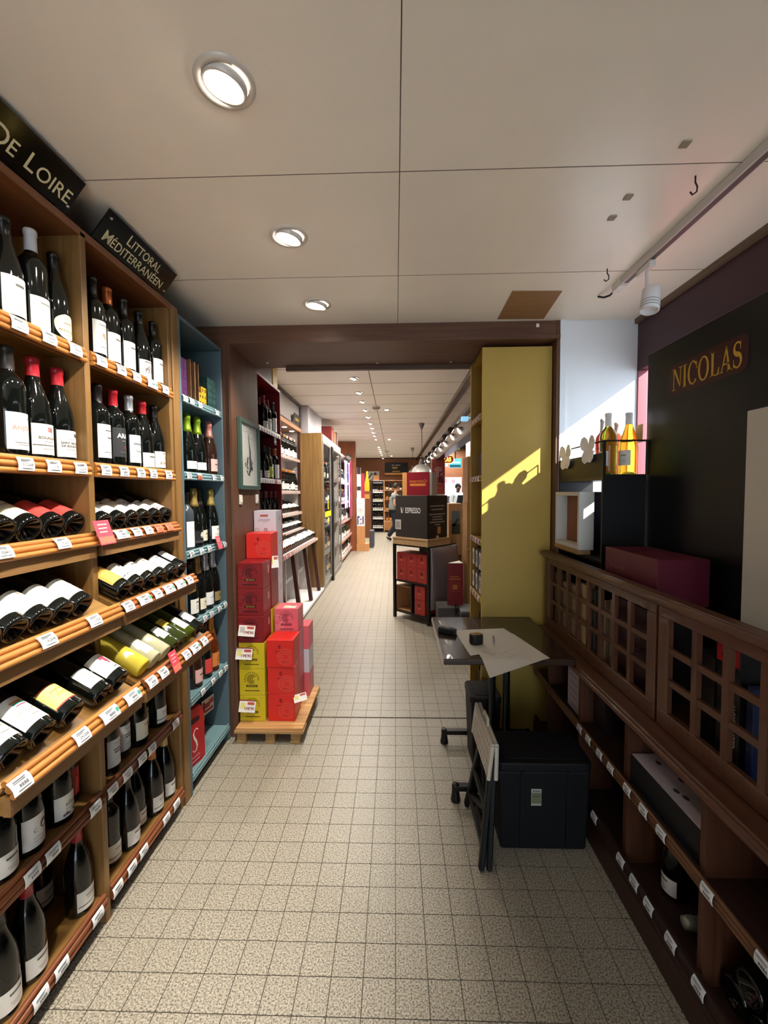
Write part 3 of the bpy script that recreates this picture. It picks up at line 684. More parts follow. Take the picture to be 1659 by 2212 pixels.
st(318, 1550, 'fifth', 'olive bottle with pale label behind the eres bottle', glass='olive', sty='cream', X=-1.12)
st(341, 1540, 'fifth', 'dark bottle with black striped white label on the low shelf', sty='stripe', X=-1.08)
st(366, 1505, 'fifth', 'dark bottle with gold label at the right end of the low shelf', sty='goldcap', cap='b99a55', X=-1.1)
st(12, 2150, 'bottom', 'dark bottle cut by the left edge on the bottom shelf', 'burgundy', sty='low', X=-1.06)
st(58, 2070, 'bottom', 'dark bottle with red capsule and low white label on the bottom shelf', 'burgundy', sty='low', cap='8e1f27', X=-1.085)
st(138, 1935, 'bottom', 'dim bottle with striped label standing at the back of the bottom shelf', 'bordeaux', sty='stripe', X=-1.22)
st(196, 1925, 'bottom', 'dark bottle with red capsule and black striped label beside the middle upright', 'burgundy', sty='stripe', cap='8e1f27', X=-1.09)
st(240, 1825, 'bottom', 'dark bottle with striped label just right of the middle upright at the bottom', sty='stripe', X=-1.12)
st(276, 1820, 'bottom', 'tall dark bottle with white label on the bottom shelf', 'burgundy', sty='low', X=-1.08)
st(303, 1790, 'bottom', 'dark bottle half hidden behind the tall one on the bottom shelf', 'burgundy', sty='low', X=-1.1)
st(327, 1750, 'bottom', 'dark bottle with orange capsule and striped label on the bottom shelf', 'burgundy', sty='stripe', cap='b5662f', X=-1.08)
st(349, 1725, 'bottom', 'dark bottle with orange capsule and big letter M label', 'burgundy', sty='bigm', cap='a5521f', X=-1.11)
st(370, 1695, 'bottom', 'dark bottle with tan capsule at the right end of the bottom shelf', 'burgundy', sty='low', cap='b99a5a', X=-1.085)
flush()
# ---- lying bottles on the sloping racks
LAID = {}
LIM = {'third': 200, 'fourth': 240, 'rack5': 272}
def ly(px, py, rk, label, kind='bordeaux', dz=0, roll=0, **k):
    x, z, tl = RKX[rk]; R = PROF[kind][0]*k.get('s', 1); t = radians(tl); X = x-.022
    p = onX(px, py, X); b0, b1 = BAYS[0 if px < LIM[rk] else 1][1:]; yy = min(max(p.y, b0+R+.002), b1-R-.002); kk = (rk, px < LIM[rk])
    if kk in LAID: yy = max(yy, LAID[kk][0]+LAID[kk][1]+R+.0008)
    LAID[kk] = (yy, R); p.y = yy
    z0 = z-.014+(x-.012-X)*math.tan(t)+R/cos(t)+.0005
    return bottle(lay((X, p.y, z0+dz), tl, roll), label, kind, group='bottles lying on the sloping oak racks', **k)
ly(8, 1150, 'third', 'lying bottle cut by the left edge of the upper rack', sty='creamch', kind='burgundy')
ly(56, 1150, 'third', 'lying bottle with cream label CHINON on the upper rack', sty='creamch', kind='burgundy')
ly(112, 1150, 'third', 'lying bottle with red label next to the cream one on the upper rack', sty='redlab', kind='burgundy')
ly(160, 1145, 'third', 'lying bottle with red label beside the middle oak upright', sty='redlab', kind='burgundy')
for i, (px, py, sty, lb) in enumerate(((227, 1140, 'plain', 'lying bottle with white label behind the pink card on the upper rack'), (259, 1135, 'plain', 'lying bottle with plain white label right of the pink card'), (288, 1128, 'plain_tall', 'lying bottle with tall white label on the upper rack'), (312, 1122, 'sa', 'lying bottle with big letters SA on its label'), (337, 1118, 'plain', 'lying bottle half hidden between SA and the pink banded bottle'), (360, 1112, 'pinkband', 'lying bottle with pink banded cream label at the end of the upper rack'))):
    ly(px, py, 'third', lb, sty=sty)
for px, py, sty, lb in ((-28, 1385, 'chateau', 'lying bottle at the left end of the middle rack'), (24, 1366, 'chateau', 'lying bottle with first circle label of the middle rack'), (78, 1344, 'chateau', 'lying bottle with circle label Château next to the sketch labels'), (131, 1325, 'sketch', 'lying bottle with left hand hillside sketch label'), (181, 1307, 'sketch', 'lying bottle with right hand hillside sketch label')):
    ly(px, py, 'fourth', lb, sty=sty)
for px, py, sty, lb in ((263, 1272, 'goldcap', 'lying bottle with gold label at the middle upright'), (296, 1262, 'navy', 'lying bottle with navy striped white label'), (323, 1251, 'plain', 'lying bottle with plain white label right of the navy striped one'), (347, 1243, 'cream', 'lying bottle with cream label on the middle rack'), (372, 1235, 'plain', 'lying bottle with white label near the end of the middle rack'), (393, 1228, 'clearw2', 'lying slim bottle at the right end of the middle rack')):
    ly(px, py, 'fourth', lb, sty=sty)
for px, py, sty, kd, lb in ((22, 1650, 'sancerre', 'burgundy', 'lying bottle labelled SANCERRE cut by the left edge'), (84, 1607, 'sancerre', 'burgundy', 'lying bottle labelled SANCERRE with coloured stripes'), (158, 1560, 'gold_label', 'burgundy', 'lying bottle with yellow label bordered in red'), (222, 1512, 'terre', 'bordeaux', 'lying bottle labelled Terre Cuite on the low rack'), (255, 1492, 'figure', 'burgundy', 'lying bottle with crimson figure on a white label')):
    ly(px, py, 'rack5', lb, kind=kd, sty=sty)
for px, py, sty, gl, cap, lb in ((288, 1452, None, 'straw', 'c8b23a', 'lying straw yellow white wine bottle beside the crimson figure label'), (316, 1440, 'clearw', 'white', 'd8d6ca', 'lying clear white wine bottle with cream label and pale neck'), (342, 1422, None, 'white', '3a3d33', 'lying clear white wine bottle without front label'), (371, 1400, 'clearw2', 'olive', 'b9bdc0', 'lying olive bottle with white label behind the pink price card'), (394, 1386, 'yellowlab', 'olive', '3a3a22', 'lying olive bottle with yellow neck label'), (412, 1372, 'clearw', 'green', 'd4d6cf', 'lying green bottle with cream label near the end of the low rack'), (431, 1360, 'clearw2', 'dark', 'd9d9d4', 'lying bottle with white label at the right end of the low rack')):
    ly(px, py, 'rack5', lb, sty=sty, glass=gl, cap=cap, s=.9, roll=random.uniform(-8, 8))
# ---- price tags on the lips
def tags(lst, X, tilt, where, zc=None):
    for i, t_ in enumerate(lst):
        px, py = t_[:2]; o = t_[2] if len(t_) > 2 else {}
        p = onX(px, py, X)
        nm = o.get('n', 'white')
        price_tag((X, p.y, p.z if zc is None else zc), '%s price tag, %s from the left %s' % (nm, ORD[i], where), tilt, price=o.get('p'), col=o.get('c', 'e9ecef'), dot=o.get('dot', False), w=o.get('w', .05), group='price tags on the oak shelves')
D = {'dot': True, 'w': .07, 'n': 'white green-sealed'}; ORG = {'c': 'e0765a', 'n': 'orange'}
XT = XF+.0145
tags([(41, 692, {'p': '9,00€'}), (106, 724), (163, 750)], XT, 8, 'on the top lip of the near bay', SHZ['top']-.024)
tags([(219, 775), (262, 794), (295, 808), (329, 825, D), (357, 838)], XT, 8, 'on the top lip of the second bay', SHZ['top']-.024)
tags([(55, 995, {'p': '13,50€'}), (116, 1001, {'p': '11€'}), (174, 1004, {'p': '12,20€'})], XT, 8, 'on the second lip of the near bay', SHZ['second']-.024)
tags([(229, 1009), (268, 1012), (304, 1015), (331, 1017), (364, 1020)], XT, 8, 'on the second lip of the second bay', SHZ['second']-.024)
def rtags(lst, rk, where):
    x, z, tl = RKX[rk]; tags(lst, x+.016, 32, where, z-.008)
rtags([(6, 1190), (135, 1170, {'p': '14,20€'})], 'third', 'on the upper rack of the near bay')
rtags([(263, 1148, D), (295, 1145), (320, 1142), (343, 1137, ORG), (365, 1135, ORG)], 'third', 'on the upper rack of the second bay')
rtags([(103, 1376, {'p': '14,00€'}), (204, 1333, {'p': '23,00€'})], 'fourth', 'on the middle rack of the near bay')
rtags([(277, 1300), (312, 1288, D), (340, 1276), (365, 1264, D), (389, 1255, D), (409, 1246)], 'fourth', 'on the middle rack of the second bay')
rtags([(45, 1696), (177, 1589, {'p': '24,00€'}), (238, 1543, D), (287, 1505, D)], 'rack5', 'on the low rack of the near bay')
rtags([(328, 1470), (353, 1448), (403, 1411), (422, 1398, D), (441, 1383)], 'rack5', 'on the low rack of the second bay')
tags([(70, 1880), (114, 1826), (206, 1735)], XT, 5, 'on the low lip of the near bay', SHZ['fifth']-.024)
tags([(243, 1690), (275, 1658), (307, 1629), (328, 1602), (379, 1552)], XT, 5, 'on the low lip of the second bay', SHZ['fifth']-.024)
tags([(88, 2147), (133, 2077), (211, 1965)], XT, 5, 'on the bottom lip of the near bay', SHZ['bottom']-.024)
tags([(254, 1901), (285, 1860), (310, 1821), (359, 1753), (381, 1722)], XT, 5, 'on the bottom lip of the second bay', SHZ['bottom']-.024)
def pink(px, py, rk, label, w=.065, h=.085):
    x, z, tl = RKX[rk]; p = onX(px, py, x+.024)
    pr = [(rect2(-w*.3, w*.3-i*.004, 0, .004), 0, h*.3-i*.013, 'e9b6b4') for i in range(3)]+[(rect2(-w*.46, w*.46, -h*.46, -h*.18), 0, 0, 'e0705a')]
    card(frame((x+.024, p.y, z+.008), (0, 1, 0), (-.35, 0, 1)), w, h, label, 'cf4656', pr)
pink(226, 1146, 'third', 'pink promotion card clipped to the upper rack at the middle upright', .075, .085)
pink(378, 1428, 'rack5', 'pink promotion card standing on the low rack lip', .05, .08)
# ================================================================== BLUE SHELF
BLU = mat('50646d', .5, var=.05, vscale=5); BLUD = mat('415663', .5); BLUE_R = mat('6c8b90', .45)
bs = thing('blue_shelf_unit', 'grey blue painted shelf unit between the oak shelving and the doorway', 'shelving', (XF-.2, 2.24, 0))
def B_(mb, name, m=BLU, **k): return part(mb, name, m, bs, world=True, **k)
BY0, BY1 = 1.99, 2.484
B_(bx(XL+.005, XL+.02, BY0, BY1, 0, 2.335), 'back_panel', BLUD)
B_(bx(XL+.02, XF, BY0, BY0+.016, 0, 2.335), 'side_panel', bevel=.001)
B_(bx(XL+.02, XF, BY1-.018, BY1, 0, 2.335), 'side_panel', bevel=.001)
B_(bx(XL+.02, XF, BY0, BY1, 2.335, 2.353), 'top_board', bevel=.001)
B_(bx(XF-.05, XF-.035, BY0+.016, BY1-.018, 0, .075), 'plinth', mat('141312', .6))
BZ = [1.985, 1.612, 1.222, .862, .487, .105]
for z in BZ:
    s_ = B_(bx(XL+.021, XF-.012, BY0+.017, BY1-.019, z-.028, z-.01), 'shelf_board', BLUE_R)
    for dx, dz, r in ((-.002, -.006, .007), (.002, -.02, .008), (.003, -.034, .007)):
        part(MB().tube([(XF+dx-.004, BY0+.017, z+dz), (XF+dx-.004, BY1-.019, z+dz)], r, 8), 'lip_rail', BLUE_R, s_, world=True)
def sb(px, py, i, label, kind='champagne', X=-1.09, **k):
    R = PROF[kind][0]*k.get('s', 1)+.003; X = -1.034-R-(.02 if X < -1.095 else 0); p = onX(px, py, X); p.y = min(max(p.y, BY0+.016+R), BY1-.018-R); queue(('blue', i), X, p.y, BZ[i]-.0095, R-.001, (XL+.03, -1.034, BY0+.017, BY1-.019), 0, label, dict(k, kind=kind, group='bottles on the blue shelf unit'))
sb(404, 960, 1, 'sparkling wine bottle with lime green foil, left of the pair', sty='tworow', cap='7a961d', metal=.3)
sb(426, 965, 1, 'sparkling wine bottle with lime green foil, right of the pair', sty='tworow', cap='7a961d', metal=.3)
sb(448, 970, 1, 'dark sparkling wine bottle with black foil on the blue shelf', cap='1b1715', X=-1.1)
sb(468, 970, 1, 'sparkling wine bottle with pink foil on the blue shelf', sty='rosel', glass='brown', cap='c27e72', metal=.4)
sb(402, 1125, 2, 'pale bottle with bluish white label beside the blue side panel', sty='whitel', glass='grey', kind='bordeaux', X=-1.08)
sb(419, 1120, 2, 'sparkling wine bottle with gold foil and round white mark', sty='roundw', cap='b79c58', metal=.6)
sb(437, 1120, 2, 'sparkling wine bottle with charcoal foil and cream label', sty='champ_cream', cap='2c2723', X=-1.11)
sb(466, 1120, 2, 'sparkling wine bottle with gold foil and large Champagne label', sty='champ', cap='b9a25a', metal=.6)
sb(412, 1275, 3, 'dark bottle with small white label at the left of the third blue shelf', sty='plain', X=-1.07, kind='burgundy')
sb(426, 1265, 3, 'sparkling wine bottle with gold foil and cream square label', sty='champ_cream', cap='a88c50', metal=.6)
sb(443, 1250, 3, 'sparkling wine bottle with silver foil and script label', sty='script', cap='c2c4c6', metal=.6)
sb(457, 1240, 3, 'sparkling wine bottle with silver and red foil', sty='champ_gold', cap='b4b6ba', metal=.5)
sb(473, 1235, 3, 'sparkling wine bottle with dark red foil at the right end', sty='low', cap='6b1f26', X=-1.11)
sb(419, 1440, 4, 'rosé bottle with pink label at the left of the fourth blue shelf', sty='rosel', glass='brown', cap='9c8a72', X=-1.08)
sb(433, 1420, 4, 'rosé bottle with dull pink label on the fourth blue shelf', sty='rosel', glass='brown', cap='b79a86', X=-1.1)
sb(450, 1400, 4, 'dark sparkling wine bottle with square red label', sty='redsq', cap='181312')
sb(462, 1385, 4, 'amber sparkling wine bottle with pink label', sty='pinkl', glass='amber', cap='c99a92', metal=.3)
sb(477, 1370, 4, 'amber sparkling wine bottle with orange label', sty='orangel', glass='amber', cap='c27a2c', metal=.3)
flush()
for i, row in enumerate((((402, 866), (416, 873), (434, 880), (470, 890)), ((410, 1028), (433, 1029, {'c': 'd9705e', 'n': 'red'}), (464, 1031), (481, 1031)), ((416, 1189), (437, 1184), (454, 1180), (487, 1168)), ((418, 1330), (444, 1320), (458, 1310), (475, 1300), (488, 1294)), ((440, 1492), (462, 1470), (478, 1452), (489, 1438)))):
    for j, t_ in enumerate(row):
        px, py = t_[:2]; o_ = t_[2] if len(t_) > 2 else {}
        p = onX(px, py, XF+.012)
        price_tag((XF+.008, p.y, BZ[i]-.02), '%s price tag, %s from the left on the %s lip of the blue shelf' % (o_.get('n', 'white'), ORD[j], ORD[i]), 8, w=.042, h=.032, col=o_.get('c', 'e9ecef'), group='price tags on the blue shelf')
p = onX(466, 1172, XF+.02)
card(frame((XF+.018, p.y+.05, BZ[2]+.005), (0, 1, 0), (-.3, 0, 1)), .055, .075, 'pink promotion card on the champagne lip of the blue shelf', 'cf5560', [(rect2(-.02, .018, 0, .004), 0, .02, 'eab9b5'), (rect2(-.02, .012, 0, .004), 0, .008, 'eab9b5')])
# cartons in the top compartment of the blue shelf
def carton(x0, x1, y0, y1, z0, z1, col, label, name='carton', cat='box', group=None, rough=.5, bevel=.0012):
    return solo(bx(x0, x1, y0, y1, z0, z1), name, mat(col, rough), label, cat, group, bevel=bevel)
z0 = BZ[0]-.0095
def stackboxes(y0, ny, dy, nz, dz, col, what, x1=-1.045, d=.07, mark=None, skip=()):
    for j in range(nz):
        for i in range(ny):
            if (i, j) in skip: continue
            o = thing('small_box', '%s box, %s from the left in the %s row up' % (what, ORD[i], ORD[j]), 'box', (x1-d/2, y0+(i+.5)*dy, z0+j*dz), group=what+' boxes on the blue shelf')
            b_ = part(bx(-d/2, d/2, -dy/2+.0008, dy/2-.0008, 0, dz-.0008), 'carton', mat(col, .45), o, bevel=.001)
            if mark:
                mb = MB(); M = frame((d/2+.0004, 0, dz/2), (0, 1, 0), (0, 0, 1))
                flat(mb, *rect2(-dy*.22, dy*.22, -dz*.25, dz*.25), M); part(mb, 'printed_mark', mat(mark, .5), b_)
ya = BY0+.02
stackboxes(ya, 3, .034, 4, .05, '4f2556', 'purple')
stackboxes(ya+.20, 4, .029, 3, .036, 'd9a51e', 'yellow', mark='3a2c12', skip=((0, 2), (1, 2), (0, 1)))
stackboxes(ya+.335, 4, .028, 5, .036, '1c3a38', 'dark green', mark='2f5a54')
def open_box(y0, y1, label):
    o = thing('display_box', label, 'box', (-1.1, (y0+y1)/2, z0)); K = mat('7d5a3a', .8)
    h = .205
    for nm, a in (('side_wall', (-1.2, -1.03, y0, y0+.004, z0, z0+h)), ('side_wall', (-1.2, -1.03, y1-.004, y1, z0, z0+h)), ('back_wall', (-1.204, -1.2, y0, y1, z0, z0+h))):
        part(bx(*a), nm, K, o, world=True)
open_box(ya+.11, ya+.155, 'narrow open cardboard display box beside the purple boxes')
open_box(ya+.158, ya+.198, 'narrow open cardboard display box beside the yellow boxes')
# red carry carton with the letter S, dark red carton, leaflets
o = thing('carry_carton', 'red carry carton with hand hole and white letter S on the bottom blue shelf', 'box', (-1.09, 2.105, BZ[5]-.0095), radians(-12))
R_ = mat('b3141f', .4)
w_, h_ = .10, .30
pts = [(-w_, 0), (w_, 0), (w_, h_*.8), (w_*.6, h_), (-w_*.6, h_), (-w_, h_*.8)]
Mx = Matrix(((0, 0, 1, 0), (1, 0, 0, 0), (0, 1, 0, 0), (0, 0, 0, 1)))
b_ = part(MB().prism([(x*.75, y) for x, y in pts], -.045, .045, M=Mx), 'carton', R_, o, bevel=.002)
mb = MB(); Mf = frame((.0458, 0, 0), (0, 1, 0), (0, 0, 1))
flat(mb, *stroke2([(.022, .175), (.012, .187), (-.004, .185), (-.014, .168), (-.008, .145), (.006, .12), (.012, .095), (.004, .075), (-.012, .072), (-.022, .084)], [.004, .006, .007, .01, .012, .012, .01, .007, .006, .004]), Mf)
flat(mb, *stroke2([(-.03+.004*i, .045+.006*sin(i*1.7)) for i in range(16)], .0022), Mf); flat(mb, *rect2(-.03, .03, .022, .025), Mf)
part(mb, 'letter', mat('e8dfe0', .5), b_, label='white swash letter S')
part(MB().prism([(x, y+.235) for x, y in rrect(.07, .026, .0125)], .0455, .0465, M=Mx), 'hand_hole', mat('2a0508', .7), b_)
carton(-1.36, -1.25, 2.36, 2.45, BZ[4]-.0095, BZ[4]+.20, '6d1220', 'dark red carton at the right end of the fourth blue shelf')
for i, (y_, z_, an) in enumerate(((2.30, .23, 4), (2.385, .26, -3))):
    pr = [(rect2(-.05, .02, -.01, .02), 0, 0, 'a33a34'), (rect2(-.03, .05, -.035, -.018), 0, 0, 'a33a34'), (rect2(.01, .055, .0, .03), 0, 0, 'b8573f'), (rect2(-.055, -.03, -.03, .035), 0, 0, '8f2b2c')]
    card(frame((-1.13+.02*i, y_, z_), (.15, 1, .05*an/4), (0, 0, 1)), .12, .09, 'red and white offer leaflet, %s of two, above the bottom blue shelf' % ('left' if i == 0 else 'right'), 'd9d3cd', pr, name='offer_leaflet', cat='leaflet', group='offer leaflets on the blue shelf')
# ================================================================== DOORWAY: picture, switches, box stacks on a pallet
M_FRM = mat('39524a', .4)
o = thing('framed_picture', 'green framed drawing of a wine bottle with grapes on the door jamb', 'picture', (OL, 2.755, 1.53))
y0, y1, z0, z1 = 2.572, 2.938, 1.53, 1.975
Fm = frame((OL+.008, 2.755, 1.7525), (0, 1, 0), (0, 0, 1))
for nm, a in (('frame_rail', (y0, y1, z0, z0+.026)), ('frame_rail', (y0, y1, z1-.026, z1)), ('frame_stile', (y0, y0+.026, z0+.026, z1-.026)), ('frame_stile', (y1-.026, y1, z0+.026, z1-.026))):
    part(bx(OL+.001, OL+.024, *a), nm, M_FRM, o, world=True, bevel=.002)
sh = part(bx(OL+.001, OL+.008, y0+.026, y1-.026, z0+.026, z1-.026), 'drawing_sheet', mat('c9ccc6', .25, coat=.6), o, world=True)
mb = MB()
flat(mb, *stroke2([(0, .14), (0, .1), (.012, .07), (.022, .03), (.022, -.06), (.014, -.1), (.006, -.14)], [.008, .012, .016, .03, .034, .02, .006]), Fm, 0, 0, .0006)
part(mb, 'bottle_drawing', mat('4a4856', .5), sh, world=True)
mb = MB(); rr = random.Random(5)
for i in range(44):
    a = rr.uniform(.2, 2*pi); r_ = rr.uniform(.03, .075)
    flat(mb, *disc2(rr.uniform(.006, .011), 9), Fm, r_*cos(a)*.9, -.07+r_*sin(a)*.75, .001+i*1e-5)
part(mb, 'grape_drawing', mat('3b3a34', .6), sh, world=True)
mb = MB()
for dx, amp in ((-.075, .02), (-.03, .014), (.02, .016), (.066, .012)):
    flat(mb, *stroke2([(dx+.016*cos(t*.7)-.0, .165+amp*sin(t*.7)) for t in range(9)], .0035), Fm, 0, 0, .0006)
flat(mb, *stroke2([(-.02, .11), (.03, .118), (.075, .108)], .002), Fm, 0, 0, .0006)
part(mb, 'handwriting', mat('55554f', .6), sh, world=True)
for nm, y_ in (('near', 2.60), ('far', 2.905)):
    w_ = thing('light_switch', 'white switch plate below the %s corner of the framed picture' % nm, 'switch', (OL, y_, 1.435))
    pl = part(bx(OL+.0005, OL+.01, y_-.02, y_+.02, 1.435, 1.495), 'plate', mat('d6d0c4', .4), w_, world=True, bevel=.002)
    part(bx(OL+.01, OL+.014, y_-.011, y_+.011, 1.447, 1.483), 'rocker', mat('dfdacf', .35), pl, world=True, bevel=.001)
# ---- pallet
PX0, PX1, PY0, PY1 = -.966, -.56, 2.43, 2.985
pa = thing('pallet', 'wooden pallet with chipboard deck under the wine box stacks', 'pallet', ((PX0+PX1)/2, (PY0+PY1)/2, 0))
OSB = wood('a5713c', 'd0a268', 'x', .65, sc=.45)
part(bx(PX0, PX1, PY0, PY1, .083, .098), 'deck', OSB, pa, world=True, bevel=.001)
PW = wood('8d6a42', 'a5834f', 'y', .7)
for i, x in enumerate((PX0+.03, (PX0+PX1)/2, PX1-.05)):
    for y_ in (PY0+.01, PY1-.11): part(bx(x-.028, x+.028, y_, y_+.1, .018, .068), 'block', PW, pa, world=True, bevel=.002)
    part(bx(x-.03, x+.03, PY0+.005, PY1-.005, 0, .018), 'bottom_board', PW, pa, world=True, bevel=.001)
for y_ in (PY0-.008, PY1-.1): part(bx(PX0-.008, PX1+.004, y_, y_+.1, .068, .083), 'cross_board', wood('9c774a', 'b08b58', 'x', .7), pa, world=True, bevel=.001)
# ---- wine boxes
def swirl(mb, M, cx, cy, r, z=.0006):
    for a, b, t0, t1 in ((r*.16, r*.30, 20, 340), (r*.46, r*.60, 40, 330), (r*.74, r*.86, 30, 300)): flat(mb, *ring2(a, b, 18, t0, t1), M, cx, cy, z)
def wine_box(x0, y0, z0, w, d, h, col, label, ink, kind, rz=0, group='boxed wine stacked on the pallet'):
    o = thing('wine_box', label, 'box', (x0+w/2, y0+d/2, z0), radians(rz), group=group)
    c = part(bx(-w/2, w/2, -d/2, d/2, 0, h-.001), 'carton', mat(col, .38), o, bevel=.002)
    F = frame((0, -d/2-.0004, h/2), (1, 0, 0), (0, 0, 1)); S_ = frame((w/2+.0004, 0, h/2), (0, 1, 0), (0, 0, 1))
    mb = MB()
    if kind == 'logo':
        swirl(mb, F, -.002, .02, .034)
        for i in range(13):
            a = radians(200-i*17); flat(mb, *rect2(-.0025, .0025, -.004, .004), F @ Matrix.Translation((-.002+.042*cos(a), .02+.042*sin(a), 0)) @ Matrix.Rotation(a-pi/2, 4, 'Z'), 0, 0, .0006)
        flat(mb, *rect2(-.036, .034, -.030, -.016), F, 0, 0, .0006)
        part(mb, 'emblem', mat(ink, .5), c, label='spiral emblem with name bar')
        v, f, L = serif_word(); mb = MB(); k = .055/L
        flat(mb, [(x*k, y*.009) for x, y in v], f, F, -.001, -.023, .001)
        part(mb, 'lettering', mat('c9a64a' if col.startswith('6') or col.startswith('7') else col, .5), c, label='NICOLAS')
        mb = MB(); flat(mb, *rect2(-.045, .045, -.055, -.050), F, 0, 0, .0006); part(mb, 'caption', mat(ink, .5), c)
    elif kind == 'red':
        swirl(mb, F, 0, .045, .013); flat(mb, *rect2(-.03, .0, .012, .015), F, 0, 0, .0006)
        for i in range(3): flat(mb, *rect2(.012+i*.011, .018+i*.011, -.052, -.048), F, 0, 0, .0006)
        part(mb, 'emblem', mat(ink, .5), c)
    elif kind == 'white':
        flat(mb, *rect2(-.032, .022, .040, .052), F, 0, 0, .0006); part(mb, 'name_bar', mat('a84b35', .5), c)
        mb = MB(); flat(mb, *text('grenache', .022), F, -.004, .018, .0006); flat(mb, *ring2(.010, .013, 16), F, -.055, -.052, .0006); flat(mb, *rect2(-.02, .02, .003, .005), F, 0, 0, .0006)
        part(mb, 'lettering', mat('8c8790', .5), c); mb = MB(); flat(mb, *ring2(.008, .012, 16), F, .004, -.052, .0006); part(mb, 'ring_mark', mat('7a2440', .5), c)
    if kind != 'none':
        mb = MB()
        if kind == 'white':
            flat(mb, *rect2(-.01, .012, .01, .016), S_, 0, 0, .0006); flat(mb, *stroke2([(.02, .045), (.02, .03)], .004), S_, 0, 0, .0006); flat(mb, *rect2(.014, .026, .02, .032), S_, 0, 0, .0006)
            part(mb, 'side_print', mat('6a6570', .5), c)
        else:
            flat(mb, *rect2(.02, .04, -.0, .045), S_, 0, 0, .0006); part(mb, 'side_label', mat('cfa9a4' if kind != 'red' else 'd0473c', .5), c)
    if kind in ('red', 'logo') and not col.startswith('c9b'):
        mb = MB()
        cx, cy, rmax = (.035, -.02, .05) if kind == 'red' else (-.06, -.01, .05)
        for a in (.018, .032, .046):
            v, f = ring2(a, a+.006, 20); 
            v2 = [(x+cx, y+cy) for x, y in v]
            keep = [q for q in f if all(-w/2 < v2[i][0] < w/2 and -h/2 < v2[i][1] < h/2 for i in q)]
            flat(mb, v2, keep, F, 0, 0, .0004)
        part(mb, 'ring_pattern', mat({'r': 'd6493c', 'l': 'd98a92'}.get('r' if kind == 'red' else ('l' if col.startswith('d') else ''), '8d2f33'), .45), c)
    return o
DZ, Z0 = .164, .0985
RD, YL, DR, PK, WH = 'cf2a22', 'c9b320', '7d1a1e', 'd8606c', 'c9c3cc'
for i in range(3): wine_box(-.966, 2.505, Z0+i*DZ, .158, .16, DZ, YL, 'yellow wine box, %s from the deck in the front left stack' % ORD[i], '4a3f10', 'logo')
for i in range(3): wine_box(-.968, 2.505+.004*i, Z0+(i+3)*DZ, .158, .16, DZ, DR, 'dark red wine box, %s above the yellow ones' % ORD[i], '2a0a0c', 'logo')
for i in range(7): wine_box(-.966, 2.672, Z0+i*DZ, .16, .16, DZ, RD if i == 6 else (DR if i > 3 else YL), ('bright red wine box on top of the second left stack' if i == 6 else 'hidden wine box, %s from the deck in the second left stack' % ORD[i]), '5a0d0c', 'red' if i == 6 else 'none')
for i in range(8): wine_box(-.968, 2.836, Z0+i*.161, .152, .145, .161, WH, ('white wine box lettered grenache on top of the rear stack' if i == 7 else 'white wine box, %s from the deck in the rear stack' % ORD[i]), '6a6570', 'white')
for i in range(3): wine_box(-.793, 2.503+(.006 if i < 2 else 0), Z0+i*.170, .165, .165, .170, 'd0261e', 'bright red wine box, %s from the deck in the right front stack' % ORD[i], '5a0d0c', 'red', rz=(0, 1.5, -1)[i])
for i in range(4): wine_box(-.792, 2.678, Z0+i*DZ, .155, .15, DZ, PK if i in (3, 1) else ('c98f96' if i == 2 else 'c24a52'), ('pink wine box on top of the right hand stacks' if i == 3 else 'pink wine box, %s from the deck behind the bright red ones' % ORD[i]), '7a2a3a', 'logo' if i == 3 else 'none')
for i in range(3): wine_box(-.752, 2.834, Z0+i*DZ, .15, .148, DZ, ('d0606a', 'c9c3cc', 'd8606c')[i], '%s wine box, %s from the deck at the rear right of the pallet' % (('rose', 'pale grey', 'pink')[i], ORD[i]), '7a2a3a', 'none')
def box_card(M, label, price, w=.1, h=.07, yellow=True):
    pr = [(rect2(-w/2, w/2, h*.42, h*.5), 0, 0, '8f1f24'), (rect2(.0, w*.42, h*.12, h*.34), 0, 0, 'b5503f'), (rect2(-w*.42, -w*.12, -h*.2, h*.28), 0, 0, 'd9cf7a' if yellow else 'b8b0ac')]
    if price: pr.append((text(price, .024, .02), .012, -.013, '7a1620'))
    card(M, w, h, label, 'e4dfd8', pr)
Mf = lambda x, z, y=2.49, r=4: frame((x, y, z), (1, .0, radians(-r)), (0, .28, 1))
box_card(Mf(-.905, .675, 2.482), 'price card 19€90 on the lowest dark red wine box', '19€90', yellow=False)
box_card(Mf(-.925, .532, 2.482, 2), 'price card 19€90 on the top yellow wine box', '19€90')
box_card(Mf(-.912, .205, 2.482, 3), 'price card 10€90 on the bottom yellow wine box', '10€90')
box_card(frame((-.795, 2.70, 1.06), (.8, .6, 0), (-.15, .2, 1)), 'small price card taped between the red and white box stacks', '', .06, .085)
box_card(frame((-.595, 2.52, .245), (.9, .4, .1), (-.2, .55, .8)), 'white price card on the bottom right red wine box', '', .08, .05)
box_card(frame((-.70, 2.725, Z0+4*DZ+.001), (1, 0, .0), (0, 1, 0)), 'price card lying on the pink wine box', '', .08, .06)
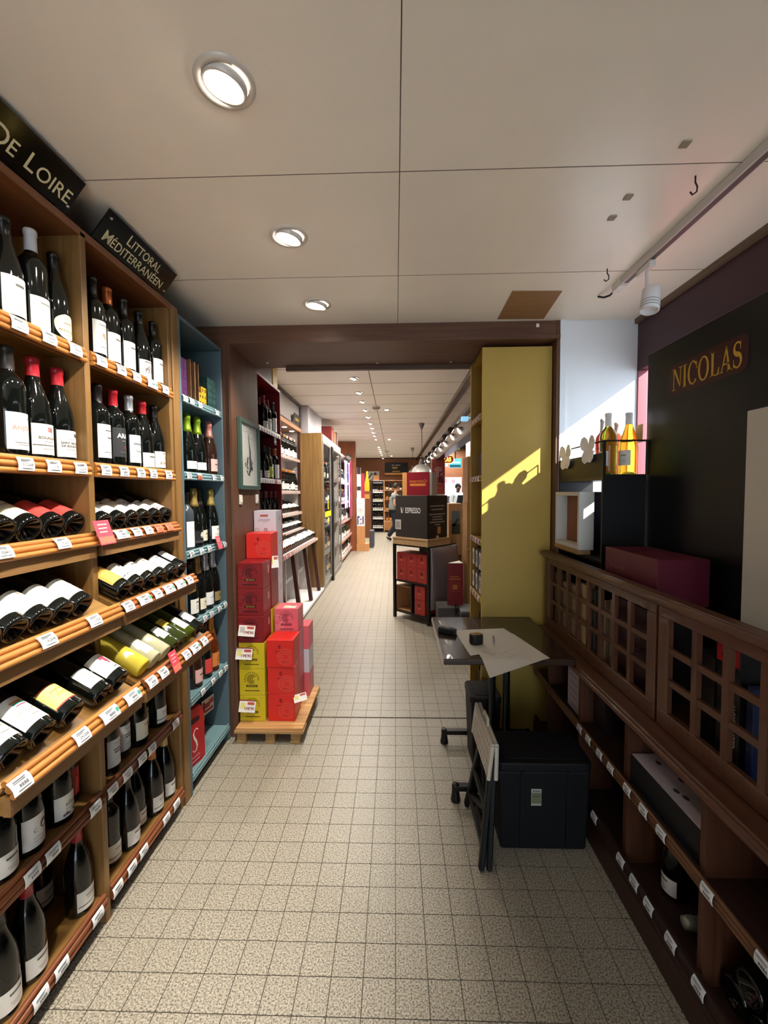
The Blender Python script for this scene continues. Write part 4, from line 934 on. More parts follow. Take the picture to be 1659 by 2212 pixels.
# ================================================================== RIGHT COUNTER
WN = wood('482a1b', '5c3926', 'y', .4, coat=.15); WNZ = wood('482a1b', '5c3926', 'z', .4, coat=.15); WND = wood('2a1710', '35201a', 'y', .5)
ct = thing('display_counter', 'dark walnut counter with lattice doors and open shelves under the window', 'counter', (.95, 1.3, 0))
def C_(mb, name, m=WN, **k): return part(mb, name, m, ct, world=True, **k)
CY0, CY1 = .35, 2.484
C_(bx(.82, .835, CY0, CY1, 0, .10), 'plinth', wood('30170f', '3d2016', 'y', .4))
C_(bx(.822, 1.385, CY0, CY1, .10, .125), 'bottom_board', WND)
C_(bx(.825, .838, CY0, CY1, .125, .165), 'bottom_rail', WND)
C_(bx(1.36, 1.385, CY0, CY1, .125, .69), 'back_panel', WND)
C_(bx(.815, 1.385, CY0, CY1, .69, .715), 'ledge', WN, bevel=.004)
C_(MB().tube([(.815, CY0, .695), (.815, CY1, .695)], .014, 8), 'ledge_moulding', WN)
C_(bx(.835, .85, CY0, CY1, .655, .69), 'apron', WN)
sh = C_(bx(.83, 1.36, CY0, CY1, .425, .44), 'shelf_board', WND)
for dz, r in ((.012, .007), (-.002, .008), (-.016, .007)): part(MB().tube([(.828, CY0, .438+dz), (.828, CY1, .438+dz)], r, 8), 'lip_rail', wood('5b3a22', '6e4a2c', 'y', .4), sh, world=True)
for y_ in (.36, .75, 1.14, 1.53, 1.92, 2.31): C_(bx(.845, 1.36, y_-.011, y_+.011, .125, .69), 'divider', WNZ)
C_(bx(.862, .91, CY0, CY1, 1.13, 1.16), 'top_rail', WN, bevel=.006, seg=2)
C_(MB().tube([(.864, CY0, 1.142), (.864, CY1, 1.142)], .014, 10), 'rail_moulding', WN)
C_(bx(.88, .90, CY1-.03, CY1, .715, 1.13), 'end_stile', WNZ)
def lattice(y0, y1, n):
    d = C_(bx(.88, .90, y0, y1, 1.088, 1.13), 'lattice_door', WN, bevel=.002)
    for nm, a in (('bottom_frame', (.88, .90, y0, y1, .717, .775)), ('side_frame', (.88, .90, y0, y0+.05, .775, 1.088)), ('side_frame', (.88, .90, y1-.05, y1, .775, 1.088))):
        part(bx(*a), nm, WNZ, d, world=True, bevel=.002)
    p_ = (y1-y0-.1)/n
    for i in range(1, n): part(bx(.882, .898, y0+.05+i*p_-.011, y0+.05+i*p_+.011, .775, 1.088), 'muntin', WNZ, d, world=True)
    for k in (1, 2): part(bx(.884, .896, y0+.05, y1-.05, .775+k*.1045-.010, .775+k*.1045+.010), 'muntin', WN, d, world=True)
lattice(1.43, 2.45, 8); lattice(.37, 1.415, 8)
GC = 'price tags on the dark counter'
for i, (px, py) in enumerate(((1252, 1565), (1271, 1590), (1295, 1622), (1319, 1658), (1355, 1700), (1390, 1745), (1428, 1795), (1528, 1915), (1650, 2075))):
    p = onX(px, py, .818); price_tag((.8175, p.y, .44), 'white price tag, %s from the doorway on the counter shelf lip' % ORD[i], 5, w=.042, h=.032, right=(0, -1, 0), out=(-1, 0, 0), group=GC)
for i, (px, py) in enumerate(((1283, 1766), (1340, 1852), (1369, 1907), (1400, 1973), (1448, 2032), (1508, 2128))):
    p = onX(px, py, .819); price_tag((.8195, p.y, .145), 'white price tag, %s from the doorway on the counter bottom rail' % ORD[i], 12, w=.045, h=.032, right=(0, -1, 0), out=(-1, 0, 0), group=GC)
# goods in the counter
def printed(x0, x1, y0, y1, z0, z1, col, label, prints=(), name='carton', cat='box', sides=None):
    """box with prints on its aisle face (-x): (vf, dx, dy, colour); sides: colour of the other faces"""
    o = thing(name, label, cat, ((x0+x1)/2, (y0+y1)/2, z0))
    c = part(bx(x0, x1, y0, y1, z0, z1), 'carton', mat(col, .5), o, world=True, bevel=.0015)
    M = frame((x0-.0005, (y0+y1)/2, (z0+z1)/2), (0, -1, 0), (0, 0, 1)); by = {}
    for (v, f), dx, dy, cc in prints: flat(by.setdefault(cc, MB()), v, f, M, dx, dy, .0006)
    for cc, m_ in by.items(): part(m_, 'print', mat(cc, .5), c, world=True)
    return o
Ls = lambda n, w: [(rect2(-w, w, -.0015, .0015), 0, .06-i*.035, '4a4448') for i in range(n)]
printed(.86, .92, 1.95, 2.09, .44, .655, 'b9aab0', 'pale mauve carton with printed lines below the counter ledge', Ls(5, .04))
printed(.90, 1.0, 1.80, 1.90, .44, .62, '201512', 'dark box beside the pale mauve carton')
printed(.88, .98, 1.56, 1.60, .44, .67, 'b3a99f', 'white tall sleeve standing in the counter shelf', Ls(3, .01))
o = printed(.855, .99, 1.165, 1.515, .4405, .545, '15161a', 'black and white gift box lying on the counter shelf')
part(bx(.857, .989, 1.167, 1.513, .5448, .5462), 'white_lid', mat('c4b9bf', .5), o, world=True)
part(bx(.8565, .9885, 1.1635, 1.1652, .442, .5445), 'barcode_end', mat('bdb3b8', .5), o, world=True)
mb = MB(); Mt = frame((.92, 1.34, .5463), (0, -1, 0), (1, 0, 0))
for dx, dy in ((-.12, .0), (-.03, .02), (.05, -.02), (.1, .03), (.02, -.03)): flat(mb, *disc2(.008, 10, 1.6), Mt, dx, dy, .0004)
part(mb, 'lid_print', mat('4a3a44', .5), o, world=True)
printed(1.0, 1.06, 1.41, 1.50, .4405, .655, '8e1219', 'red carton with pale scroll standing behind the gift box', [(ring2(.012, .016, 12, 30, 330), 0, .05, 'c9a9a0'), (ring2(.02, .024, 12, 200, 340), 0, .05, 'c9a9a0')])
printed(1.0, 1.06, 1.28, 1.405, .4405, .64, 'bfb6b4', 'white carton with brown drawing behind the gift box', [(disc2(.02, 12), 0, .02, '5a3a30'), (disc2(.013, 12), .006, .026, 'bfb6b4')])
printed(1.0, 1.06, 1.165, 1.275, .4405, .615, 'b4abaa', 'white carton at the near end behind the gift box', [(rect2(-.03, .03, -.001, .001), 0, .03, '7a7274')])
bottle(stand(.95, 1.40, .1255, 180), 'champagne bottle with silver green foil standing in the dark counter bottom', 'champagne', cap='8d937c', metal=.4, zc=.19, s=.93, sty='low')
bottle(Matrix.Translation((1.20, 1.26, .1705)) @ Matrix.Rotation(radians(-90), 4, 'Y'), 'champagne bottle lying with its silver neck towards the aisle in the counter bottom', 'champagne', cap='9a9f90', metal=.4, zc=.24)
for i, (x_, y_) in enumerate(((1.16, 1.075), (1.16, .985), (1.16, .895), (1.16, .805))):
    bottle(Matrix.Translation((.885, y_, .1665)) @ Matrix.Rotation(radians(90), 4, 'Y'), 'dark bottle lying in the near counter bay, %s from the divider' % ORD[i], 'burgundy', group='bottles lying in the near counter bay')
for i, y_ in enumerate((1.03, .94)):
    bottle(Matrix.Translation((.885, y_, .1665+.073)) @ Matrix.Rotation(radians(90), 4, 'Y'), 'dark bottle on the pile in the near counter bay, %s from the divider' % ORD[i], 'burgundy', group='bottles lying in the near counter bay')
# goods behind the lattice
ZL = .7155
def tallbox(y0, y1, h, col, label, x0=.93, d=.07, prints=()): printed(x0, x0+d, y0, y1, ZL, ZL+h, col, label, prints)
tallbox(2.33, 2.40, .33, '5a4630', 'brown tube box at the doorway end behind the lattice', .905, .042)
tallbox(2.22, 2.29, .30, '8d7d66', 'tan carton behind the lattice near the doorway', .905, .042, prints=Ls(4, .02))
tallbox(2.11, 2.18, .31, 'a08a70', 'beige carton with lines behind the lattice', .905, .042, prints=Ls(4, .02))
tallbox(2.0, 2.075, .34, 'b39a70', 'pale wooden box behind the lattice', .905, .042)
tallbox(1.915, 1.985, .33, '3c3a38', 'charcoal carton behind the lattice', .905, .042)
for i in range(3): tallbox(1.80+.03*i, 1.822+.03*i, .32-.01*i, ('8b7c66', '6f6350', '9a8a70')[i], 'thin tan sleeve, %s of three behind the lattice' % ORD[2-i], .925, .035)
scr = [(ring2(.008, .011, 10, 0, 300), (i % 2)*.03-.015, .09-(i//2)*.045, '7a6a66') for i in range(6)]
tallbox(1.49, 1.77, .345, '2c1113', 'dark maroon gift box with scroll pattern behind the lattice', .93, .038, prints=scr)
tallbox(1.27, 1.36, .28, '131519', 'black carton at the second lattice door', .96, .07)
o = printed(.925, 1.0, 1.135, 1.215, ZL, ZL+.36, '101114', "black whisky carton with red top behind the second lattice door", [(rect2(-.0405, .0405, .125, .181), 0, 0, 'a3111b'), (text('TAYLO', .016, .01), 0, .145, 'd9c6c0')])
mb = MB(); Mv = frame((.9243, 1.152, ZL+.14), (0, 0, 1), (0, 1, 0)); flat(mb, *text('GLENMORAY', .026, .005, .8), Mv, 0, 0, .0004); part(mb, 'vertical_lettering', mat('b9bcc0', .5), o, world=True)
tallbox(1.095, 1.117, .27, '16234a', 'navy carton beside the whisky carton')
# maroon box, white board, black sign board, stand with bottles
o = thing('gift_box', 'maroon gift box lying above the lattice door', 'box', (1.03, 1.70, .716), radians(0))
M_MAR = mat('5b1a2b', .4)
c = part(bx(.935, 1.12, 1.515, 1.89, 1.085, 1.257), 'carton', M_MAR, o, world=True, bevel=.002)
part(bx(.935, 1.12, 1.72, 1.7212, 1.2572, 1.2578), 'lid_seam', mat('2c0c15', .5), c, world=True)
mb = MB(); Mv = frame((.9345, 1.80, 1.18), (0, -1, 0), (0, 0, 1))
for i in range(4): flat(mb, *stroke2([(i*.03-.045, .012), (i*.03-.035, -.004), (i*.03-.025, .012)], .0025), Mv, 0, 0, .0004)
part(mb, 'chevron_mark', mat('93707a', .5), c, world=True)
part(bx(.975, 1.1, 1.54, 1.86, .716, 1.085), 'support_carton', mat('1d1214', .6), o, world=True)
o = thing('sign_board', 'black board lettered NICOLAS in gold standing in the window', 'sign', (1.16, 1.1, ZL))
c = part(bx(1.15, 1.165, .25, 1.968, ZL, 2.118), 'board', mat('080808', .35), o, world=True, bevel=.002)
Mn = frame((1.1494, 1.617, 1.958), (0, -1, 0), (0, 0, 1))
mb = MB(); flat(mb, rrect(.40, .125, .03), [tuple(range(20))], Mn, 0, 0, .0003); pl = part(mb, 'name_plate', mat('3a0f12', .4), c, world=True)
v, f, L = serif_word(); k = .355/L; mb = MB(); flat(mb, [(x*k, y*.088) for x, y in v], f, Mn, 0, 0, .0009); part(mb, 'lettering', mat('c29a34', .4), pl, world=True, label='NICOLAS in gold serif capitals')
solo(bx(1.045, 1.065, .55, 1.288, ZL, 1.738), 'white_board', mat('b9b4a8', .5), 'plain off-white board leaning in front of the black sign board', 'board', bevel=.002)
st_ = thing('display_stand', 'black display stand with wire gallery in the corner of the window', 'stand', (1.06, 2.22, ZL))
BK = mat('0b0b0c', .4); SX0, SX1, SY0, SY1 = .952, 1.145, 1.955, 2.483
part(bx(SX0, SX1, SY0, SY0+.016, ZL, 1.58), 'end_panel', BK, st_, world=True, bevel=.001)
part(bx(SX0, SX1, SY1-.016, SY1, ZL, 1.58), 'end_panel', BK, st_, world=True, bevel=.001)
part(bx(SX1-.01, SX1, SY0+.016, SY1-.016, ZL, 1.5), 'back_panel', mat('1b2f52', .5), st_, world=True)
part(bx(SX0, SX1, SY0+.016, SY1-.016, 1.555, 1.572), 'top_shelf', BK, st_, world=True)
part(bx(SX0, SX0+.012, SY0, SY1, 1.572, 1.68), 'header_board', mat('1d1a12', .5), st_, world=True, bevel=.001)
part(bx(SX0, SX1-.01, SY0+.016, SY1-.016, 1.165, 1.18), 'middle_shelf', BK, st_, world=True)
part(bx(SX0-.004, SX0+.008, SY0-.004, SY0+.008, ZL, 1.73), 'post', BK, st_, world=True)
part(MB().tube([(SX0+.002, SY1-.01, 1.6), (SX0+.002, SY1-.01, 1.733), (SX0+.002, SY0, 1.733), (SX1, SY0, 1.733), (SX1, SY1-.01, 1.733), (SX1, SY1-.01, 1.58)], .004, 6), 'wire_gallery', BK, st_, world=True)
part(MB().tube([(SX1, SY0, 1.733), (SX1, SY0, 1.58)], .004, 6), 'wire_post', BK, st_, world=True)
for i, (y_, z_) in enumerate(((2.36, 1.70), (2.09, 1.715))):
    o = thing('white_bow', 'white ribbon bow tied to the wire gallery, %s' % ('nearer the wall' if i == 0 else 'nearer the viewer'), 'bow', (SX0, y_, z_), group='white bows on the gallery')
    for a in (28, 152, 235, 300):
        t = radians(a); d = Vector((-.1, cos(t), sin(t))).normalized(); up = Vector((-1, 0, 0))
        mb = MB(); pts = [Vector((SX0-.006, y_, z_))+d*s_ for s_ in (0, .03, .06, .08)]
        n_ = d.cross(up).normalized(); v = []
        for q, w_ in zip(pts, (.008, .032, .034, .016)): v += [q+n_*w_+up*.002, q-n_*w_+up*.002, q+n_*w_-up*.001, q-n_*w_-up*.001]
        fcs = []
        for j in range(3):
            b = j*4; fcs += [(b, b+4, b+5, b+1), (b+2, b+3, b+7, b+6), (b, b+2, b+6, b+4), (b+1, b+5, b+7, b+3)]
        fcs += [(0, 1, 3, 2), (12, 14, 15, 13)]
        mb.add(v, fcs); part(mb, 'ribbon_loop', mat('f2f4f6', .5), o, world=True)
GW = 'bottles on the window stand'
bottle(stand(1.033, 2.078, 1.5725, 200), 'green wine bottle with white screw cap on the window stand', 'bordeaux', glass='green', cap='dfe0e2', sty='clearw2', group=GW, s=1.02)
bottle(stand(1.07, 2.205, 1.5725, 200), 'red bottle with white screw cap behind the green one on the window stand', 'bordeaux', glass='rose', cap='dfe0e2', group=GW)
bottle(stand(1.097, 2.016, 1.5725, 210), 'golden wine bottle with white screw cap on the window stand', 'burgundy', glass='gold', cap='dcdde2', sty='clearw2', group=GW, s=1.0)
o = thing('neck_tag', 'cream paper tag hanging on the golden bottle neck', 'tag', (1.135, 1.995, 1.78)); part(bx(-.002, .0, -.025, .025, -.04, .03), 'tag_card', mat('cfae7a', .6), o)
bottle(stand(1.103, 2.132, 1.5725, 200), 'clear pink bottle beside the golden one on the window stand', 'bordeaux', glass='rose', cap='c9a9a4', group=GW, s=.9)
tr = thing('wooden_tray', 'white edged wooden tray standing upright on the window stand', 'tray', (1.0, 2.29, 1.205), radians(0))
WHT = mat('cfd2cf', .5)
ty0, ty1, tz0, tz1 = 2.14, 2.455, 1.206, 1.50
part(bx(.985, 1.0, ty0+.02, ty1-.02, tz0+.02, tz1-.02), 'base_panel', wood('7a4524', '8f5730', 'z', .5), tr, world=True)
for a in ((ty0, ty1, tz0, tz0+.02), (ty0, ty1, tz1-.02, tz1), (ty0, ty0+.02, tz0+.02, tz1-.02), (ty1-.02, ty1, tz0+.02, tz1-.02)): part(bx(.925, 1.0, *a), 'rim', WHT, tr, world=True, bevel=.001)
solo(bx(.925, .99, 2.15, 2.46, 1.181, 1.205), 'wood_block', wood('9c7a50', 'b08d60', 'y', .6), 'light wooden block under the upright tray', 'block', bevel=.001)
# ================================================================== TABLE AND WHAT IS ON IT
TZ = .742
tb = thing('table', 'dark brown rectangular table with black metal pedestal', 'table', (.52, 2.2, 0))
TOP = wood('2a1e18', '3c2c24', 'x', .22, coat=.25)
part(bx(.216, .812, 1.888, 2.54, TZ-.028, TZ), 'table_top', TOP, tb, world=True, bevel=.005, seg=2)
BKM = mat('0c0b0b', .35)
for x_ in (.50, .575): part(MB().tube([(x_, 2.17, .04), (x_, 2.17, TZ-.028)], .019, 12), 'column', BKM, tb, world=True)
part(bx(.44, .64, 2.02, 2.32, TZ-.04, TZ-.028), 'bracket', BKM, tb, world=True)
for y_ in (1.99, 2.465):
    part(bx(.275, .8, y_-.018, y_+.018, .055, .08), 'foot_bar', BKM, tb, world=True, bevel=.003)
    for x_ in (.285, .78):
        f_ = part(MB().lathe([(0, .085), (.014, .085), (.018, .08), (.018, .05), (.02, .03), (.024, .012), (.024, 0), (0, 0)], 12, M=Matrix.Translation((x_, y_, 0))), 'foot', BKM, tb, world=True)
part(bx(.575, .62, 1.99, 2.465, .05, .075), 'foot_bar', BKM, tb, world=True)
def sheet(pts, z, label, prints=(), droop=None):
    o = thing('paper_sheet', label, 'paper', (sum(p[0] for p in pts)/len(pts), sum(p[1] for p in pts)/len(pts), z))
    mb = MB(); n = 8
    a, b, c_, d_ = [Vector((p[0], p[1], 0)) for p in pts]; v = []
    for i in range(n+1):
        for j in range(n+1):
            p = a.lerp(b, i/n).lerp(d_.lerp(c_, i/n), j/n); zz = z
            if p.y < 1.884: zz = z-(1.884-p.y)*.22
            v.append((p.x, p.y, zz))
    f = [(i*(n+1)+j, (i+1)*(n+1)+j, (i+1)*(n+1)+j+1, i*(n+1)+j+1) for i in range(n) for j in range(n)]
    m2 = len(v); v += [(x, y, zz-.0008) for x, y, zz in v]; f += [tuple(m2+k for k in reversed(q)) for q in list(f)]
    mb.add(v, f); c2_ = part(mb, 'sheet', mat('c9c5bc', .6), o, world=True)
    return o, c2_
sheet([(.318, 2.29), (.60, 2.325), (.665, 2.06), (.345, 1.93)], TZ+.0009, 'white paper sheet under the sketch on the table')
o, c2_ = sheet([(.385, 2.02), (.625, 2.235), (.70, 1.90), (.395, 1.755)], TZ+.0024, 'white paper with pencil floor plan hanging over the table edge')
mb = MB(); Mp = frame((.53, 1.985, TZ+.0036), (.74, .66, 0), (-.55, .83, 0))
for pts in ([(-.06, -.05), (.08, -.06), (.09, .06), (-.05, .07), (-.06, -.05)], [(-.02, -.055), (-.01, .065)], [(-.055, 0), (.08, -.005)]): flat(mb, *stroke2(pts, .0014), Mp)
part(mb, 'pencil_lines', mat('8f8d88', .6), c2_, world=True)
mb = MB()
for i in range(7): flat(mb, *stroke2([(-.11+.0, .075-i*.011), (-.075+.004*(i % 3), .078-i*.011)], .0018), Mp)
part(mb, 'handwriting', mat('55534f', .6), c2_, world=True)
o = thing('tape_measure', 'black tape measure with yellow top on the papers', 'tape measure', (.40, 2.08, TZ+.0035), radians(12))
part(MB().prism(rrect(.066, .05, .02), 0, .05), 'case', mat('121212', .4), o, bevel=.006, seg=2)
mb = MB(); v = rrect(.05, .036, .015); flat(mb, v, [tuple(range(len(v)))], Matrix.Translation((0, 0, .0503))); t_ = part(mb, 'top_label', mat('b0913a', .45), o)
mb = MB(); flat(mb, *ring2(.008, .011, 16), Matrix.Translation((0, 0, .0508))); flat(mb, *rect2(-.018, .018, -.0015, .0015), Matrix.Translation((0, 0, .051))); part(mb, 'logo', mat('2a2414', .5), t_)
o = thing('card_reader', 'black handheld device lying at the table edge', 'device', (.275, 2.24, TZ+.0003), radians(-26))
part(MB().prism(rrect(.098, .04, .01), 0, .03), 'body', mat('111315', .35), o, bevel=.004)
part(bx(.0, .035, -.013, .013, .030, .0315), 'screen', mat('2c3436', .1), o); part(bx(-.04, -.01, -.014, .014, .030, .032), 'keypad', mat('1d2022', .5), o)
o = thing('pen', 'silver pen lying on the floor plan sketch', 'pen', (.495, 2.125, TZ+.008), radians(78))
part(MB().tube([(-.065, 0, 0), (.05, 0, 0)], .0045, 8), 'barrel', mat('b7b9bb', .3, metal=.6), o); part(MB().tube([(.05, 0, 0), (.068, 0, 0)], .0045, 8, radii=[.0042, .001]), 'tip', mat('55585a', .3, metal=.6), o)
part(bx(-.06, -.025, -.001, .001, .0045, .0065), 'clip', mat('a9abad', .3, metal=.8), o)
# ---- storage crates under and beside the table
def crate(x0, x1, y0, y1, h, label, sticker=False):
    o = thing('storage_crate', label, 'crate', ((x0+x1)/2, (y0+y1)/2, 0)); K = mat('0f1012', .6, spec=.3)
    w, d = x1-x0, y1-y0; t = .012
    mb = MB()
    v = [(-w/2+t, -d/2+t, 0), (w/2-t, -d/2+t, 0), (w/2-t, d/2-t, 0), (-w/2+t, d/2-t, 0), (-w/2, -d/2, h-.035), (w/2, -d/2, h-.035), (w/2, d/2, h-.035), (-w/2, d/2, h-.035)]
    mb.add(v, [(3, 2, 1, 0), (4, 5, 6, 7), (0, 1, 5, 4), (1, 2, 6, 5), (2, 3, 7, 6), (3, 0, 4, 7)]); c = part(mb, 'tub', K, o, bevel=.012, seg=3)
    part(MB().prism(rrect(w+.012, d+.012, .03), h-.036, h), 'lid', mat('121316', .55, spec=.3), o, bevel=.006, seg=2)
    part(MB().prism(rrect(w-.05, d-.05, .03), h-.0002, h+.003), 'lid_panel', mat('131417', .6, spec=.3), o)
    for s_ in (-1, 1): part(bx(s_*w*.25-.006, s_*w*.25+.006, -d/2-.002, -d/2+.008, .02, h-.04), 'rib', K, c)
    if sticker:
        M = frame((-.03, -d/2-.001, h*.62), (1, 0, 0), (0, 0, 1)); M = frame((-.035, -d/2+.001, h*.615), (1, 0, 0), (0, -.02, 1))
        st2 = part(bx(-.021, .021, -.036, .036, 0, .0012, M=M), 'sticker', mat('aeb1ae', .5), c)
        mb = MB(); flat(mb, *rect2(-.02, .02, -.027, .02), M, 0, 0, .0018); part(mb, 'sticker_band', mat('6f7358', .5), st2)
        mb = MB(); flat(mb, *rect2(-.016, .016, .026, .029), M, 0, 0, .002); flat(mb, *rect2(-.016, .016, .004, .0065), M, 0, 0, .0022); part(mb, 'sticker_print', mat('2f3228', .5), st2)
crate(.422, .802, 1.70, 1.93, .385, 'black lidded storage crate with a small sticker in front of the table', True)
crate(.402, .56, 2.215, 2.425, .40, 'smaller black lidded storage crate under the table')
# ---- folded step stool leaning on the crate
fs = thing('folding_stool', 'folded black step stool with perforated white top against the crate', 'stool', (.36, 1.78, 0))
BKP = mat('0a0a0b', .5, spec=.3); WP = mat('c2bcae', .5)
def leg_panel(x_b, x_t, z0, z1):
    mb = MB()
    P = [((1.61, z0), (1.70, z1)), ((1.955, z0), (1.87, z1))]
    o1 = None
    for (a, b) in P:
        q = part(MB().bar((x_b, a[0], a[1]), (x_t, b[0], b[1]), .03, .022, up=(1, 0, 0)), 'leg', BKP, fs, world=True, bevel=.004)
    for t0 in (.18, .5, .86):
        za = z0+(z1-z0)*t0; ya = 1.61+.09*t0; yb = 1.955-.085*t0; xx = x_b+(x_t-x_b)*t0
        part(MB().bar((xx, ya, za), (xx, yb, za), .014, .035), 'cross_bar', BKP, fs, world=True, bevel=.002)
    part(MB().bar((x_b+(x_t-x_b)*.5, 1.66, z0+(z1-z0)*.5), (x_b+(x_t-x_b)*.86, 1.87, z0+(z1-z0)*.86), .012, .02), 'brace', BKP, fs, world=True)
    part(MB().bar((x_b+(x_t-x_b)*.18, 1.92, z0+(z1-z0)*.18), (x_b+(x_t-x_b)*.5, 1.67, z0+(z1-z0)*.5), .012, .02), 'brace', BKP, fs, world=True)
leg_panel(.332, .392, .005, .41); leg_panel(.362, .402, .005, .41)
def seat_half(x_, lean, nm, holes):
    """perforated half of the top: a slab built of cells with holes"""
    L0, L1, H0, H1 = 1.665, 2.005, .335, .475
    M = Matrix(((0, lean, 1, x_), (1, 0, 0, 0), (0, 1, 0, 0), (0, 0, 0, 1)))
    M = Matrix(((0, lean, 1, x_-lean*H0), (1, 0, 0, 0), (0, 1, 0, 0), (0, 0, 0, 1)))
    mb = MB(); T = .008; ny, nz = (12, 4) if holes else (1, 1); cy, cz = (L1-L0)/ny, (H1-H0)/nz
    for i in range(ny):
        for j in range(nz):
            c0, c1 = L0+(i+.5)*cy, H0+(j+.5)*cz; n = 12; sq = []; ho = []
            if not holes: mb.box(L0, L1, H0, H1, -T/2, T/2, M=M); continue
            for k in range(n):
                a = 2*pi*(k+.5)/n; m_ = max(abs(cos(a)), abs(sin(a)))
                sq.append((c0+cos(a)/m_*cy/2, c1+sin(a)/m_*cz/2)); ho.append((c0+cos(a)*.0075, c1+sin(a)*.0095))
            for z_, fl_ in ((T/2, 0), (-T/2, 1)):
                f = [(k, (k+1) % n, n+(k+1) % n, n+k) for k in range(n)]
                if fl_: f = [tuple(reversed(q)) for q in f]
                mb.add([(y, z, z_) for y, z in sq+ho], f, M=M)
            mb.add([(y, z, T/2) for y, z in ho]+[(y, z, -T/2) for y, z in ho], [(k, n+k, n+(k+1) % n, (k+1) % n) for k in range(n)], M=M)
    pn = part(mb, 'seat_half', WP, fs, world=True)
    for a in (((0), (L0, H1), (L1, H1)), ((0), (L0, H0), (L0, H1)), ((0), (L1, H0), (L1, H1))):
        p0 = M @ Vector((a[1][0], a[1][1], 0)); p1 = M @ Vector((a[2][0], a[2][1], 0)); part(MB().tube([p0, p1], .009, 8), 'rim', WP, pn, world=True)
    return pn
seat_half(.372, .12, 'outer', True); seat_half(.402, .02, 'inner', False)
part(MB().tube([(.398, 1.80, .478), (.402, 1.81, .505), (.402, 1.885, .505), (.398, 1.895, .478)], .006, 8), 'carry_handle', WP, fs, world=True)
# ================================================================== YELLOW BOOKCASE IN THE OPENING
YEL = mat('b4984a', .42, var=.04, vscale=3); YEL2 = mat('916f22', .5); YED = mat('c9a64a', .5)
yb = thing('yellow_bookcase', 'tall mustard yellow bookcase standing in the right side of the opening', 'bookcase', (.73, 2.76, 0))
def Y_(mb, name, m=YEL, **k): return part(mb, name, m, yb, world=True, **k)
BX0, BX1, BYA, BYB, BZT = .525, .933, 2.552, 2.95, 2.362
Y_(bx(BX0, BX1, BYA, BYA+.02, 0, BZT), 'side_panel', bevel=.001)
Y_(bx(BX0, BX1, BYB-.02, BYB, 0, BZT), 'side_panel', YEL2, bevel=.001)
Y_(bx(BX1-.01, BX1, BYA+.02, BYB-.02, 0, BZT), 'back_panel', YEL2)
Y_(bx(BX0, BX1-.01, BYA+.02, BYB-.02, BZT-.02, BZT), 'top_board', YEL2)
Y_(bx(BX0-.003, BX0, BYA, BYA+.02, 0, BZT), 'edge_band', YED); Y_(bx(BX0-.003, BX0, BYB-.02, BYB, 0, BZT), 'edge_band', YED)
YZ = [1.978, 1.60, 1.205, .845, .47, .09]
for i, z in enumerate(YZ):
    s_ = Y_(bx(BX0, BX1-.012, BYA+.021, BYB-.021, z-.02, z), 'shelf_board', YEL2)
    for dz in (-.002, -.014, -.026): part(MB().tube([(BX0-.001, BYA+.021, z+dz), (BX0-.001, BYB-.021, z+dz)], .006, 6), 'lip_rail', YED, s_, world=True)
    for j in range(4):
        price_tag((BX0-.009, BYA+.075+j*.085, z-.012), 'curled price tag, %s from the front on the %s bookcase lip' % (ORD[j], ORD[i]), 8, w=.05, h=.034, right=(0, -1, 0), out=(-1, 0, 0), col='d9c6c2', group='price tags on the yellow bookcase')
for i, (y_, gl, kd) in enumerate(((2.63, 'clear', 'spirit'), (2.74, 'clear', 'spirit'), (2.85, 'clear', 'bordeaux'))):
    bottle(stand(.62, y_, YZ[0]+.0005, 180), 'clear glass decanter bottle, %s from the front on the top bookcase shelf' % ORD[i], kd, glass=gl, cap='8a7a68', sty='low', group='bottles on the top bookcase shelf')
for i, y_ in enumerate((2.66, 2.8)): carton(.56, .70, y_-.05, y_+.05, YZ[1]+.0005, YZ[1]+.16, ('7a6a58', '3a2a22')[i], ('tan', 'brown')[i]+' carton on the second bookcase shelf')
n_ = 0
for j in range(2):
    for i in range(3):
        y_ = 2.64+i*.11; z_ = YZ[3]+.0005+j*.15
        o = thing('coffee_bag', 'dark grey coffee bag with white tag, %s from the front in the %s layer' % (ORD[i], ('lower', 'upper')[j]), 'bag', (.62, y_, z_), group='coffee bags on the bookcase'); n_ += 1
        c = part(MB().add([(-.08, -.045, 0), (.07, -.045, 0), (.07, .045, 0), (-.08, .045, 0), (-.07, -.04, .12), (.06, -.04, .12), (.06, .04, .12), (-.07, .04, .12), (-.02, -.035, .145), (.0, -.035, .145), (.0, .035, .145), (-.02, .035, .145)], [(3, 2, 1, 0), (0, 1, 5, 4), (1, 2, 6, 5), (2, 3, 7, 6), (3, 0, 4, 7), (4, 5, 9, 8), (5, 6, 10, 9), (6, 7, 11, 10), (7, 4, 8, 11), (8, 9, 10, 11)]), 'bag', mat('3b3836', .45), o, bevel=.008, seg=2)
        part(bx(-.092, -.0895, -.024, .024, .02, .125), 'hang_tag', mat('d8d3cd', .6), c)
        part(bx(-.0928, -.0922, -.014, .014, .05, .1), 'tag_print', mat('7d7873', .6), c)
for i in range(3): bottle(stand(.60, 2.65+i*.1, YZ[4]+.0005, 180), 'dark bottle with white label, %s from the front on the fifth bookcase shelf' % ORD[i], 'bordeaux', sty='low', group='bottles on the low bookcase shelves')
for i in range(3): bottle(stand(.60, 2.65+i*.1, YZ[5]+.0005, 180), 'dark bottle with white label, %s from the front on the lowest bookcase shelf' % ORD[i], 'bordeaux', sty='plain', group='bottles on the low bookcase shelves')
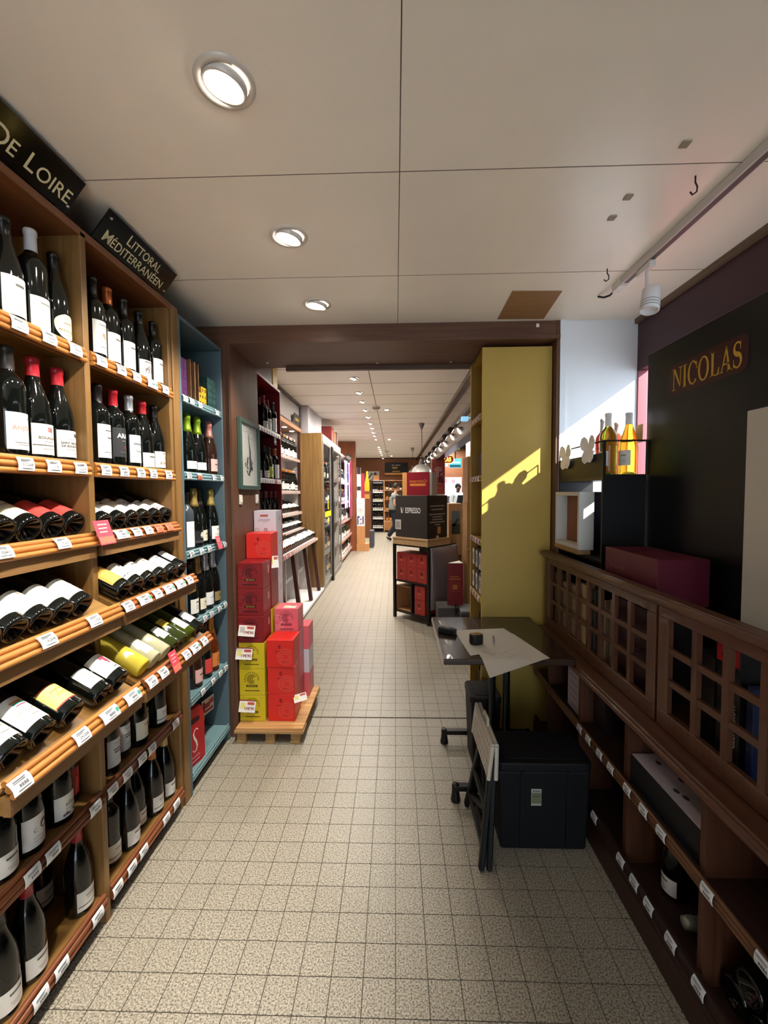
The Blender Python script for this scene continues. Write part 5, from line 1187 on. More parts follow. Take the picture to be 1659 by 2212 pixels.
# ================================================================== CEILING FITTINGS OF ROOM 1
BULB = mat('fff4e4', .4, emit=14); TRIM = mat('cfcac2', .35, metal=.15)
def downlight(x, y, z, label, r=.072, e=26, aim=(-1.12, None, 1.0), tilt=(-13, 4), lod=0, group='recessed spotlights', spot=95):
    o = thing('recessed_spotlight', label, 'ceiling light', (x, y, z), group=group); n = 12 if lod else 28
    part(MB().lathe([(r*.74, -.001), (r*.76, -.006), (r*.97, -.005), (r, -.001), (r, 0)], n), 'trim_ring', TRIM, o)
    R = Matrix.Rotation(radians(tilt[0]), 4, 'Y') @ Matrix.Rotation(radians(tilt[1]), 4, 'X')
    R = Matrix.Rotation(-radians(tilt[0]), 4, 'Y') @ Matrix.Rotation(radians(tilt[1]), 4, 'X')
    g = part(MB().lathe([(r*.73, .004), (r*.73, -.009), (r*.70, -.013), (r*.62, -.012), (r*.56, -.004), (r*.5, -.006)], n, M=R), 'gimbal', TRIM, o)
    part(MB().lathe([(r*.5, -.006), (r*.44, -.014), (r*.3, -.020), (0, -.024)], n, M=R), 'bulb', BULB, g)
    if e:
        a = Vector((aim[0], y if aim[1] is None else aim[1], aim[2]))
        l = lamp('spotlight_beam', 'SPOT', (0, 0, -.03), e, (1, .93, .83), None, .03, spot, .7)
        l.parent = o; l.rotation_euler = (a-Vector((x, y, z-.03))).to_track_quat('-Z', 'Y').to_euler()
    return o
for i, y_ in enumerate((-1.4, -.8, -.17, .436, 1.044, 1.65, 2.233)):
    downlight(-.404, y_, ZC, 'round recessed spotlight in the front room ceiling, %s' % ('behind the viewer, %s from the rear wall' % ORD[i] if i < 4 else ('largest in view' if i == 4 else 'middle of the three in view' if i == 5 else 'nearest the partition')), e=42)
# lighting track with one white spot head
tk = thing('lighting_track', 'white lighting track on the ceiling along the window side', 'lighting track', (1.06, 1.2, ZC))
part(bx(1.045, 1.078, -.6, 2.02, ZC-.034, ZC-.001), 'rail', mat('c9c4c2', .35), tk, world=True, bevel=.002)
part(bx(1.052, 1.071, -.6, 2.0, ZC-.0352, ZC-.0338), 'slot', mat('55504e', .5), tk, world=True)
part(bx(1.043, 1.08, 2.02, 2.09, ZC-.037, ZC-.001), 'feed_end', mat('d9d6d4', .4), tk, world=True)
part(MB().tube([(1.06, 2.09, ZC-.02), (1.055, 2.13, ZC-.03), (1.045, 2.17, ZC-.022), (1.03, 2.2, ZC-.004)], .005, 6), 'cable', mat('151414', .5), tk, world=True)
sp = thing('track_spot', 'white cylindrical spot head hanging from the lighting track', 'spotlight', (1.062, 1.86, 2.2))
part(bx(1.05, 1.075, 1.80, 1.90, ZC-.062, ZC-.036), 'adapter', mat('d5d2d0', .35), sp, world=True, bevel=.002)
part(MB().tube([(1.062, 1.84, ZC-.06), (1.062, 1.84, 2.33)], .006, 8), 'stem', mat('c9c6c4', .35), sp, world=True)
R = Matrix.Translation((1.075, 1.83, 2.305)) @ Matrix.Rotation(radians(172), 4, 'X') @ Matrix.Rotation(radians(-10), 4, 'Y')
part(MB().lathe([(0, -.045), (.034, -.045), (.036, -.042), (.036, .05), (.034, .052), (.03, .04), (0, .035)], 20, M=R), 'head', mat('d8d9dc', .3), sp, world=True)
for dz in (.01, .022, .034): part(MB().lathe([(.0362, dz), (.0368, dz+.002), (.0362, dz+.004)], 20, M=R), 'cooling_groove', mat('9a9da2', .3), sp, world=True)
solo(MB().add([(.58, 2.127, ZC-.004), (.825, 2.137, ZC-.004), (.85, 2.465, ZC-.004), (.588, 2.458, ZC-.004), (.58, 2.127, ZC-.0005), (.825, 2.137, ZC-.0005), (.85, 2.465, ZC-.0005), (.588, 2.458, ZC-.0005)], [(3, 2, 1, 0), (4, 5, 6, 7), (0, 1, 5, 4), (1, 2, 6, 5), (2, 3, 7, 6), (3, 0, 4, 7)]), 'ceiling_hatch', wood('84603c', '957049', 'x', .5), 'brown square hatch plate screwed to the ceiling near the partition', 'hatch')
for i, (x_, y_) in enumerate(((.946, 1.39), (.945, 1.937))):
    solo(MB().tube([(x_, y_, ZC-.001), (x_, y_, ZC-.02), (x_+.01, y_+.005, ZC-.03), (x_+.012, y_+.01, ZC-.042), (x_, y_+.012, ZC-.05), (x_-.01, y_+.008, ZC-.044)], .0025, 6), 'ceiling_hook', mat('2a2625', .4, metal=.6), 'small dark hook in the ceiling, %s' % ('nearer the viewer' if i == 0 else 'nearer the partition'), 'hook', 'ceiling hooks')
for i, (px, py) in enumerate(((1357, 425), (1322, 470), (1480, 310))):
    p = onZ(px, py, ZC); solo(bx(p.x-.012, p.x+.012, p.y-.012, p.y+.012, ZC-.004, ZC-.0005), 'adhesive_pad', mat('8f8672', .6), 'small adhesive square on the ceiling near the track, %s' % ('middle' if i == 0 else 'furthest' if i == 1 else 'nearest'), 'pad', 'adhesive squares on the ceiling')
# ================================================================== BACK ROOM: red shelf
RED = mat('7d1620', .4); REDD = mat('3a0a10', .5)
ru = thing('red_shelf_unit', 'dark red painted wine shelf just beyond the opening', 'shelving', (-1.25, 3.6, 0))
def R_p(mb, name, m=RED, **k): return part(mb, name, m, ru, world=True, **k)
RX, RY0, RY1 = -1.10, 3.05, 4.045
R_p(bx(-1.42, -1.405, RY0, RY1, 0, 2.46), 'back_panel', REDD)
R_p(bx(-1.405, RX, RY1-.022, RY1, 0, 2.46), 'side_panel', bevel=.001); R_p(bx(-1.405, RX, RY0, RY0+.022, 0, 2.46), 'side_panel', bevel=.001)
R_p(bx(-1.405, RX, RY0, RY1, 2.46, 2.482), 'top_board', bevel=.001)
RZ = [2.062, 1.635, 1.235, .86, .48, .1]
GR = 'bottles on the red shelf'
for i, z in enumerate(RZ):
    s_ = R_p(bx(-1.405, RX-.006, RY0+.023, RY1-.023, z-.03, z-.012), 'shelf_board', REDD)
    part(bx(RX-.006, RX, RY0+.023, RY1-.023, z-.045, z-.004), 'lip', RED, s_, world=True)
    if i < 3:
        for j in range(9):
            price_tag((RX+.003, RY1-.07-j*.07, z-.024), 'price tag on the red shelf, %s from its far end on the %s lip' % (ORD[j], ORD[i]), 5, w=.052, h=.042, col='d9705e' if (i, j) in ((1, 2),) else 'e9ecef', group='price tags on the red shelf')
def rb(px, py, i, label, kind='bordeaux', X=-1.17, **k):
    R = PROF[kind][0]*k.get('s', 1)+.001; X = min(X, -1.108-R); p = onX(px, py, X); queue(('red', i), X, p.y, RZ[i]-.0115, R, (-1.40, -1.1075, RY0+.024, RY1-.024), -10, label, dict(k, kind=kind, group=GR))
rb(565, 880, 0, 'bottle with red capsule at the near end of the red top shelf', cap='7d1a22', sty='plain_tall')
rb(570, 890, 0, 'bottle with low white label second on the red top shelf', cap='8e1f28', sty='low', X=-1.14)
rb(577, 890, 0, 'bottle with tall white label on the red top shelf', cap='8e1f28', sty='plain_tall')
rb(588, 900, 0, 'bottle with pale green label and grey capsule on the red top shelf', cap='2b3233', sty='whitel', X=-1.15)
rb(597, 900, 0, 'dark grey bottle at the far end of the red top shelf', cap='3f5a58', glass='grey', X=-1.2)
rb(562, 1000, 1, 'bottle with silver collar at the near end of the second red shelf', 'burgundy', cap='1a1616', sty='low')
rb(569, 1005, 1, 'bottle with silver collar and white label on the second red shelf', 'burgundy', cap='22201f', sty='low', X=-1.15)
rb(579, 1010, 1, 'green glass bottle with lime label on the second red shelf', 'burgundy', cap='151515', sty='limey', glass='olive', X=-1.14)
rb(586, 1005, 1, 'bottle with tall white label on the second red shelf', cap='2a2725', sty='whitel', X=-1.17)
rb(594, 1008, 1, 'bottle with copper capsule and white label on the second red shelf', cap='b06a3c', sty='whitel', X=-1.15)
rb(601, 1005, 1, 'bottle with red figure label at the far end of the second red shelf', cap='2a1f1f', sty='redfig', X=-1.18)
for j, (px, cp) in enumerate(((565, '1d1a1a'), (571, '5a1420'), (577, '6a1824'), (583, '6a1824'), (590, '6a1824'), (597, '6a1824'))):
    rb(px, 1080, 2, 'bottle with cream collar on the third red shelf, %s from the near end' % ORD[j], 'burgundy', cap=cp, sty='low', X=-1.16+.02*(j % 2))
flush()
o = thing('shelf_sign', 'small grey sign hanging under the top red shelf lip', 'sign', (RX+.006, 3.83, 1.95)); c = part(bx(RX+.002, RX+.006, 3.79, 3.87, 1.945, 2.015), 'plate', mat('3a3a3a', .4), o, world=True)
mb = MB(); flat(mb, *rect2(-.022, .022, -.008, .006), frame((RX+.0065, 3.83, 1.975), (0, 1, 0), (0, 0, 1))); part(mb, 'print', mat('d9d9d9', .5), c, world=True)
solo(bx(-1.30, -1.12, 3.88, 4.03, 2.4825, 2.70), 'wooden_crate', wood('c9a04a', 'd9b25e', 'z', .5), 'pale yellow wooden wine crate on top of the red shelf', 'crate', bevel=.002)
carton(-1.32, -1.12, 3.3, 3.85, 2.4825, 2.64, '4a0f18', 'dark red carton on top of the red shelf beside the wine crate')
# ---- rack unit
rk = thing('rack_unit', 'white and brown wine rack with slanted posts beyond the red shelf', 'shelving', (-1.5, 5.2, 0))
BRZ = wood('3c1c16', '4a261c', 'z', .4); GRY = mat('cfcac8', .5)
def K_(mb, name, m, **k): return part(mb, name, m, rk, world=True, **k)
KY0, KY1 = 4.06, 6.285
K_(bx(-1.80, -1.78, KY0, KY1, .0, 2.42), 'back_panel', GRY)
K_(bx(-1.78, -1.42, KY1-.02, KY1, .0, 2.42), 'end_panel', GRY)
K_(bx(-1.45, -1.415, KY1-.055, KY1-.02, 1.0, 2.42), 'front_post', BRZ)
K_(bx(-1.78, -1.40, KY0, KY1, 2.40, 2.455), 'light_pelmet', wood('8a5c38', '9c6c44', 'y', .45), bevel=.002)
for y_ in (4.6, 5.3, 5.7, 6.1): K_(MB().lathe([(0, -.004), (.03, -.004), (.034, 0)], 10, M=Matrix.Translation((-1.5, y_, 2.40))), 'cabinet_light', mat('fff0dc', .4, emit=6), )
for z in (2.0, 1.54):
    s_ = K_(bx(-1.78, -1.428, KY0, KY1-.06, z-.03, z-.012), 'shelf_board', GRY)
    part(bx(-1.428, -1.42, KY0, KY1-.02, z-.05, z-.004), 'lip', wood('8a4a3a', '9a5a48', 'y', .4), s_, world=True)
    for j in range(14):
        price_tag((-1.416, KY1-.10-j*.088, z-.026), 'price tag on the rack unit, %s from the far end on the %s shelf lip' % (ORD[j], 'upper' if z > 1.8 else 'lower'), 5, w=.06, h=.04, col='dccfc8', group='price tags on the rack unit')
RC = ['e8e2d8', '9a8f86', 'c99a2a', '8a3a2a', 'b0763a', 'd6d0c6', '5a4a42', 'c9c4bc']
for zi, z in enumerate((2.0, 1.54)):
    for j in range(13):
        bottle(stand(-1.49, 5.20+j*.082, z-.0115, -20), 'bottle on the %s rack unit shelf, %s from the near end' % (('upper', 'lower')[zi], ORD[j]), 'burgundy' if zi else 'bordeaux', cap=random.choice(RC) if zi == 0 else random.choice(['c98a2a', 'd6a890', 'b8762a', 'caa59a']), sty=random.choice(['plain', 'plain_tall', 'cream', 'picture']), lod=1, group='bottles standing on the rack unit')
def rack2(x, z, y0, tl, n, nm, cols, pitch=.084, amber=0):
    t = radians(tl)
    M = frame((x-.012, (y0+KY1-.02)/2, z-.014), (0, 1, 0), (-cos(t), 0, sin(t))); hw = (KY1-.02-y0)/2
    s_ = K_(bx(-hw, hw, 0, .33, -.014, 0, M=M), 'sloping_rack', GRY)
    part(bx(x-.012, x+.004, y0, KY1-.02, z-.045, z), 'lip', wood('8a4a3a', '9a5a48', 'y', .4), s_, world=True)
    y = KY1-.075
    for j in range(n):
        b = lay((x-.022, y, z-.014+.010*math.tan(t)+.0375/cos(t)+.0005), tl)
        am = j >= n-amber
        bottle(b, 'lying bottle on the %s rack, %s from the far end' % (nm, ORD[j]), 'bordeaux', cap='2a2422', glass='amber' if am else 'dark', sty='plain' if am else cols[j % len(cols)], lod=1, group='bottles lying on the rack unit')
        price_tag((x+.008, y, z-.02), '%s price tag on the %s rack, %s from the far end' % ('pink' if am else 'white', nm, ORD[j]), 12, w=.06, h=.04, col='d98a8a' if am and j % 2 == 0 else 'dccfc8', group='price tags on the rack unit')
        y -= pitch
rack2(-1.41, 1.235, KY0, 26, 13, 'upper sloping', ['plain_tall', 'cream', 'plain_tall'])
rack2(-1.375, .995, KY0, 26, 13, 'middle sloping', ['plain_tall', 'plain_tall', 'plain'])
rack2(-1.18, .838, KY0, 24, 24, 'lowest sloping', ['plain_tall', 'plain', 'cream', 'plain_tall'], amber=7)
for y_ in (4.38, 4.97, 5.62, 6.2):
    K_(MB().bar((-1.13, y_-.12, .075), (-1.24, y_+.0, .79), .05, .045, up=(1, 0, 0)), 'slanted_post', BRZ)
    K_(bx(-1.78, -1.32, y_-.01, y_+.01, .07, .79), 'partition', GRY)
K_(bx(-1.78, -1.09, KY0, KY1, .04, .07), 'floor_board', mat('dedad8', .4))
K_(bx(-1.115, -1.10, KY0, KY1, 0, .04), 'plinth', mat('4a4442', .4))
for i, y0_ in enumerate((4.40, 5.0, 5.66)):
    s_ = K_(bx(-1.76, -1.36, y0_, y0_+.5, .40, .415), 'inner_shelf', GRY)
    for j in range(4): price_tag((-1.354, y0_+.12+j*.085, .405), 'price tag, %s of four on the %s inner shelf under the rack' % (ORD[j], ORD[i]), 5, w=.055, h=.04, group='price tags under the rack')
bottle(stand(-1.45, 4.75, .0705), 'amber bottle standing on the floor board under the rack', 'bordeaux', glass='amber', sty='plain', lod=1)
# framed glass panel over the rack with a leaning sign
fg = thing('transom_window', 'dark brown framed glass panel above the rack unit', 'panel', (-1.42, 5.2, 2.456)); FB = wood('2c1912', '3a2219', 'y', .35)
for a in ((KY0, KY1, 2.456, 2.476), (KY0, KY1, ZC2-.042, ZC2-.002), (KY1-.05, KY1, 2.476, ZC2-.042), (KY0, KY0+.05, 2.476, ZC2-.042)): part(bx(-1.435, -1.40, *a), 'frame_member', FB, fg, world=True, bevel=.002)
part(bx(-1.425, -1.42, KY0+.05, KY1-.05, 2.476, ZC2-.042), 'glass', mat('9a9694', .08, spec=.6), fg, world=True)
o = thing('leaning_sign', 'small black sign leaning against the framed panel', 'sign', M=frame((-1.415, 5.95, 2.478), (0, 1, 0), (.3, 0, 1)))
c = part(bx(-.2, .2, 0, .13, 0, .01), 'board', mat('2b2725', .4), o); mb = MB(); [flat(mb, *rect2(-.1+i*.034, -.1+i*.034+.022, .05, .082), Matrix.Translation((0, 0, .0106))) for i in range(6)]; part(mb, 'lettering', mat('b08a2c', .5), c)
# white boxed duct above the fridge
struct(bx(-1.85, -1.30, 6.30, 7.45, 2.40, ZC2), 'trim_1', mat('b9b4b8', .6), 'pale boxed-in duct above the wine fridge', 'duct')
# ---- wine fridge with oak gable
fr = thing('wine_fridge', 'tall glass fronted wine fridge with an oak gable', 'fridge', (-1.3, 7.4, 0))
def F_(mb, name, m, **k): return part(mb, name, m, fr, world=True, **k)
F_(bx(-1.80, -1.10, 6.29, 6.33, 0, 2.40), 'gable', wood('7a5a2c', '94723f', 'z', .45, sc=.7), bevel=.001, label='oak veneer gable panel')
F_(bx(-1.12, -1.10, 6.33, 8.40, 0, .09), 'plinth', mat('6a6662', .3, metal=.4))
F_(bx(-1.80, -1.78, 6.33, 8.40, 0, 2.39), 'back_panel', mat('4a4a4c', .5))
F_(bx(-1.80, -1.09, 6.33, 8.40, 2.28, 2.39), 'top_fascia', mat('8d8a8c', .4))
M_GLS = M_PANE
for i, (a, b) in enumerate(((6.34, 7.10), (7.22, 8.38))):
    d_ = F_(bx(-1.10, -1.094, a+.03, b-.03, .12, 2.25), 'glass_door', M_GLS)
    for q in ((a, a+.03, .09, 2.28), (b-.03, b, .09, 2.28), (a+.03, b-.03, .09, .12), (a+.03, b-.03, 2.25, 2.28)): part(bx(-1.11, -1.085, *q), 'door_frame', mat('9a9794', .3, metal=.5), d_, world=True)
F_(bx(-1.12, -1.06, 7.10, 7.22, 0, 2.28), 'black_mullion', mat('0c0c0d', .3))
for z in (.5, .95, 1.35, 1.75):
    F_(bx(-1.78, -1.14, 6.34, 8.38, z-.012, z), 'wire_shelf', mat('7d7f80', .3, metal=.6))
fi = 0
for z in (.091, .501, .951, 1.351, 1.751):
    for j in range(11):
        y_ = 6.44+j*.175
        if 7.05 < y_ < 7.26: continue
        fi += 1
        bottle(stand(-1.26, y_, z, -30), 'bottle inside the wine fridge, %s from the oak gable on the shelf at %s' % (ORD[j], {.091: 'the bottom', .501: 'knee height', .951: 'waist height', 1.351: 'chest height', 1.751: 'head height'}[z]), random.choice(['spirit', 'champagne', 'bordeaux']), glass=random.choice(['dark', 'spirit', 'brown', 'grey']), cap=random.choice(['c9a24a', '2a2422', 'd6d0c6', 'b5622f']), sty=random.choice(['plain', 'cream', 'low', 'goldcap', None]), lod=1, group='bottles inside the wine fridge')
for i, (y_, z_, w_, h_) in enumerate(((6.78, 1.12, .62, .09), (6.78, 1.24, .07, .16), (6.78, 1.01, .09, .08))):
    solo(bx(-1.0935, -1.092, y_-w_/2, y_+w_/2, z_, z_+h_), 'yellow_tape', mat('e8cf1c', .5), ('long yellow tape strip', 'short upright yellow tape strip', 'small yellow sticker')[i]+' on the fridge door', 'tape', 'yellow tape on the fridge')
F_(MB().tube([(-1.075, 7.30, 1.0), (-1.055, 7.30, 1.02), (-1.055, 7.30, 1.4), (-1.075, 7.30, 1.42)], .008, 6), 'handle', mat('c9c9c9', .25, metal=.9))
for i, (y_, w_, h_, col, nm) in enumerate(((7.55, .25, .32, '7a2a22', 'red'), (7.85, .22, .26, '9c5a2c', 'orange brown'), (8.15, .2, .3, '5a2f24', 'brown'))):
    carton(-1.35, -1.12, y_-w_/2, y_+w_/2, 2.3905, 2.3905+h_*.9, col, nm+' carton on top of the wine fridge')
# ---- shelf run beyond the fridge with light rods
s3 = thing('wine_shelf_run', 'white lipped wine shelves beyond the fridge', 'shelving', (-1.4, 9.6, 0))
def S3(mb, name, m, **k): return part(mb, name, m, s3, world=True, **k)
S3(bx(-1.80, -1.78, 8.42, 10.72, 0, 2.3), 'back_panel', mat('4a3226', .5)); S3(bx(-1.78, -1.14, 8.42, 8.45, 0, 2.3), 'side_panel', mat('b9b2aa', .5)); S3(bx(-1.78, -1.30, 9.3, 9.33, .1, 2.3), 'partition', mat('b9b2aa', .5))
for i, z in enumerate((2.3, 1.72, 1.30, .88, .48, .12)):
    s_ = S3(bx(-1.78, -1.135, 8.45, 10.70, z-.02, z), 'shelf_board', mat('c9c0b8', .5)); part(bx(-1.135, -1.12, 8.45, 10.70, z-.035, z+.02), 'lip', mat('d0a09a', .4), s_, world=True)
    if z < 2.2:
        for j in range(14):
            bottle(stand(-1.20, 8.55+j*.16, z+.0005, -30), 'bottle on the shelf run beyond the fridge, %s from the fridge on the %s shelf' % (ORD[j], ORD[5-i]), random.choice(['bordeaux', 'burgundy', 'spirit']), glass=random.choice(['dark', 'brown', 'spirit', 'olive', 'grey']), cap=random.choice(['8a1a22', 'c9a24a', '2a2422', 'd6d0c6', 'd8c23a']), sty=random.choice(['plain_tall', 'plain', 'cream', 'rosel', 'whitel', 'stripe']), lod=1, group='bottles on the shelf run')
NEON = mat('b9a4ff', .4, emit=3.2)
for i, y_ in enumerate((9.12, 9.42, 9.88)):
    o = thing('light_rod', 'violet vertical light rod, %s from the fridge' % ORD[i], 'light', (-1.09, y_, 1.17), group='violet light rods')
    part(MB().tube([(0, 0, 0), (0, 0, 1.0)], .010, 8), 'tube', NEON, o); part(MB().lathe([(0, 0), (.018, 0), (.018, .03), (0, .03)], 8, M=Matrix.Translation((0, 0, 1.0))), 'end_cap', mat('c9d4ff', .4, emit=5), o); part(MB().lathe([(0, -.03), (.018, -.03), (.018, 0), (0, 0)], 8), 'foot_cap', mat('4a4a55', .4), o)
o = thing('tilted_sign', 'black tilted sign above the violet light rods', 'sign', M=frame((-1.10, 9.55, 2.22), (0, 1, 0), (.6, 0, 1))); c = part(bx(-.5, .5, 0, .17, -.01, 0), 'board', mat('2a2725', .3), o)
mb = MB(); [flat(mb, *rect2(-.4+i*.09, -.4+i*.09+.06, .05, .12), Matrix.Translation((0, 0, .0006))) for i in range(9)]; part(mb, 'lettering', mat('8d8680', .5), c)
solo(bx(-1.11, -1.085, 10.05, 10.62, .92, 2.25), 'magenta_banner', mat('93264a', .4), 'magenta banner panel next to the violet light rods', 'banner')
struct(bx(-1.80, -1.02, 10.73, 10.95, 0, ZC2), 'wall_pillar', wood('7c3f20', '93512c', 'z', .4), 'orange brown wooden pillar at the end of the shelf run', 'pillar')
# floor display
fd = thing('floor_display', 'white printed floor display on a pale wooden base by the pillar', 'display', (-.86, 10.86, 0))
D_ = lambda mb, name, m, **k: part(mb, name, m, fd, world=True, **k)
LW = wood('b97d48', 'cd9560', 'z', .5)
D_(bx(-1.01, -.69, 10.72, 10.98, 0, .19), 'plinth', LW, bevel=.002); D_(bx(-1.005, -.80, 10.74, 10.96, .19, .64), 'column', LW, bevel=.002)
c = D_(bx(-1.0, -.80, 10.735, 10.96, .64, 1.36), 'printed_case', mat('e3d9d6', .5))
mb = MB(); Mq = frame((-.9, 10.734, 1.06), (1, 0, 0), (0, 0, 1)); flat(mb, *ring2(.055, .062, 18), Mq); flat(mb, *rect2(-.025, .025, -.012, .012), Mq); flat(mb, *rect2(-.06, .06, .165, .172), Mq)
part(mb, 'crest', mat('8d8a90', .5), c, world=True)
mb = MB()
flat(mb, *rect2(-.085, -.055, -.38, -.16), Mq); flat(mb, *rect2(-.055, -.02, -.2, -.16), Mq); flat(mb, *rect2(.05, .08, -.36, -.16), Mq); flat(mb, *disc2(.018, 10), Mq, .01, -.24); flat(mb, *disc2(.018, 10), Mq, .01, -.35)
part(mb, 'blue_print', mat('2f3a78', .5), c, world=True)
c = D_(bx(-1.0, -.89, 10.86, 10.89, 1.36, 2.16), 'back_card', mat('cfc9c4', .5)); D_(bx(-.888, -.80, 10.86, 10.89, 1.36, 2.0), 'side_card', mat('9c2436', .5))
mb = MB(); Mq = frame((-.945, 10.859, 1.76), (1, 0, 0), (0, 0, 1)); flat(mb, *rect2(-.05, .05, .22, .4), Mq); flat(mb, *rect2(-.05, .05, -.2, -.1), Mq); part(mb, 'photo_print', mat('2c2827', .5), c, world=True)
solo(bx(-.72, -.60, 11.4, 11.9, 0, .46), 'grey_bin', mat('43464c', .5), 'dark grey bin on the floor behind the floor display', 'bin', bevel=.01)
# ---- end of the room
bf = thing('bottle_cooler', 'narrow black shelf of beer bottles against the far wall', 'cooler', (-.67, 16.2, 0)); BK2 = mat('100d0e', .4)
E_ = lambda mb, name, m, **k: part(mb, name, m, bf, world=True, **k)
E_(bx(-.90, -.45, 16.36, 16.39, 0, 1.95), 'back_panel', BK2); E_(bx(-.90, -.885, 16.05, 16.36, 0, 1.95), 'side_panel', BK2); E_(bx(-.465, -.45, 16.05, 16.36, 0, 1.95), 'side_panel', mat('8a4a30', .4)); E_(bx(-.90, -.45, 16.05, 16.36, 1.95, 1.97), 'top_board', mat('d9d2c8', .4))
c = E_(bx(-.885, -.465, 16.05, 16.07, 1.82, 1.95), 'header', BK2); mb = MB(); [flat(mb, *rect2(-.17+i*.024, -.17+i*.024+.017, -.014, .014), frame((-.675, 16.049, 1.875), (1, 0, 0), (0, 0, 1))) for i in range(14)]; part(mb, 'lettering', mat('d9d9d9', .5), c, world=True)
for i, z in enumerate((1.52, 1.185, .85, .51, .17)):
    s_ = E_(bx(-.885, -.465, 16.06, 16.36, z-.02, z), 'shelf_board', BK2); part(bx(-.87, -.48, 16.05, 16.058, z-.03, z+.01), 'price_strip', mat('d9d4cc', .5), s_, world=True)
    for j in range(6):
        bottle(stand(-.845+j*.068, 16.14, z+.0005, -90), 'beer bottle in the far black shelf, %s from the left on the %s shelf' % (ORD[j], ORD[i]), 'bordeaux', glass=random.choice(['dark', 'brown', 'brown']), cap=random.choice(['c9c4bc', '2a2422', 'b8862a']), sty=('whitel', 'cream', 'plain', 'picture', 'plain')[i] if not (i == 0 and j > 2) else 'pinkl', s=.72, lod=1, group='beer bottles in the far shelf')
b2 = thing('back_shelf', 'pale wooden shelf of bottles against the far wall beside the beer shelf', 'shelving', (-.1, 16.2, 0)); PW2 = wood('b98d5c', 'cda374', 'x', .5)
G_ = lambda mb, name, m, **k: part(mb, name, m, b2, world=True, **k)
G_(bx(-.44, -.42, 16.05, 16.39, 0, 1.97), 'side_panel', PW2); G_(bx(.34, .36, 16.05, 16.39, 0, 1.97), 'side_panel', PW2); G_(bx(-.42, .34, 16.37, 16.39, 0, 1.97), 'back_panel', wood('a0704a', 'b5825a', 'x', .5)); G_(bx(-.42, .34, 16.05, 16.37, .05, .40), 'drawer_front', wood('8a5a30', '9c6a3a', 'x', .5))
for i, z in enumerate((1.97, 1.60, 1.25, .80, .42)):
    G_(bx(-.42, .34, 16.05, 16.37, z-.02, z), 'shelf_board', PW2)
    if 0 < i:
        for j in range(5):
            bottle(stand(-.32+j*.13, 16.15, z+.0005, -90), 'bottle on the far pale shelf, %s from the left on the %s board' % (ORD[j], ORD[i]), 'burgundy', cap='2a2422', sty=random.choice(['low', 'plain', 'orangel']), lod=1, group='bottles on the far pale shelf')
o = thing('menu_board', 'black menu board with gold lettering high on the far wall', 'sign', (.04, 16.35, 2.27)); c = part(bx(-.41, .48, 16.33, 16.38, 2.26, 2.65), 'board', mat('141312', .35), o, world=True)
mb = MB(); Mq = frame((.02, 16.329, 2.45), (1, 0, 0), (0, 0, 1)); [flat(mb, *rect2(-.16+i*.034, -.16+i*.034+.022, .085, .125), Mq) for i in range(10) if i != 3]; part(mb, 'white_lettering', mat('cfcabf', .5), c, world=True)
mb = MB(); flat(mb, *rect2(-.14, .06, -.03, .04), Mq); flat(mb, *rect2(-.14, .16, -.16, -.11), Mq); part(mb, 'gold_bars', mat('c99a3a', .5), c, world=True)
solo(bx(-.41, .48, 16.2, 16.39, 2.19, 2.255), 'light_shelf', wood('c98f48', 'd9a35c', 'x', .5), 'lit wooden shelf under the menu board', 'shelf')
o = thing('wall_poster', 'black and white poster above the beer shelf', 'poster', (-.86, 16.39, 1.98)); c = part(bx(-1.09, -.63, 16.38, 16.398, 1.98, 2.33), 'sheet', mat('d8d6d2', .5), o, world=True)
mb = MB(); Mq = frame((-.86, 16.379, 2.15), (1, 0, 0), (0, 0, 1)); flat(mb, *stroke2([(-.2, -.1), (-.05, .1), (.0, .05)], .05), Mq); flat(mb, *disc2(.06, 12), Mq, .08, .08); part(mb, 'drawing', mat('3a3838', .5), c, world=True)
carton(-.85, -.62, 16.1, 16.3, 1.9705, 2.16, 'c48a5a', 'tan carton on top of the beer shelf')
o = thing('bottle_standee', 'yellow bottle shaped cardboard standee at the far left', 'standee', (-.95, 14, 1.5)); mb = MB()
mb.prism([(-.075, 0), (.075, 0), (.085, .25), (.03, .5), (.03, .66), (-.03, .66), (-.03, .5), (-.085, .25)], -.01, .01, M=Matrix(((1, 0, 0, -.945), (0, 0, -1, 14), (0, 1, 0, 1.55), (0, 0, 0, 1)))); part(mb, 'yellow_cutout', mat('d8a41c', .5), o, world=True)
part(bx(-1.05, -.83, 13.9, 14.1, 0, 1.55), 'wooden_pedestal', wood('6a3a20', '7c4a2a', 'z', .5), o, world=True); part(bx(-1.04, -.86, 13.89, 13.9, 1.3, 1.45), 'gold_plate', mat('b98a3a', .5), o, world=True)
# ---- central display, rotated
cdp = thing('metal_display', 'black metal display frame with red gift boxes in the middle of the back room', 'display', (.345, 5.03, 0), math.atan2(-.376, .396))
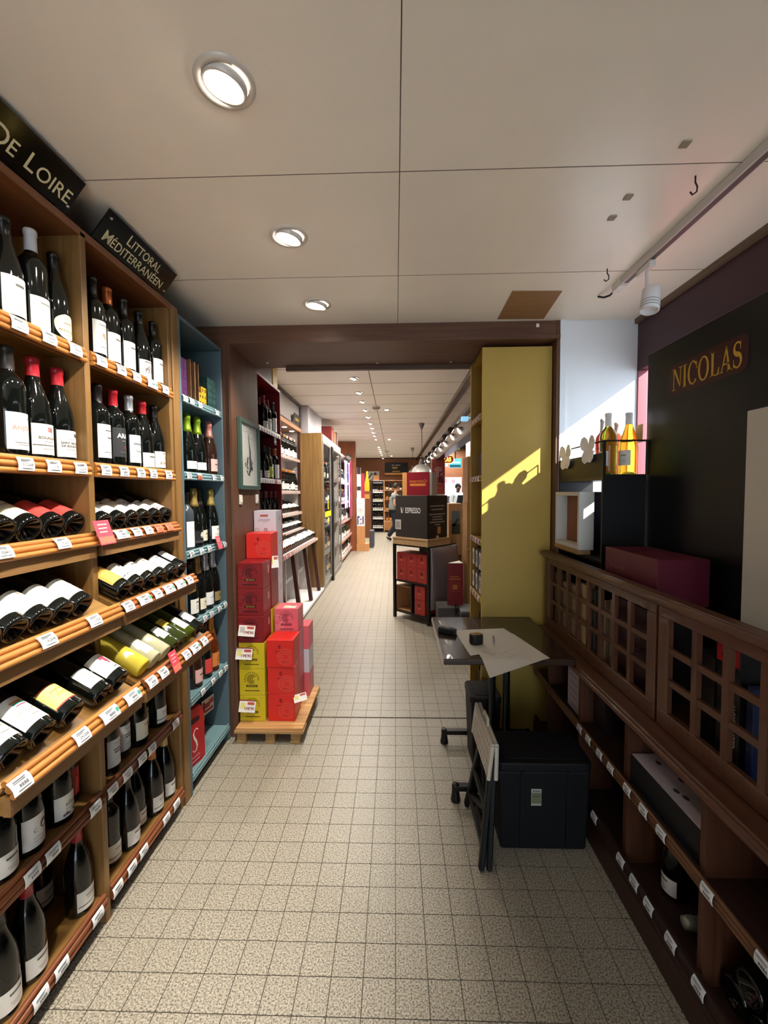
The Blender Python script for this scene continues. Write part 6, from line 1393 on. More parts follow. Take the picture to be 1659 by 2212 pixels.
# local: x along the front face (left to right), y to the back
def D2(mb, name, m, **k): return part(mb, name, m, cdp, **k)
w2, d2, H2 = .262, .245, .89
for sx in (-1, 1):
    for sy in (-1, 1): D2(bx(sx*w2-.015, sx*w2+.015, sy*d2-.015, sy*d2+.015, 0, H2), 'post', BK2)
for z in (.07, .44, H2-.02): D2(bx(-w2, w2, -d2, d2, z, z+.02), 'shelf_board', BK2)
D2(bx(-.01, .01, -d2, d2, .09, .44), 'divider', BK2); D2(bx(-w2, w2, d2-.01, d2, .07, H2), 'back_panel', mat('1a1210', .5))
def local_thing(name, label, cat, x, y, z, rz=0, group=None): return thing(name, label, cat, M=WM[cdp.name] @ Matrix.Translation((x, y, z)) @ Matrix.Rotation(rz, 4, 'Z'), group=group)
def gift(x, z, label, w=.155, h=.165):
    o = local_thing('gift_box', label, 'box', x, -.12, z, group='red gift boxes in the black display')
    c = part(bx(-w/2, w/2, -.115, .115, 0, h), 'carton', mat('a8332c', .45), o, bevel=.002)
    F = frame((0, -.1156, h/2), (1, 0, 0), (0, 0, 1)); mb = MB(); flat(mb, *disc2(.02, 12), F, -.01, .028, .0006); part(mb, 'emblem', mat('6a1a1c', .5), c); mb = MB(); flat(mb, *rect2(-.028, .02, -.012, -.004), F, 0, 0, .0006); part(mb, 'name_line', mat('d98a5a', .5), c)
for j in range(2):
    for i in range(3): gift(-.158+i*.16, .4605+j*.166, 'red gift box, %s from the left in the %s row of the black display' % (ORD[i], ('lower', 'upper')[j]))
for j in range(2): gift(.12, .0905+j*.17, 'red gift box in the right lower bay of the black display, %s' % ('on the bottom' if j == 0 else 'on top'))
o = local_thing('wooden_crate', 'empty pale wooden crate in the left lower bay of the black display', 'crate', -.14, -.1, .0905); LP = wood('a5744a', 'ba8a5c', 'z', .5)
for a in ((-.12, .12, .10, .11, 0, .30), (-.12, -.11, -.12, .10, 0, .30), (.11, .12, -.12, .10, 0, .30), (-.11, .11, -.12, .10, 0, .012), (-.11, .11, -.12, .10, .288, .30)): part(bx(*a), 'crate_board', LP, o)
o = local_thing('wooden_tray', 'flat pale wooden wine case on top of the black display', 'case', 0, -.01, H2+.0005); part(bx(-.268, .268, -.258, .165, 0, .085), 'case', wood('b08a5c', 'c9a678', 'x', .5), o, bevel=.002); part(bx(-.27, .27, -.26, .167, .06, .064), 'lid_line', mat('7a5a38', .6), o)
ne = local_thing('coffee_machine_box', 'large dark grey carton lettered NESPRESSO on the wooden case', 'box', -.005, -.055, H2+.086)
NX, NY, NH = .242, .185, .49
c = part(bx(-NX, NX, -NY, NY, 0, NH), 'carton', mat('2f2a26', .5), ne, bevel=.002)
F = frame((0, -NY-.0006, NH/2), (1, 0, 0), (0, 0, 1))
mb = MB(); flat(mb, *text('ESPRESSO', .088, .012, .62), F, .03, .07, .0004); flat(mb, *stroke2([(-.155, .11), (-.145, .045), (-.135, .04)], [.006, .014, .004]), F, 0, 0, .0004); flat(mb, *stroke2([(-.15, .1), (-.125, .04), (-.118, .105)], [.008, .008, .006]), F, 0, 0, .0004)
part(mb, 'lettering', mat('e3e0da', .5), c, label='NESPRESSO in white letters')
mb = MB(); flat(mb, *rect2(-.248, -.155, -.155, -.04), F, 0, 0, .0004); s_ = part(mb, 'sticker', mat('c6c2bc', .5), c); mb = MB(); flat(mb, *rect2(-.235, -.17, -.14, -.06), F, 0, 0, .0008); part(mb, 'sticker_print', mat('9a9690', .5), s_)
Sd = frame((NX+.0006, 0, NH/2), (0, 1, 0), (0, 0, 1))
part(bx(-NY, NY, -NH/2, NH/2, 0, .0004, M=Sd), 'black_side', mat('171312', .5), c)
mb = MB()
for i, (y_, w_) in enumerate(((.125, .13), (.085, .11), (.03, .15), (.0, .09), (-.03, .1), (-.06, .14), (-.09, .05))): flat(mb, *rect2(-w_, w_, y_-.006, y_+.006), Sd, 0, 0, .0008)
part(mb, 'side_lettering', mat('9a938c', .5), c); mb = MB(); flat(mb, *rect2(.0, .06, -.195, -.115), Sd, 0, 0, .0008); part(mb, 'gold_square', mat('b98a52', .5), c)
mb = MB(); v = [(.03*cos(pi*k/8), .03*sin(pi*k/8)) for k in range(9)]; flat(mb, v, [tuple(range(9))], Sd, 0, -NH/2+.002, .0008); part(mb, 'hand_hole', mat('c6b8a8', .6), c)
iv = local_thing('intervino_box', 'dark red carton lettered intervino behind the coffee machine carton', 'box', -.07, .02, H2+.086+NH+.0005, radians(20))
c = part(bx(-.14, .14, -.11, .11, 0, .275), 'carton', mat('8a1526', .45), iv, bevel=.002); F = frame((0, -.1106, .1375), (1, 0, 0), (0, 0, 1))
mb = MB(); flat(mb, *text('intervino', .052, .012), F, -.01, .03, .0004); flat(mb, *stroke2([(.085, .05), (.115, .03), (.085, .01)], .007), F, 0, 0, .0004); v = rrect(.2, .028, .01); flat(mb, v, [tuple(range(len(v)))], F, 0, -.012, .0004); part(mb, 'lettering', mat('d9843a', .5), c, label='orange lettering intervino over a bar')
part(bx(.1405, .17, -.09, .1, 0, .27), 'pale_side', mat('c9bdb0', .5), iv); part(bx(-.2, -.1405, -.1, .1, 0, .275), 'tan_side', wood('c98a4a', 'd69c5e', 'z', .5), iv)
# silver wrap, triangular card, bins and crates to the right of the display
o = local_thing('silver_bag', 'large silver grey bag hanging on the side of the black display', 'bag', w2+.02, 0, .18)
mb = MB(); n = 8; v = []; rr = random.Random(3)
for j in range(n+1):
    for i in range(n+1): v.append((.012+.02*rr.random()*sin(pi*i/n)+.02*sin(pi*j/n), -.24+.5*i/n, .70*j/n))
f = [(j*(n+1)+i, j*(n+1)+i+1, (j+1)*(n+1)+i+1, (j+1)*(n+1)+i) for j in range(n) for i in range(n)]
k_ = len(v); v += [(-.003, y, z) for x, y, z in v]; f += [tuple(k_+q for q in reversed(g)) for g in list(f)]
b_ = [i for i in range(n+1)]; t_ = [n*(n+1)+i for i in range(n+1)]; l_ = [j*(n+1) for j in range(n+1)]; r_ = [j*(n+1)+n for j in range(n+1)]
for e, fl_ in ((b_, 1), (t_, 0), (l_, 0), (r_, 1)):
    for a, b in zip(e, e[1:]): f.append((a, b, k_+b, k_+a) if not fl_ else (k_+a, k_+b, b, a))
mb.add(v, f, True); part(mb, 'bag', mat('8d8488', .3, metal=.35), o)
o = thing('triangular_card', 'dark red three sided card with gold print on the floor goods', 'standee', (.60, 4.32, .35), radians(8)); c = part(MB().prism([(-.085, -.05), (.075, -.075), (.085, .09)], 0, .43), 'folded_card', mat('841a26', .45), o)
part(MB().prism([(-.083, -.049), (.073, -.073), (.083, .088)], .4302, .431), 'white_inside', mat('e2ded8', .6), c)
F = frame((-.005, -.064, .21), (.16, -.025, 0), (0, 0, 1)); mb = MB(); flat(mb, *rect2(-.05, .035, .075, .085), F, 0, 0, .001); flat(mb, *rect2(-.06, .055, .052, .062), F, 0, 0, .001); flat(mb, *rect2(-.025, .022, -.05, .0), F, 0, 0, .001); v, f = stroke2([(-.04, -.07), (-.04, .02), (.04, .02), (.04, -.07), (-.04, -.07)], .003); flat(mb, v, f, F, 0, 0, .001); part(mb, 'gold_print', mat('c9742c', .5), c)
solo(bx(.42, .60, 4.18, 4.42, 0, .35), 'grey_tub', mat('4d4a4a', .4), 'dull grey tub under the triangular card', 'tub', bevel=.01)
o = thing('grey_crate', 'grey plastic crate with clear wrapping beside the tub', 'crate', (.75, 4.25, 0)); part(bx(.63, .84, 4.1, 4.4, 0, .30), 'crate', mat('37383a', .4), o, world=True, bevel=.006); part(bx(.64, .83, 4.12, 4.38, .30, .335), 'wrapping', mat('9a9c9e', .15), o, world=True, bevel=.01)
CW = wood('a57a4c', 'bb9060', 'z', .6)
for i, (a, nm) in enumerate((((.80, .90, 4.7, 5.05, 0, .86), 'bottom'), ((.80, .90, 4.72, 5.05, .861, 1.40), 'middle'), ((.805, .895, 4.73, 5.04, 1.401, 1.90), 'top'))):
    solo(bx(*a), 'wooden_wine_crate', CW, 'upright wooden wine crate behind the yellow bookcase, %s of the pile' % nm, 'crate', 'wooden wine crates in a pile', bevel=.003)
o = thing('wooden_wine_crate', 'pale wooden wine crate with a vineyard picture', 'crate', (.735, 5.36, .72)); c = part(bx(.66, .825, 5.22, 5.5, .72, 1.36), 'crate', CW, o, world=True, bevel=.003)
mb = MB(); Mq = frame((.745, 5.219, 1.14), (1, 0, 0), (0, 0, 1)); flat(mb, *rect2(-.05, .055, -.16, .13), Mq); p_ = part(mb, 'picture', mat('5d6b6c', .4), c, world=True); mb = MB(); flat(mb, *rect2(-.05, .055, -.16, -.03), Mq, 0, 0, .0008); flat(mb, *stroke2([(-.03, -.06), (.03, .03)], .03), Mq, 0, 0, .0008); part(mb, 'foliage', mat('33321a', .5), p_, world=True)
solo(bx(.60, .825, 5.24, 5.5, .36, .715), 'brown_carton', mat('7a5234', .6), 'brown cardboard carton under the pictured wine crate', 'carton', bevel=.003); solo(bx(.58, .83, 5.22, 5.52, 0, .355), 'brown_carton', mat('6a4428', .6), 'lower brown cardboard carton behind the silver bag', 'carton', bevel=.003)
# ---- shop front side: counters, poster, signs, pendants
def counter_box(x0, x1, y0, y1, h, col, label): solo(bx(x0, x1, y0, y1, 0, h), 'sales_counter', wood(col, col, 'x', .5), label, 'counter', bevel=.004)
counter_box(.95, 1.9, 6.4, 7.2, .95, 'a3794c', 'pale wooden sales counter along the shop front'); counter_box(.75, 1.25, 8.1, 9.0, .98, '9a7048', 'wooden counter behind the coffee machine carton')
for i in range(4): bottle(stand(.80+.09*i, 6.9-.3*i, .9805 if False else .0005, 0) if False else stand(1.02+.1*i, 6.6, .9505, -90), 'bottle on the sales counter, %s from the left' % ORD[i], 'bordeaux', cap='d6d0c6', sty='whitel', lod=1, group='bottles on the sales counter')
ps = thing('red_poster', 'red standing poster lettered PRIX behind the coffee machine carton', 'poster', (.86, 8.5, 0)); c = part(bx(.727, .996, 8.49, 8.5, 1.46, 2.165), 'panel', mat('a3453f', .45), ps, world=True); part(bx(.84, .88, 8.5, 8.52, .98, 1.5), 'stem', mat('9a9a9a', .4), ps, world=True)
part(bx(.715, .735, 8.486, 8.502, 1.44, 2.17), 'white_edge', mat('d8cfcf', .5), ps, world=True); part(bx(.715, .996, 8.486, 8.502, 1.43, 1.462), 'white_edge', mat('d8cfcf', .5), ps, world=True)
Mq = frame((.862, 8.489, 1.82), (1, 0, 0), (0, 0, 1)); mb = MB(); flat(mb, *text('PRIX.', .1, .012), Mq, .0, .02)
for i, w_ in enumerate((.05, .075, .07, .04)): flat(mb, *rect2(-w_, w_, .17-i*.032, .185-i*.032), Mq)
flat(mb, *rect2(-.1, .1, -.145, -.141), Mq); part(mb, 'lettering', mat('e0c9c6', .5), c, world=True)
mb = MB(); flat(mb, *stroke2([(.03, .1), (.03, -.12)], [.02, .05]), Mq, 0, 0, .0006); flat(mb, *stroke2([(.07, .02), (.085, -.14)], [.02, .05]), Mq, 0, 0, .0006); part(mb, 'bottle_picture', mat('4a1a22', .5), c, world=True)
v, f, L = serif_word(); mb = MB(); k = .16/L; flat(mb, [(x*k, y*.028) for x, y in v], f, Mq, 0, -.23, .0006); part(mb, 'name', mat('d98a84', .5), c, world=True)
ns = thing('neon_sign', 'illuminated oval NICOLAS sign in the shop front', 'sign', (1.33, 12, 2.34)); 
part(MB().prism([(x, y) for x, y in rrect(.64, .2, .095, 6)], -.02, .02, M=Matrix(((1, 0, 0, 1.33), (0, 0, -1, 12), (0, 1, 0, 2.43), (0, 0, 0, 1)))), 'plate', mat('6a1210', .4, emit=.6), ns, world=True)
Mq = frame((1.33, 11.978, 2.43), (1, 0, 0), (0, 0, 1)); mb = MB(); k = .5/L; flat(mb, [(x*k, y*.12) for x, y in v], f, Mq, 0, 0, .001); part(mb, 'lettering', mat('ffd23a', .5, emit=5), ns, world=True, label='glowing yellow NICOLAS')
mb = MB(); pts = rrect(.66, .22, .1, 6); pts = pts+[pts[0]]; flat(mb, *stroke2(pts, .014), Mq, 0, 0, .001); part(mb, 'glowing_rim', mat('ff8a3a', .5, emit=3), ns, world=True)
part(bx(1.2, 1.215, 11.99, 12.01, 2.52, 3.2), 'hanger', mat('2a2a2a', .5), ns, world=True); part(bx(1.44, 1.455, 11.99, 12.01, 2.52, 3.2), 'hanger', mat('2a2a2a', .5), ns, world=True)
ts = thing('teal_sign', 'teal illuminated screen sign outside the shop front', 'sign', (1.85, 13, 2.25)); c = part(bx(1.66, 2.03, 13, 13.06, 2.25, 2.53), 'screen', mat('4fa6b4', .4, emit=.9), ts, world=True)
mb = MB(); Mq = frame((1.845, 12.998, 2.39), (1, 0, 0), (0, 0, 1)); flat(mb, *rect2(-.17, .17, -.13, -.05), Mq); part(mb, 'dark_band', mat('1f6474', .4, emit=.4), c, world=True); mb = MB(); flat(mb, *rect2(-.1, .14, .0, .04), Mq, 0, 0, .0006); part(mb, 'white_line', mat('d9f0f4', .4, emit=1.4), c, world=True)
part(bx(1.83, 1.86, 13.02, 13.05, 2.53, 3.2), 'hanger', mat('2a2a2a', .5), ts, world=True)
ex = thing('exit_sign', 'green illuminated exit sign hanging outside the shop front', 'sign', (1.57, 11, 2.6)); c = part(bx(1.46, 1.67, 11, 11.03, 2.61, 2.72), 'panel', mat('3f9a55', .4, emit=1.6), ex, world=True); mb = MB(); Mq = frame((1.565, 10.998, 2.665), (1, 0, 0), (0, 0, 1)); flat(mb, *rect2(-.07, -.02, -.03, .03), Mq); flat(mb, *stroke2([(.07, 0), (.01, 0)], .014), Mq); part(mb, 'pictogram', mat('dff5e4', .4, emit=3), c, world=True)
part(bx(1.55, 1.58, 11, 11.03, 2.72, 3.2), 'hanger', mat('2a2a2a', .5), ex, world=True)
for i, (x_, y_) in enumerate(((2.05, 13.2), (2.08, 15.6), (3.2, 9.5))):
    o = thing('ceiling_light_panel', 'white fluorescent panel in the black mall ceiling, %s' % ('nearest over the sign', 'furthest', 'rightmost')[i], 'ceiling light', (x_, y_, 3.2)); part(bx(x_-.14, x_+.14, y_-.5, y_+.5, 3.15, 3.199), 'housing', mat('c9c9c9', .5), o, world=True); part(bx(x_-.12, x_+.12, y_-.48, y_+.48, 3.142, 3.15), 'diffuser', mat('f4f8ff', .5, emit=7), o, world=True)
    l = lamp('panel_light', 'AREA', (x_, y_, 3.13), 30, (.95, .97, 1), (x_, y_, 0), .4); l.parent = o; l.matrix_parent_inverse = WM[o.name].inverted()
sc = thing('advert_screen', 'pink and white advert screen on the hall wall behind the waiter', 'screen', (2.0, 15.6, 1.3)); c = part(bx(1.60, 2.45, 15.6, 15.66, 1.35, 2.05), 'screen', mat('c9c4d6', .4, emit=.5), sc, world=True); part(bx(1.60, 2.45, 15.6, 15.66, 0, 1.35), 'lower_panel', mat('5a5d6a', .5), sc, world=True); mb = MB(); Mq = frame((2.02, 15.598, 1.7), (1, 0, 0), (0, 0, 1)); flat(mb, *disc2(.09, 14), Mq, -.2, .22); part(mb, 'pink_spot', mat('e88a94', .4, emit=.6), c, world=True); mb = MB(); flat(mb, *disc2(.07, 14), Mq, .12, .2); part(mb, 'pink_spot', mat('e88a94', .4, emit=.6), c, world=True)
for i, (x_, col, h_) in enumerate(((1.55, '8a8fd6', .7), (1.75, '9ab4e8', .5))): solo(bx(x_, x_+.1, 14.9, 14.93, 3.2-h_*1.6, 3.2), 'light_banner', mat(col, .4, emit=.5), 'lilac light banner beside the teal sign, %s' % ('taller' if i == 0 else 'shorter'), 'banner', 'lilac light banners')
solo(bx(2.25, 2.35, 13.3, 13.5, 0, 3.2), 'hall_column', mat('8d8a86', .6), 'grey column of the hall right of the waiter', 'column')
solo(MB().box(.655, .72, 4.18, 4.24, 2.205, 2.245).box(.71, .84, 4.205, 4.215, 2.23, 2.24), 'light_housing', mat('7fb4d6', .3, emit=.5), 'small bluish lamp housing left of the yellow bookcase', 'lamp')
def pendant(x, y, zs, label, r=.2):
    o = thing('pendant_lamp', label, 'pendant lamp', (x, y, zs), group='metal pendant lamps')
    GM = mat('8d8d8f', .3, metal=.7)
    part(MB().lathe([(0, ZC2-zs), (.055, ZC2-zs), (.05, ZC2-zs-.03), (.012, ZC2-zs-.12), (0, ZC2-zs-.12)], 14), 'ceiling_cup', GM, o)
    h = r*.85
    part(MB().tube([(0, 0, ZC2-zs-.12), (.006, 0, (ZC2-zs)*.6+h*.3), (-.004, 0, h+.12), (0, 0, h+.09)], .006, 6), 'cable', mat('4a4644', .5), o)
    part(MB().lathe([(0, h+.1), (r*.16, h+.1), (r*.2, h+.08), (r*.3, h), (r*.34, h-.01)], 16), 'neck', GM, o)
    part(MB().lathe([(r*.3, h-.005), (r*.55, h*.88), (r*.8, h*.6), (r*.95, h*.25), (r, 0), (r*1.03, -.012), (r*.99, -.012), (r*.93, .25*h), (r*.78, .58*h), (r*.5, .85*h), (r*.28, h-.02)], 24), 'shade', mat('d9dad2', .25, metal=.1), o)
    part(MB().lathe([(0, h*.35), (.03, h*.4), (.035, h*.55), (.02, h*.75), (0, h*.78)], 12), 'bulb', mat('fff2df', .4, emit=8), o)
pendant(.503, 8.05, 1.868, 'metal dome pendant lamp above the intervino carton', .2); pendant(.51, 12.45, 2.068, 'small distant metal pendant lamp behind the larger one', .125)
for i, (y_, x_) in enumerate(((6.45, -.287), (13.3, -.28))):
    o = thing('smoke_detector', 'white smoke detector on the plank ceiling, %s' % ('nearer' if i == 0 else 'further'), 'smoke detector', (x_, y_, ZC2)); part(MB().lathe([(0, -.05), (.03, -.05), (.045, -.035), (.055, -.03), (.06, -.012), (.06, 0)], 16), 'housing', mat('c9c2b8', .5), o); part(MB().lathe([(.0465, -.036), (.0505, -.034), (.0545, -.031)], 16), 'vent', mat('3a3633', .5), o)
# ---- spotlights of room 2
ylist = [4.84, 5.53, 6.07, 6.69, 7.31, 7.96, 8.53, 9.16, 9.71, 10.33, 12.1, 12.7, 13.3, 13.9, 14.6, 16.1]
for i, y_ in enumerate(ylist): downlight(-.466, y_, ZC2, 'recessed spotlight in the long row of the plank ceiling, %s from the opening' % ORD[i], r=.06, e=(60 if i == 0 else 85) if i % 2 == 0 else 0, aim=(-1.15, None, .9), tilt=(-15, 4), lod=1, group='spotlights in the plank ceiling', spot=150)
for i, (x_, y_) in enumerate(((-.13, 6.66), (-.143, 10.36), (-.138, 15.0), (.1, 4.0))): downlight(x_, y_, ZC2, 'recessed spotlight beside the ceiling joint, %s' % ('nearest the smoke detector', 'middle one', 'furthest', 'above the opening, hidden by the header')[i], r=.06, e=(40, 60, 60, 12)[i], aim=(x_+.1, y_+.2, 0), tilt=(0, 0), lod=1, group='spotlights in the plank ceiling', spot=130)
for i, y_ in enumerate((5.9, 6.6, 7.55, 8.4, 9.5, 10.4, 11.6, 12.8)):
    o = thing('rail_spot', 'spot lamp on the bulkhead rail, %s from the opening' % ORD[i], 'spotlight', (.80, y_, 2.36), group='spot lamps on the bulkhead rail')
    M = Matrix.Translation((-.02, 0, 0)) @ Matrix.Rotation(radians(-60), 4, 'Y')
    part(MB().lathe([(0, .05), (.03, .05), (.05, .0), (.052, -.02)], 12, M=M), 'lamp_head', mat('2a2423', .3, metal=.5), o); part(MB().lathe([(.05, -.018), (.03, -.022), (0, -.024)], 12, M=M), 'bulb', mat('fff0da', .4, emit=12), o); part(MB().tube([(.02, 0, .02), (.035, 0, .06)], .006, 6), 'arm', mat('2a2423', .3), o)
    if i in (0, 2, 5): l = lamp('rail_beam', 'SPOT', (-.05, 0, -.03), 35, (1, .93, .83), None, .03, 110, .8); l.parent = o; l.rotation_euler = Vector((-.45, -.3, -1)).to_track_quat('-Z', 'Y').to_euler()
# ================================================================== PEOPLE
def skin(name, V, Ed, R, m, parent, root=0, sub=2, ell=None):
    me = bpy.data.meshes.new(name); me.from_pydata(V, Ed, []); o = link(name, me, parent, m)
    md = o.modifiers.new('skin', 'SKIN'); md.use_smooth_shade = True; md.branch_smoothing = .6
    for i, sv in enumerate(me.skin_vertices[0].data):
        r = R[i]; sv.radius = r if isinstance(r, tuple) else (r, r); sv.use_root = (i == root)
    s_ = o.modifiers.new('smooth', 'SUBSURF'); s_.levels = 1; s_.render_levels = sub
    return o
def person(label, M, joints, skinc, top, legs, shoes, hair, apron=None, sleeve=.5):
    """joints: pelvis chest neck head shL elL wrL shR elR wrR hpL knL anL toL hpR knR anR toR"""
    o = thing('person', label, 'person', M=M); J = {k: Vector(v) for k, v in joints.items()}; SK = mat(skinc, .5)
    names = ['pelvis', 'waist', 'chest', 'neckb', 'neck', 'head0', 'head1']
    V = [J[n] for n in names]; R = [(.13, .10), (.125, .095), (.14, .10), (.07, .065), (.05, .05), (.066, .07), (.086, .094)]; E2 = [(i, i+1) for i in range(6)]
    V.append(J['head1']+Vector((0, 0, .06))); R.append((.068, .075)); E2.append((6, 7)); V.append(J['head0']+Vector(joints['face']).normalized()*.05); R.append((.034, .034)); E2.append((5, 8))
    def chain(start, pts, rad):
        p = start
        for q, r in zip(pts, rad): V.append(Vector(q)); R.append(r); E2.append((p, len(V)-1)); p = len(V)-1
        return p
    for s_ in 'LR':
        w = chain(2, [J['sh'+s_], (J['sh'+s_]+J['el'+s_])/2, J['el'+s_], (J['el'+s_]+J['wr'+s_])/2, J['wr'+s_]], [.055, .047, .04, .036, .026])
        d = (J['wr'+s_]-J['el'+s_]).normalized(); side = d.cross(Vector((0, 0, 1))); side = side.normalized() if side.length > .1 else Vector((1, 0, 0)); nrm = side.cross(d)
        pm = chain(w, [J['wr'+s_]+d*.045], [(.036, .018)])
        for k in range(4):
            a = J['wr'+s_]+d*.085+side*(.027-.018*k); L = (.032, .037, .035, .027)[k]
            chain(pm, [a, a+d*L-nrm*.01, a+d*L*1.7-nrm*.03], [.0085, .008, .0065])
        t = J['wr'+s_]+d*.04+side*.04; chain(w, [t, t+d*.03+side*.01], [.011, .008])
        chain(0, [J['hp'+s_], (J['hp'+s_]+J['kn'+s_])/2, J['kn'+s_], J['kn'+s_].lerp(J['an'+s_], .35), J['an'+s_], J['to'+s_]], [.085, .075, .055, .055, .038, .032])
    skin('body', V, E2, R, SK, o)
    # clothing follows the same joints, slightly larger
    V = [J['pelvis']-Vector((0, 0, .07)), J['waist'], J['chest'], J['chest']+Vector((.005, 0, .10)), J['neckb']+Vector((0, 0, .005))]; R = [(.215, .19), (.195, .175), (.205, .18), (.19, .155), (.098, .095)]; E2 = [(0, 1), (1, 2), (2, 3), (3, 4)]
    for s_ in 'LR':
        a = len(V); e = J['sh'+s_].lerp(J['el'+s_], sleeve) if sleeve <= 1 else J['el'+s_].lerp(J['wr'+s_], sleeve-1)
        V.append(J['sh'+s_]); R.append(.10); E2.append((3, a))
        if sleeve > 1: V.append(J['el'+s_]); R.append(.07); E2.append((a, a+1)); a += 1
        V.append(e); R.append(.082 if sleeve <= 1 else .05); E2.append((a, a+1))
    skin('shirt', V, E2, R, mat(top, .8, bump=.3, bscale=60), o)
    V = [J['pelvis']-Vector((0, 0, -.01))]; R = [(.165, .135)]; E2 = []
    for s_ in 'LR':
        p = 0
        for q, r in ((J['hp'+s_], .118), (J['kn'+s_], .086), (J['kn'+s_].lerp(J['an'+s_], .5), .08), (J['an'+s_]+Vector((0, 0, .0)), .072)): V.append(q); R.append(r); E2.append((p, len(V)-1)); p = len(V)-1
    skin('trousers', V, E2, R, mat(legs, .8), o)
    for s_ in 'LR':
        d = (J['to'+s_]-J['an'+s_]); hl = J['an'+s_]-Vector((d.x, d.y, 0))*.3+Vector((0, 0, -.035))
        skin('shoe', [hl, J['an'+s_]+Vector((0, 0, -.02)), J['an'+s_].lerp(J['to'+s_], .6)+Vector((0, 0, -.012)), J['to'+s_]+d*.25], [(0, 1), (1, 2), (2, 3)], [.045, .05, .048, .036], mat(shoes, .6), o, root=1)
    hd = J['head1']; fwd = Vector(joints['face']).normalized(); up = Vector((0, 0, 1)); sd = fwd.cross(up).normalized()
    mb = MB()
    for i in range(9):
        for j in range(17): pass
    n, m_ = 18, 9; v = []; f = []
    for i in range(m_+1):
        th = pi*.66*i/m_
        for j in range(n):
            a = 2*pi*j/n; lim = 1 if cos(a) < -.1 else (.86 if cos(a) < .5 else .52)
            t2 = th*lim; q = hd+Vector((0, 0, .0))+fwd*(.110*sin(t2)*cos(a)-.010)+sd*(.098*sin(t2)*sin(a))+up*(.118*cos(t2)+.012); v.append(q)
    for i in range(m_):
        for j in range(n): f.append((i*n+j, i*n+(j+1) % n, (i+1)*n+(j+1) % n, (i+1)*n+j))
    mb.add(v, f, True); part(mb, 'hair', mat(hair, .7), o)
    fc = hd+fwd*.088-up*.012
    part(MB().tube([fc+up*.012+fwd*.002, fc-up*.012+fwd*.022, fc-up*.022+fwd*.008], .01, 6, radii=[.006, .012, .008]), 'nose', SK, o)
    for s2 in (-1, 1):
        part(MB().lathe([(0, -.006), (.008, -.004), (.01, 0), (.008, .004), (0, .006)], 8, M=Matrix.Translation(fc+up*.014+sd*s2*.03+fwd*.0)), 'eye', mat('2a1f1a', .3), o)
        part(MB().lathe([(0, -.022), (.009, -.016), (.012, 0), (.009, .016), (0, .022)], 8, M=Matrix.Translation(hd+sd*s2*.082-up*.01)), 'ear', SK, o)
    part(MB().tube([fc-up*.05+sd*.022+fwd*.0, fc-up*.052+fwd*.006, fc-up*.05-sd*.022], .005, 6), 'mouth', mat('8a4a42', .5), o)
    if apron:
        mb = MB(); v = []
        for z_, w_ in ((J['chest'].z+.1, .1), (J['chest'].z-.02, .12), (J['waist'].z, .17), (J['pelvis'].z-.25, .2)):
            base = Vector((J['waist'].x, J['waist'].y, z_))
            for off in (.185, .192): v += [base+fwd*off-sd*w_, base+fwd*(off+.012), base+fwd*off+sd*w_]
        f = []
        for i in range(3):
            b = i*6
            for k in (0, 1): f += [(b+3+k, b+4+k, b+10+k, b+9+k), (b+1+k, b+k, b+6+k, b+7+k)]
            f += [(b, b+3, b+9, b+6), (b+5, b+2, b+8, b+11)]
        mb.add(v, f); part(mb, 'apron', mat(apron, .7), o)
    return o
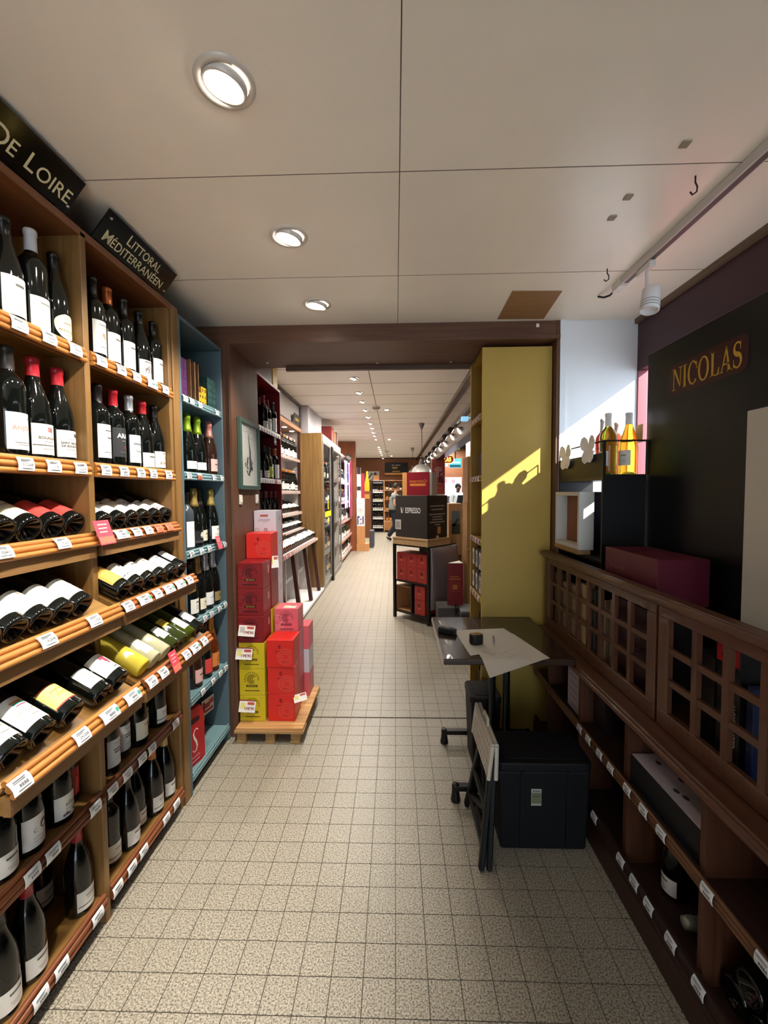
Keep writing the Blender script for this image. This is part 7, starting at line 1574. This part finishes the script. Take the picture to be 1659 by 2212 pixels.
# man walking to the right, seen in profile (local +x = his forward)
man = dict(pelvis=(0, 0, .93), waist=(.0, 0, 1.08), chest=(.01, 0, 1.33), neckb=(.025, 0, 1.49), neck=(.045, 0, 1.53), head0=(.075, 0, 1.59), head1=(.075, 0, 1.665),
  shL=(.01, .19, 1.42), elL=(-.02, .23, 1.13), wrL=(.17, .2, .98), shR=(.01, -.19, 1.42), elR=(-.01, -.23, 1.13), wrR=(.19, -.17, 1.0),
  hpL=(.01, .09, .88), knL=(.17, .1, .50), anL=(.16, .1, .09), toL=(.32, .1, .045), hpR=(-.01, -.09, .88), knR=(.02, -.1, .48), anR=(-.20, -.1, .145), toR=(-.12, -.1, .05), face=(1, 0, -.12))
person('man in a grey T-shirt and dark trousers walking to the right in the back room', Matrix.Translation((-.03, 13.0, 0)), man, 'b98a72', '7b827c', '1a1d2a', '1a1716', '1d1512')
wt = dict(pelvis=(0, 0, .93), waist=(0, 0, 1.08), chest=(.0, .0, 1.33), neckb=(.0, -.01, 1.49), neck=(.0, -.02, 1.53), head0=(0, -.045, 1.585), head1=(0, -.045, 1.66),
  shL=(-.19, 0, 1.42), elL=(-.25, .02, 1.14), wrL=(-.16, -.2, 1.0), shR=(.19, 0, 1.42), elR=(.25, .02, 1.14), wrR=(.2, -.22, 1.0),
  hpL=(-.09, 0, .88), knL=(-.1, -.02, .48), anL=(-.1, 0, .09), toL=(-.1, -.15, .045), hpR=(.09, 0, .88), knR=(.1, -.02, .48), anR=(.1, 0, .09), toR=(.1, -.15, .045), face=(.1, -1, -.2))
person('waiter in a white shirt and black apron standing beyond the shop front', Matrix.Translation((2.1, 14.25, 0)) @ Matrix.Rotation(radians(15), 4, 'Z'), wt, '6a4434', 'd9dbd6', '17171a', '141416', '15110f', '141418', 1.7)
st3 = thing('service_table', 'black service table with dishes in front of the waiter', 'table', (2.0, 13.5, 0)); part(bx(1.72, 2.25, 13.35, 13.7, .95, .985), 'table_top', BK2, st3, world=True)
for x_ in (1.74, 2.22):
    for y_ in (13.37, 13.68): part(bx(x_-.012, x_+.012, y_-.012, y_+.012, 0, .95), 'leg', BK2, st3, world=True)
for i, x_ in enumerate((1.8, 1.95, 2.12)): solo(MB().lathe([(0, 0), (.035, 0), (.06, .02), (.065, .035), (.06, .034), (.035, .012), (0, .01)], 14, M=Matrix.Translation((x_, 13.5, .9855))), 'white_dish', mat('d9d9d9', .3), 'small white dish on the service table, %s from the left' % ORD[i], 'dish', 'white dishes on the service table')
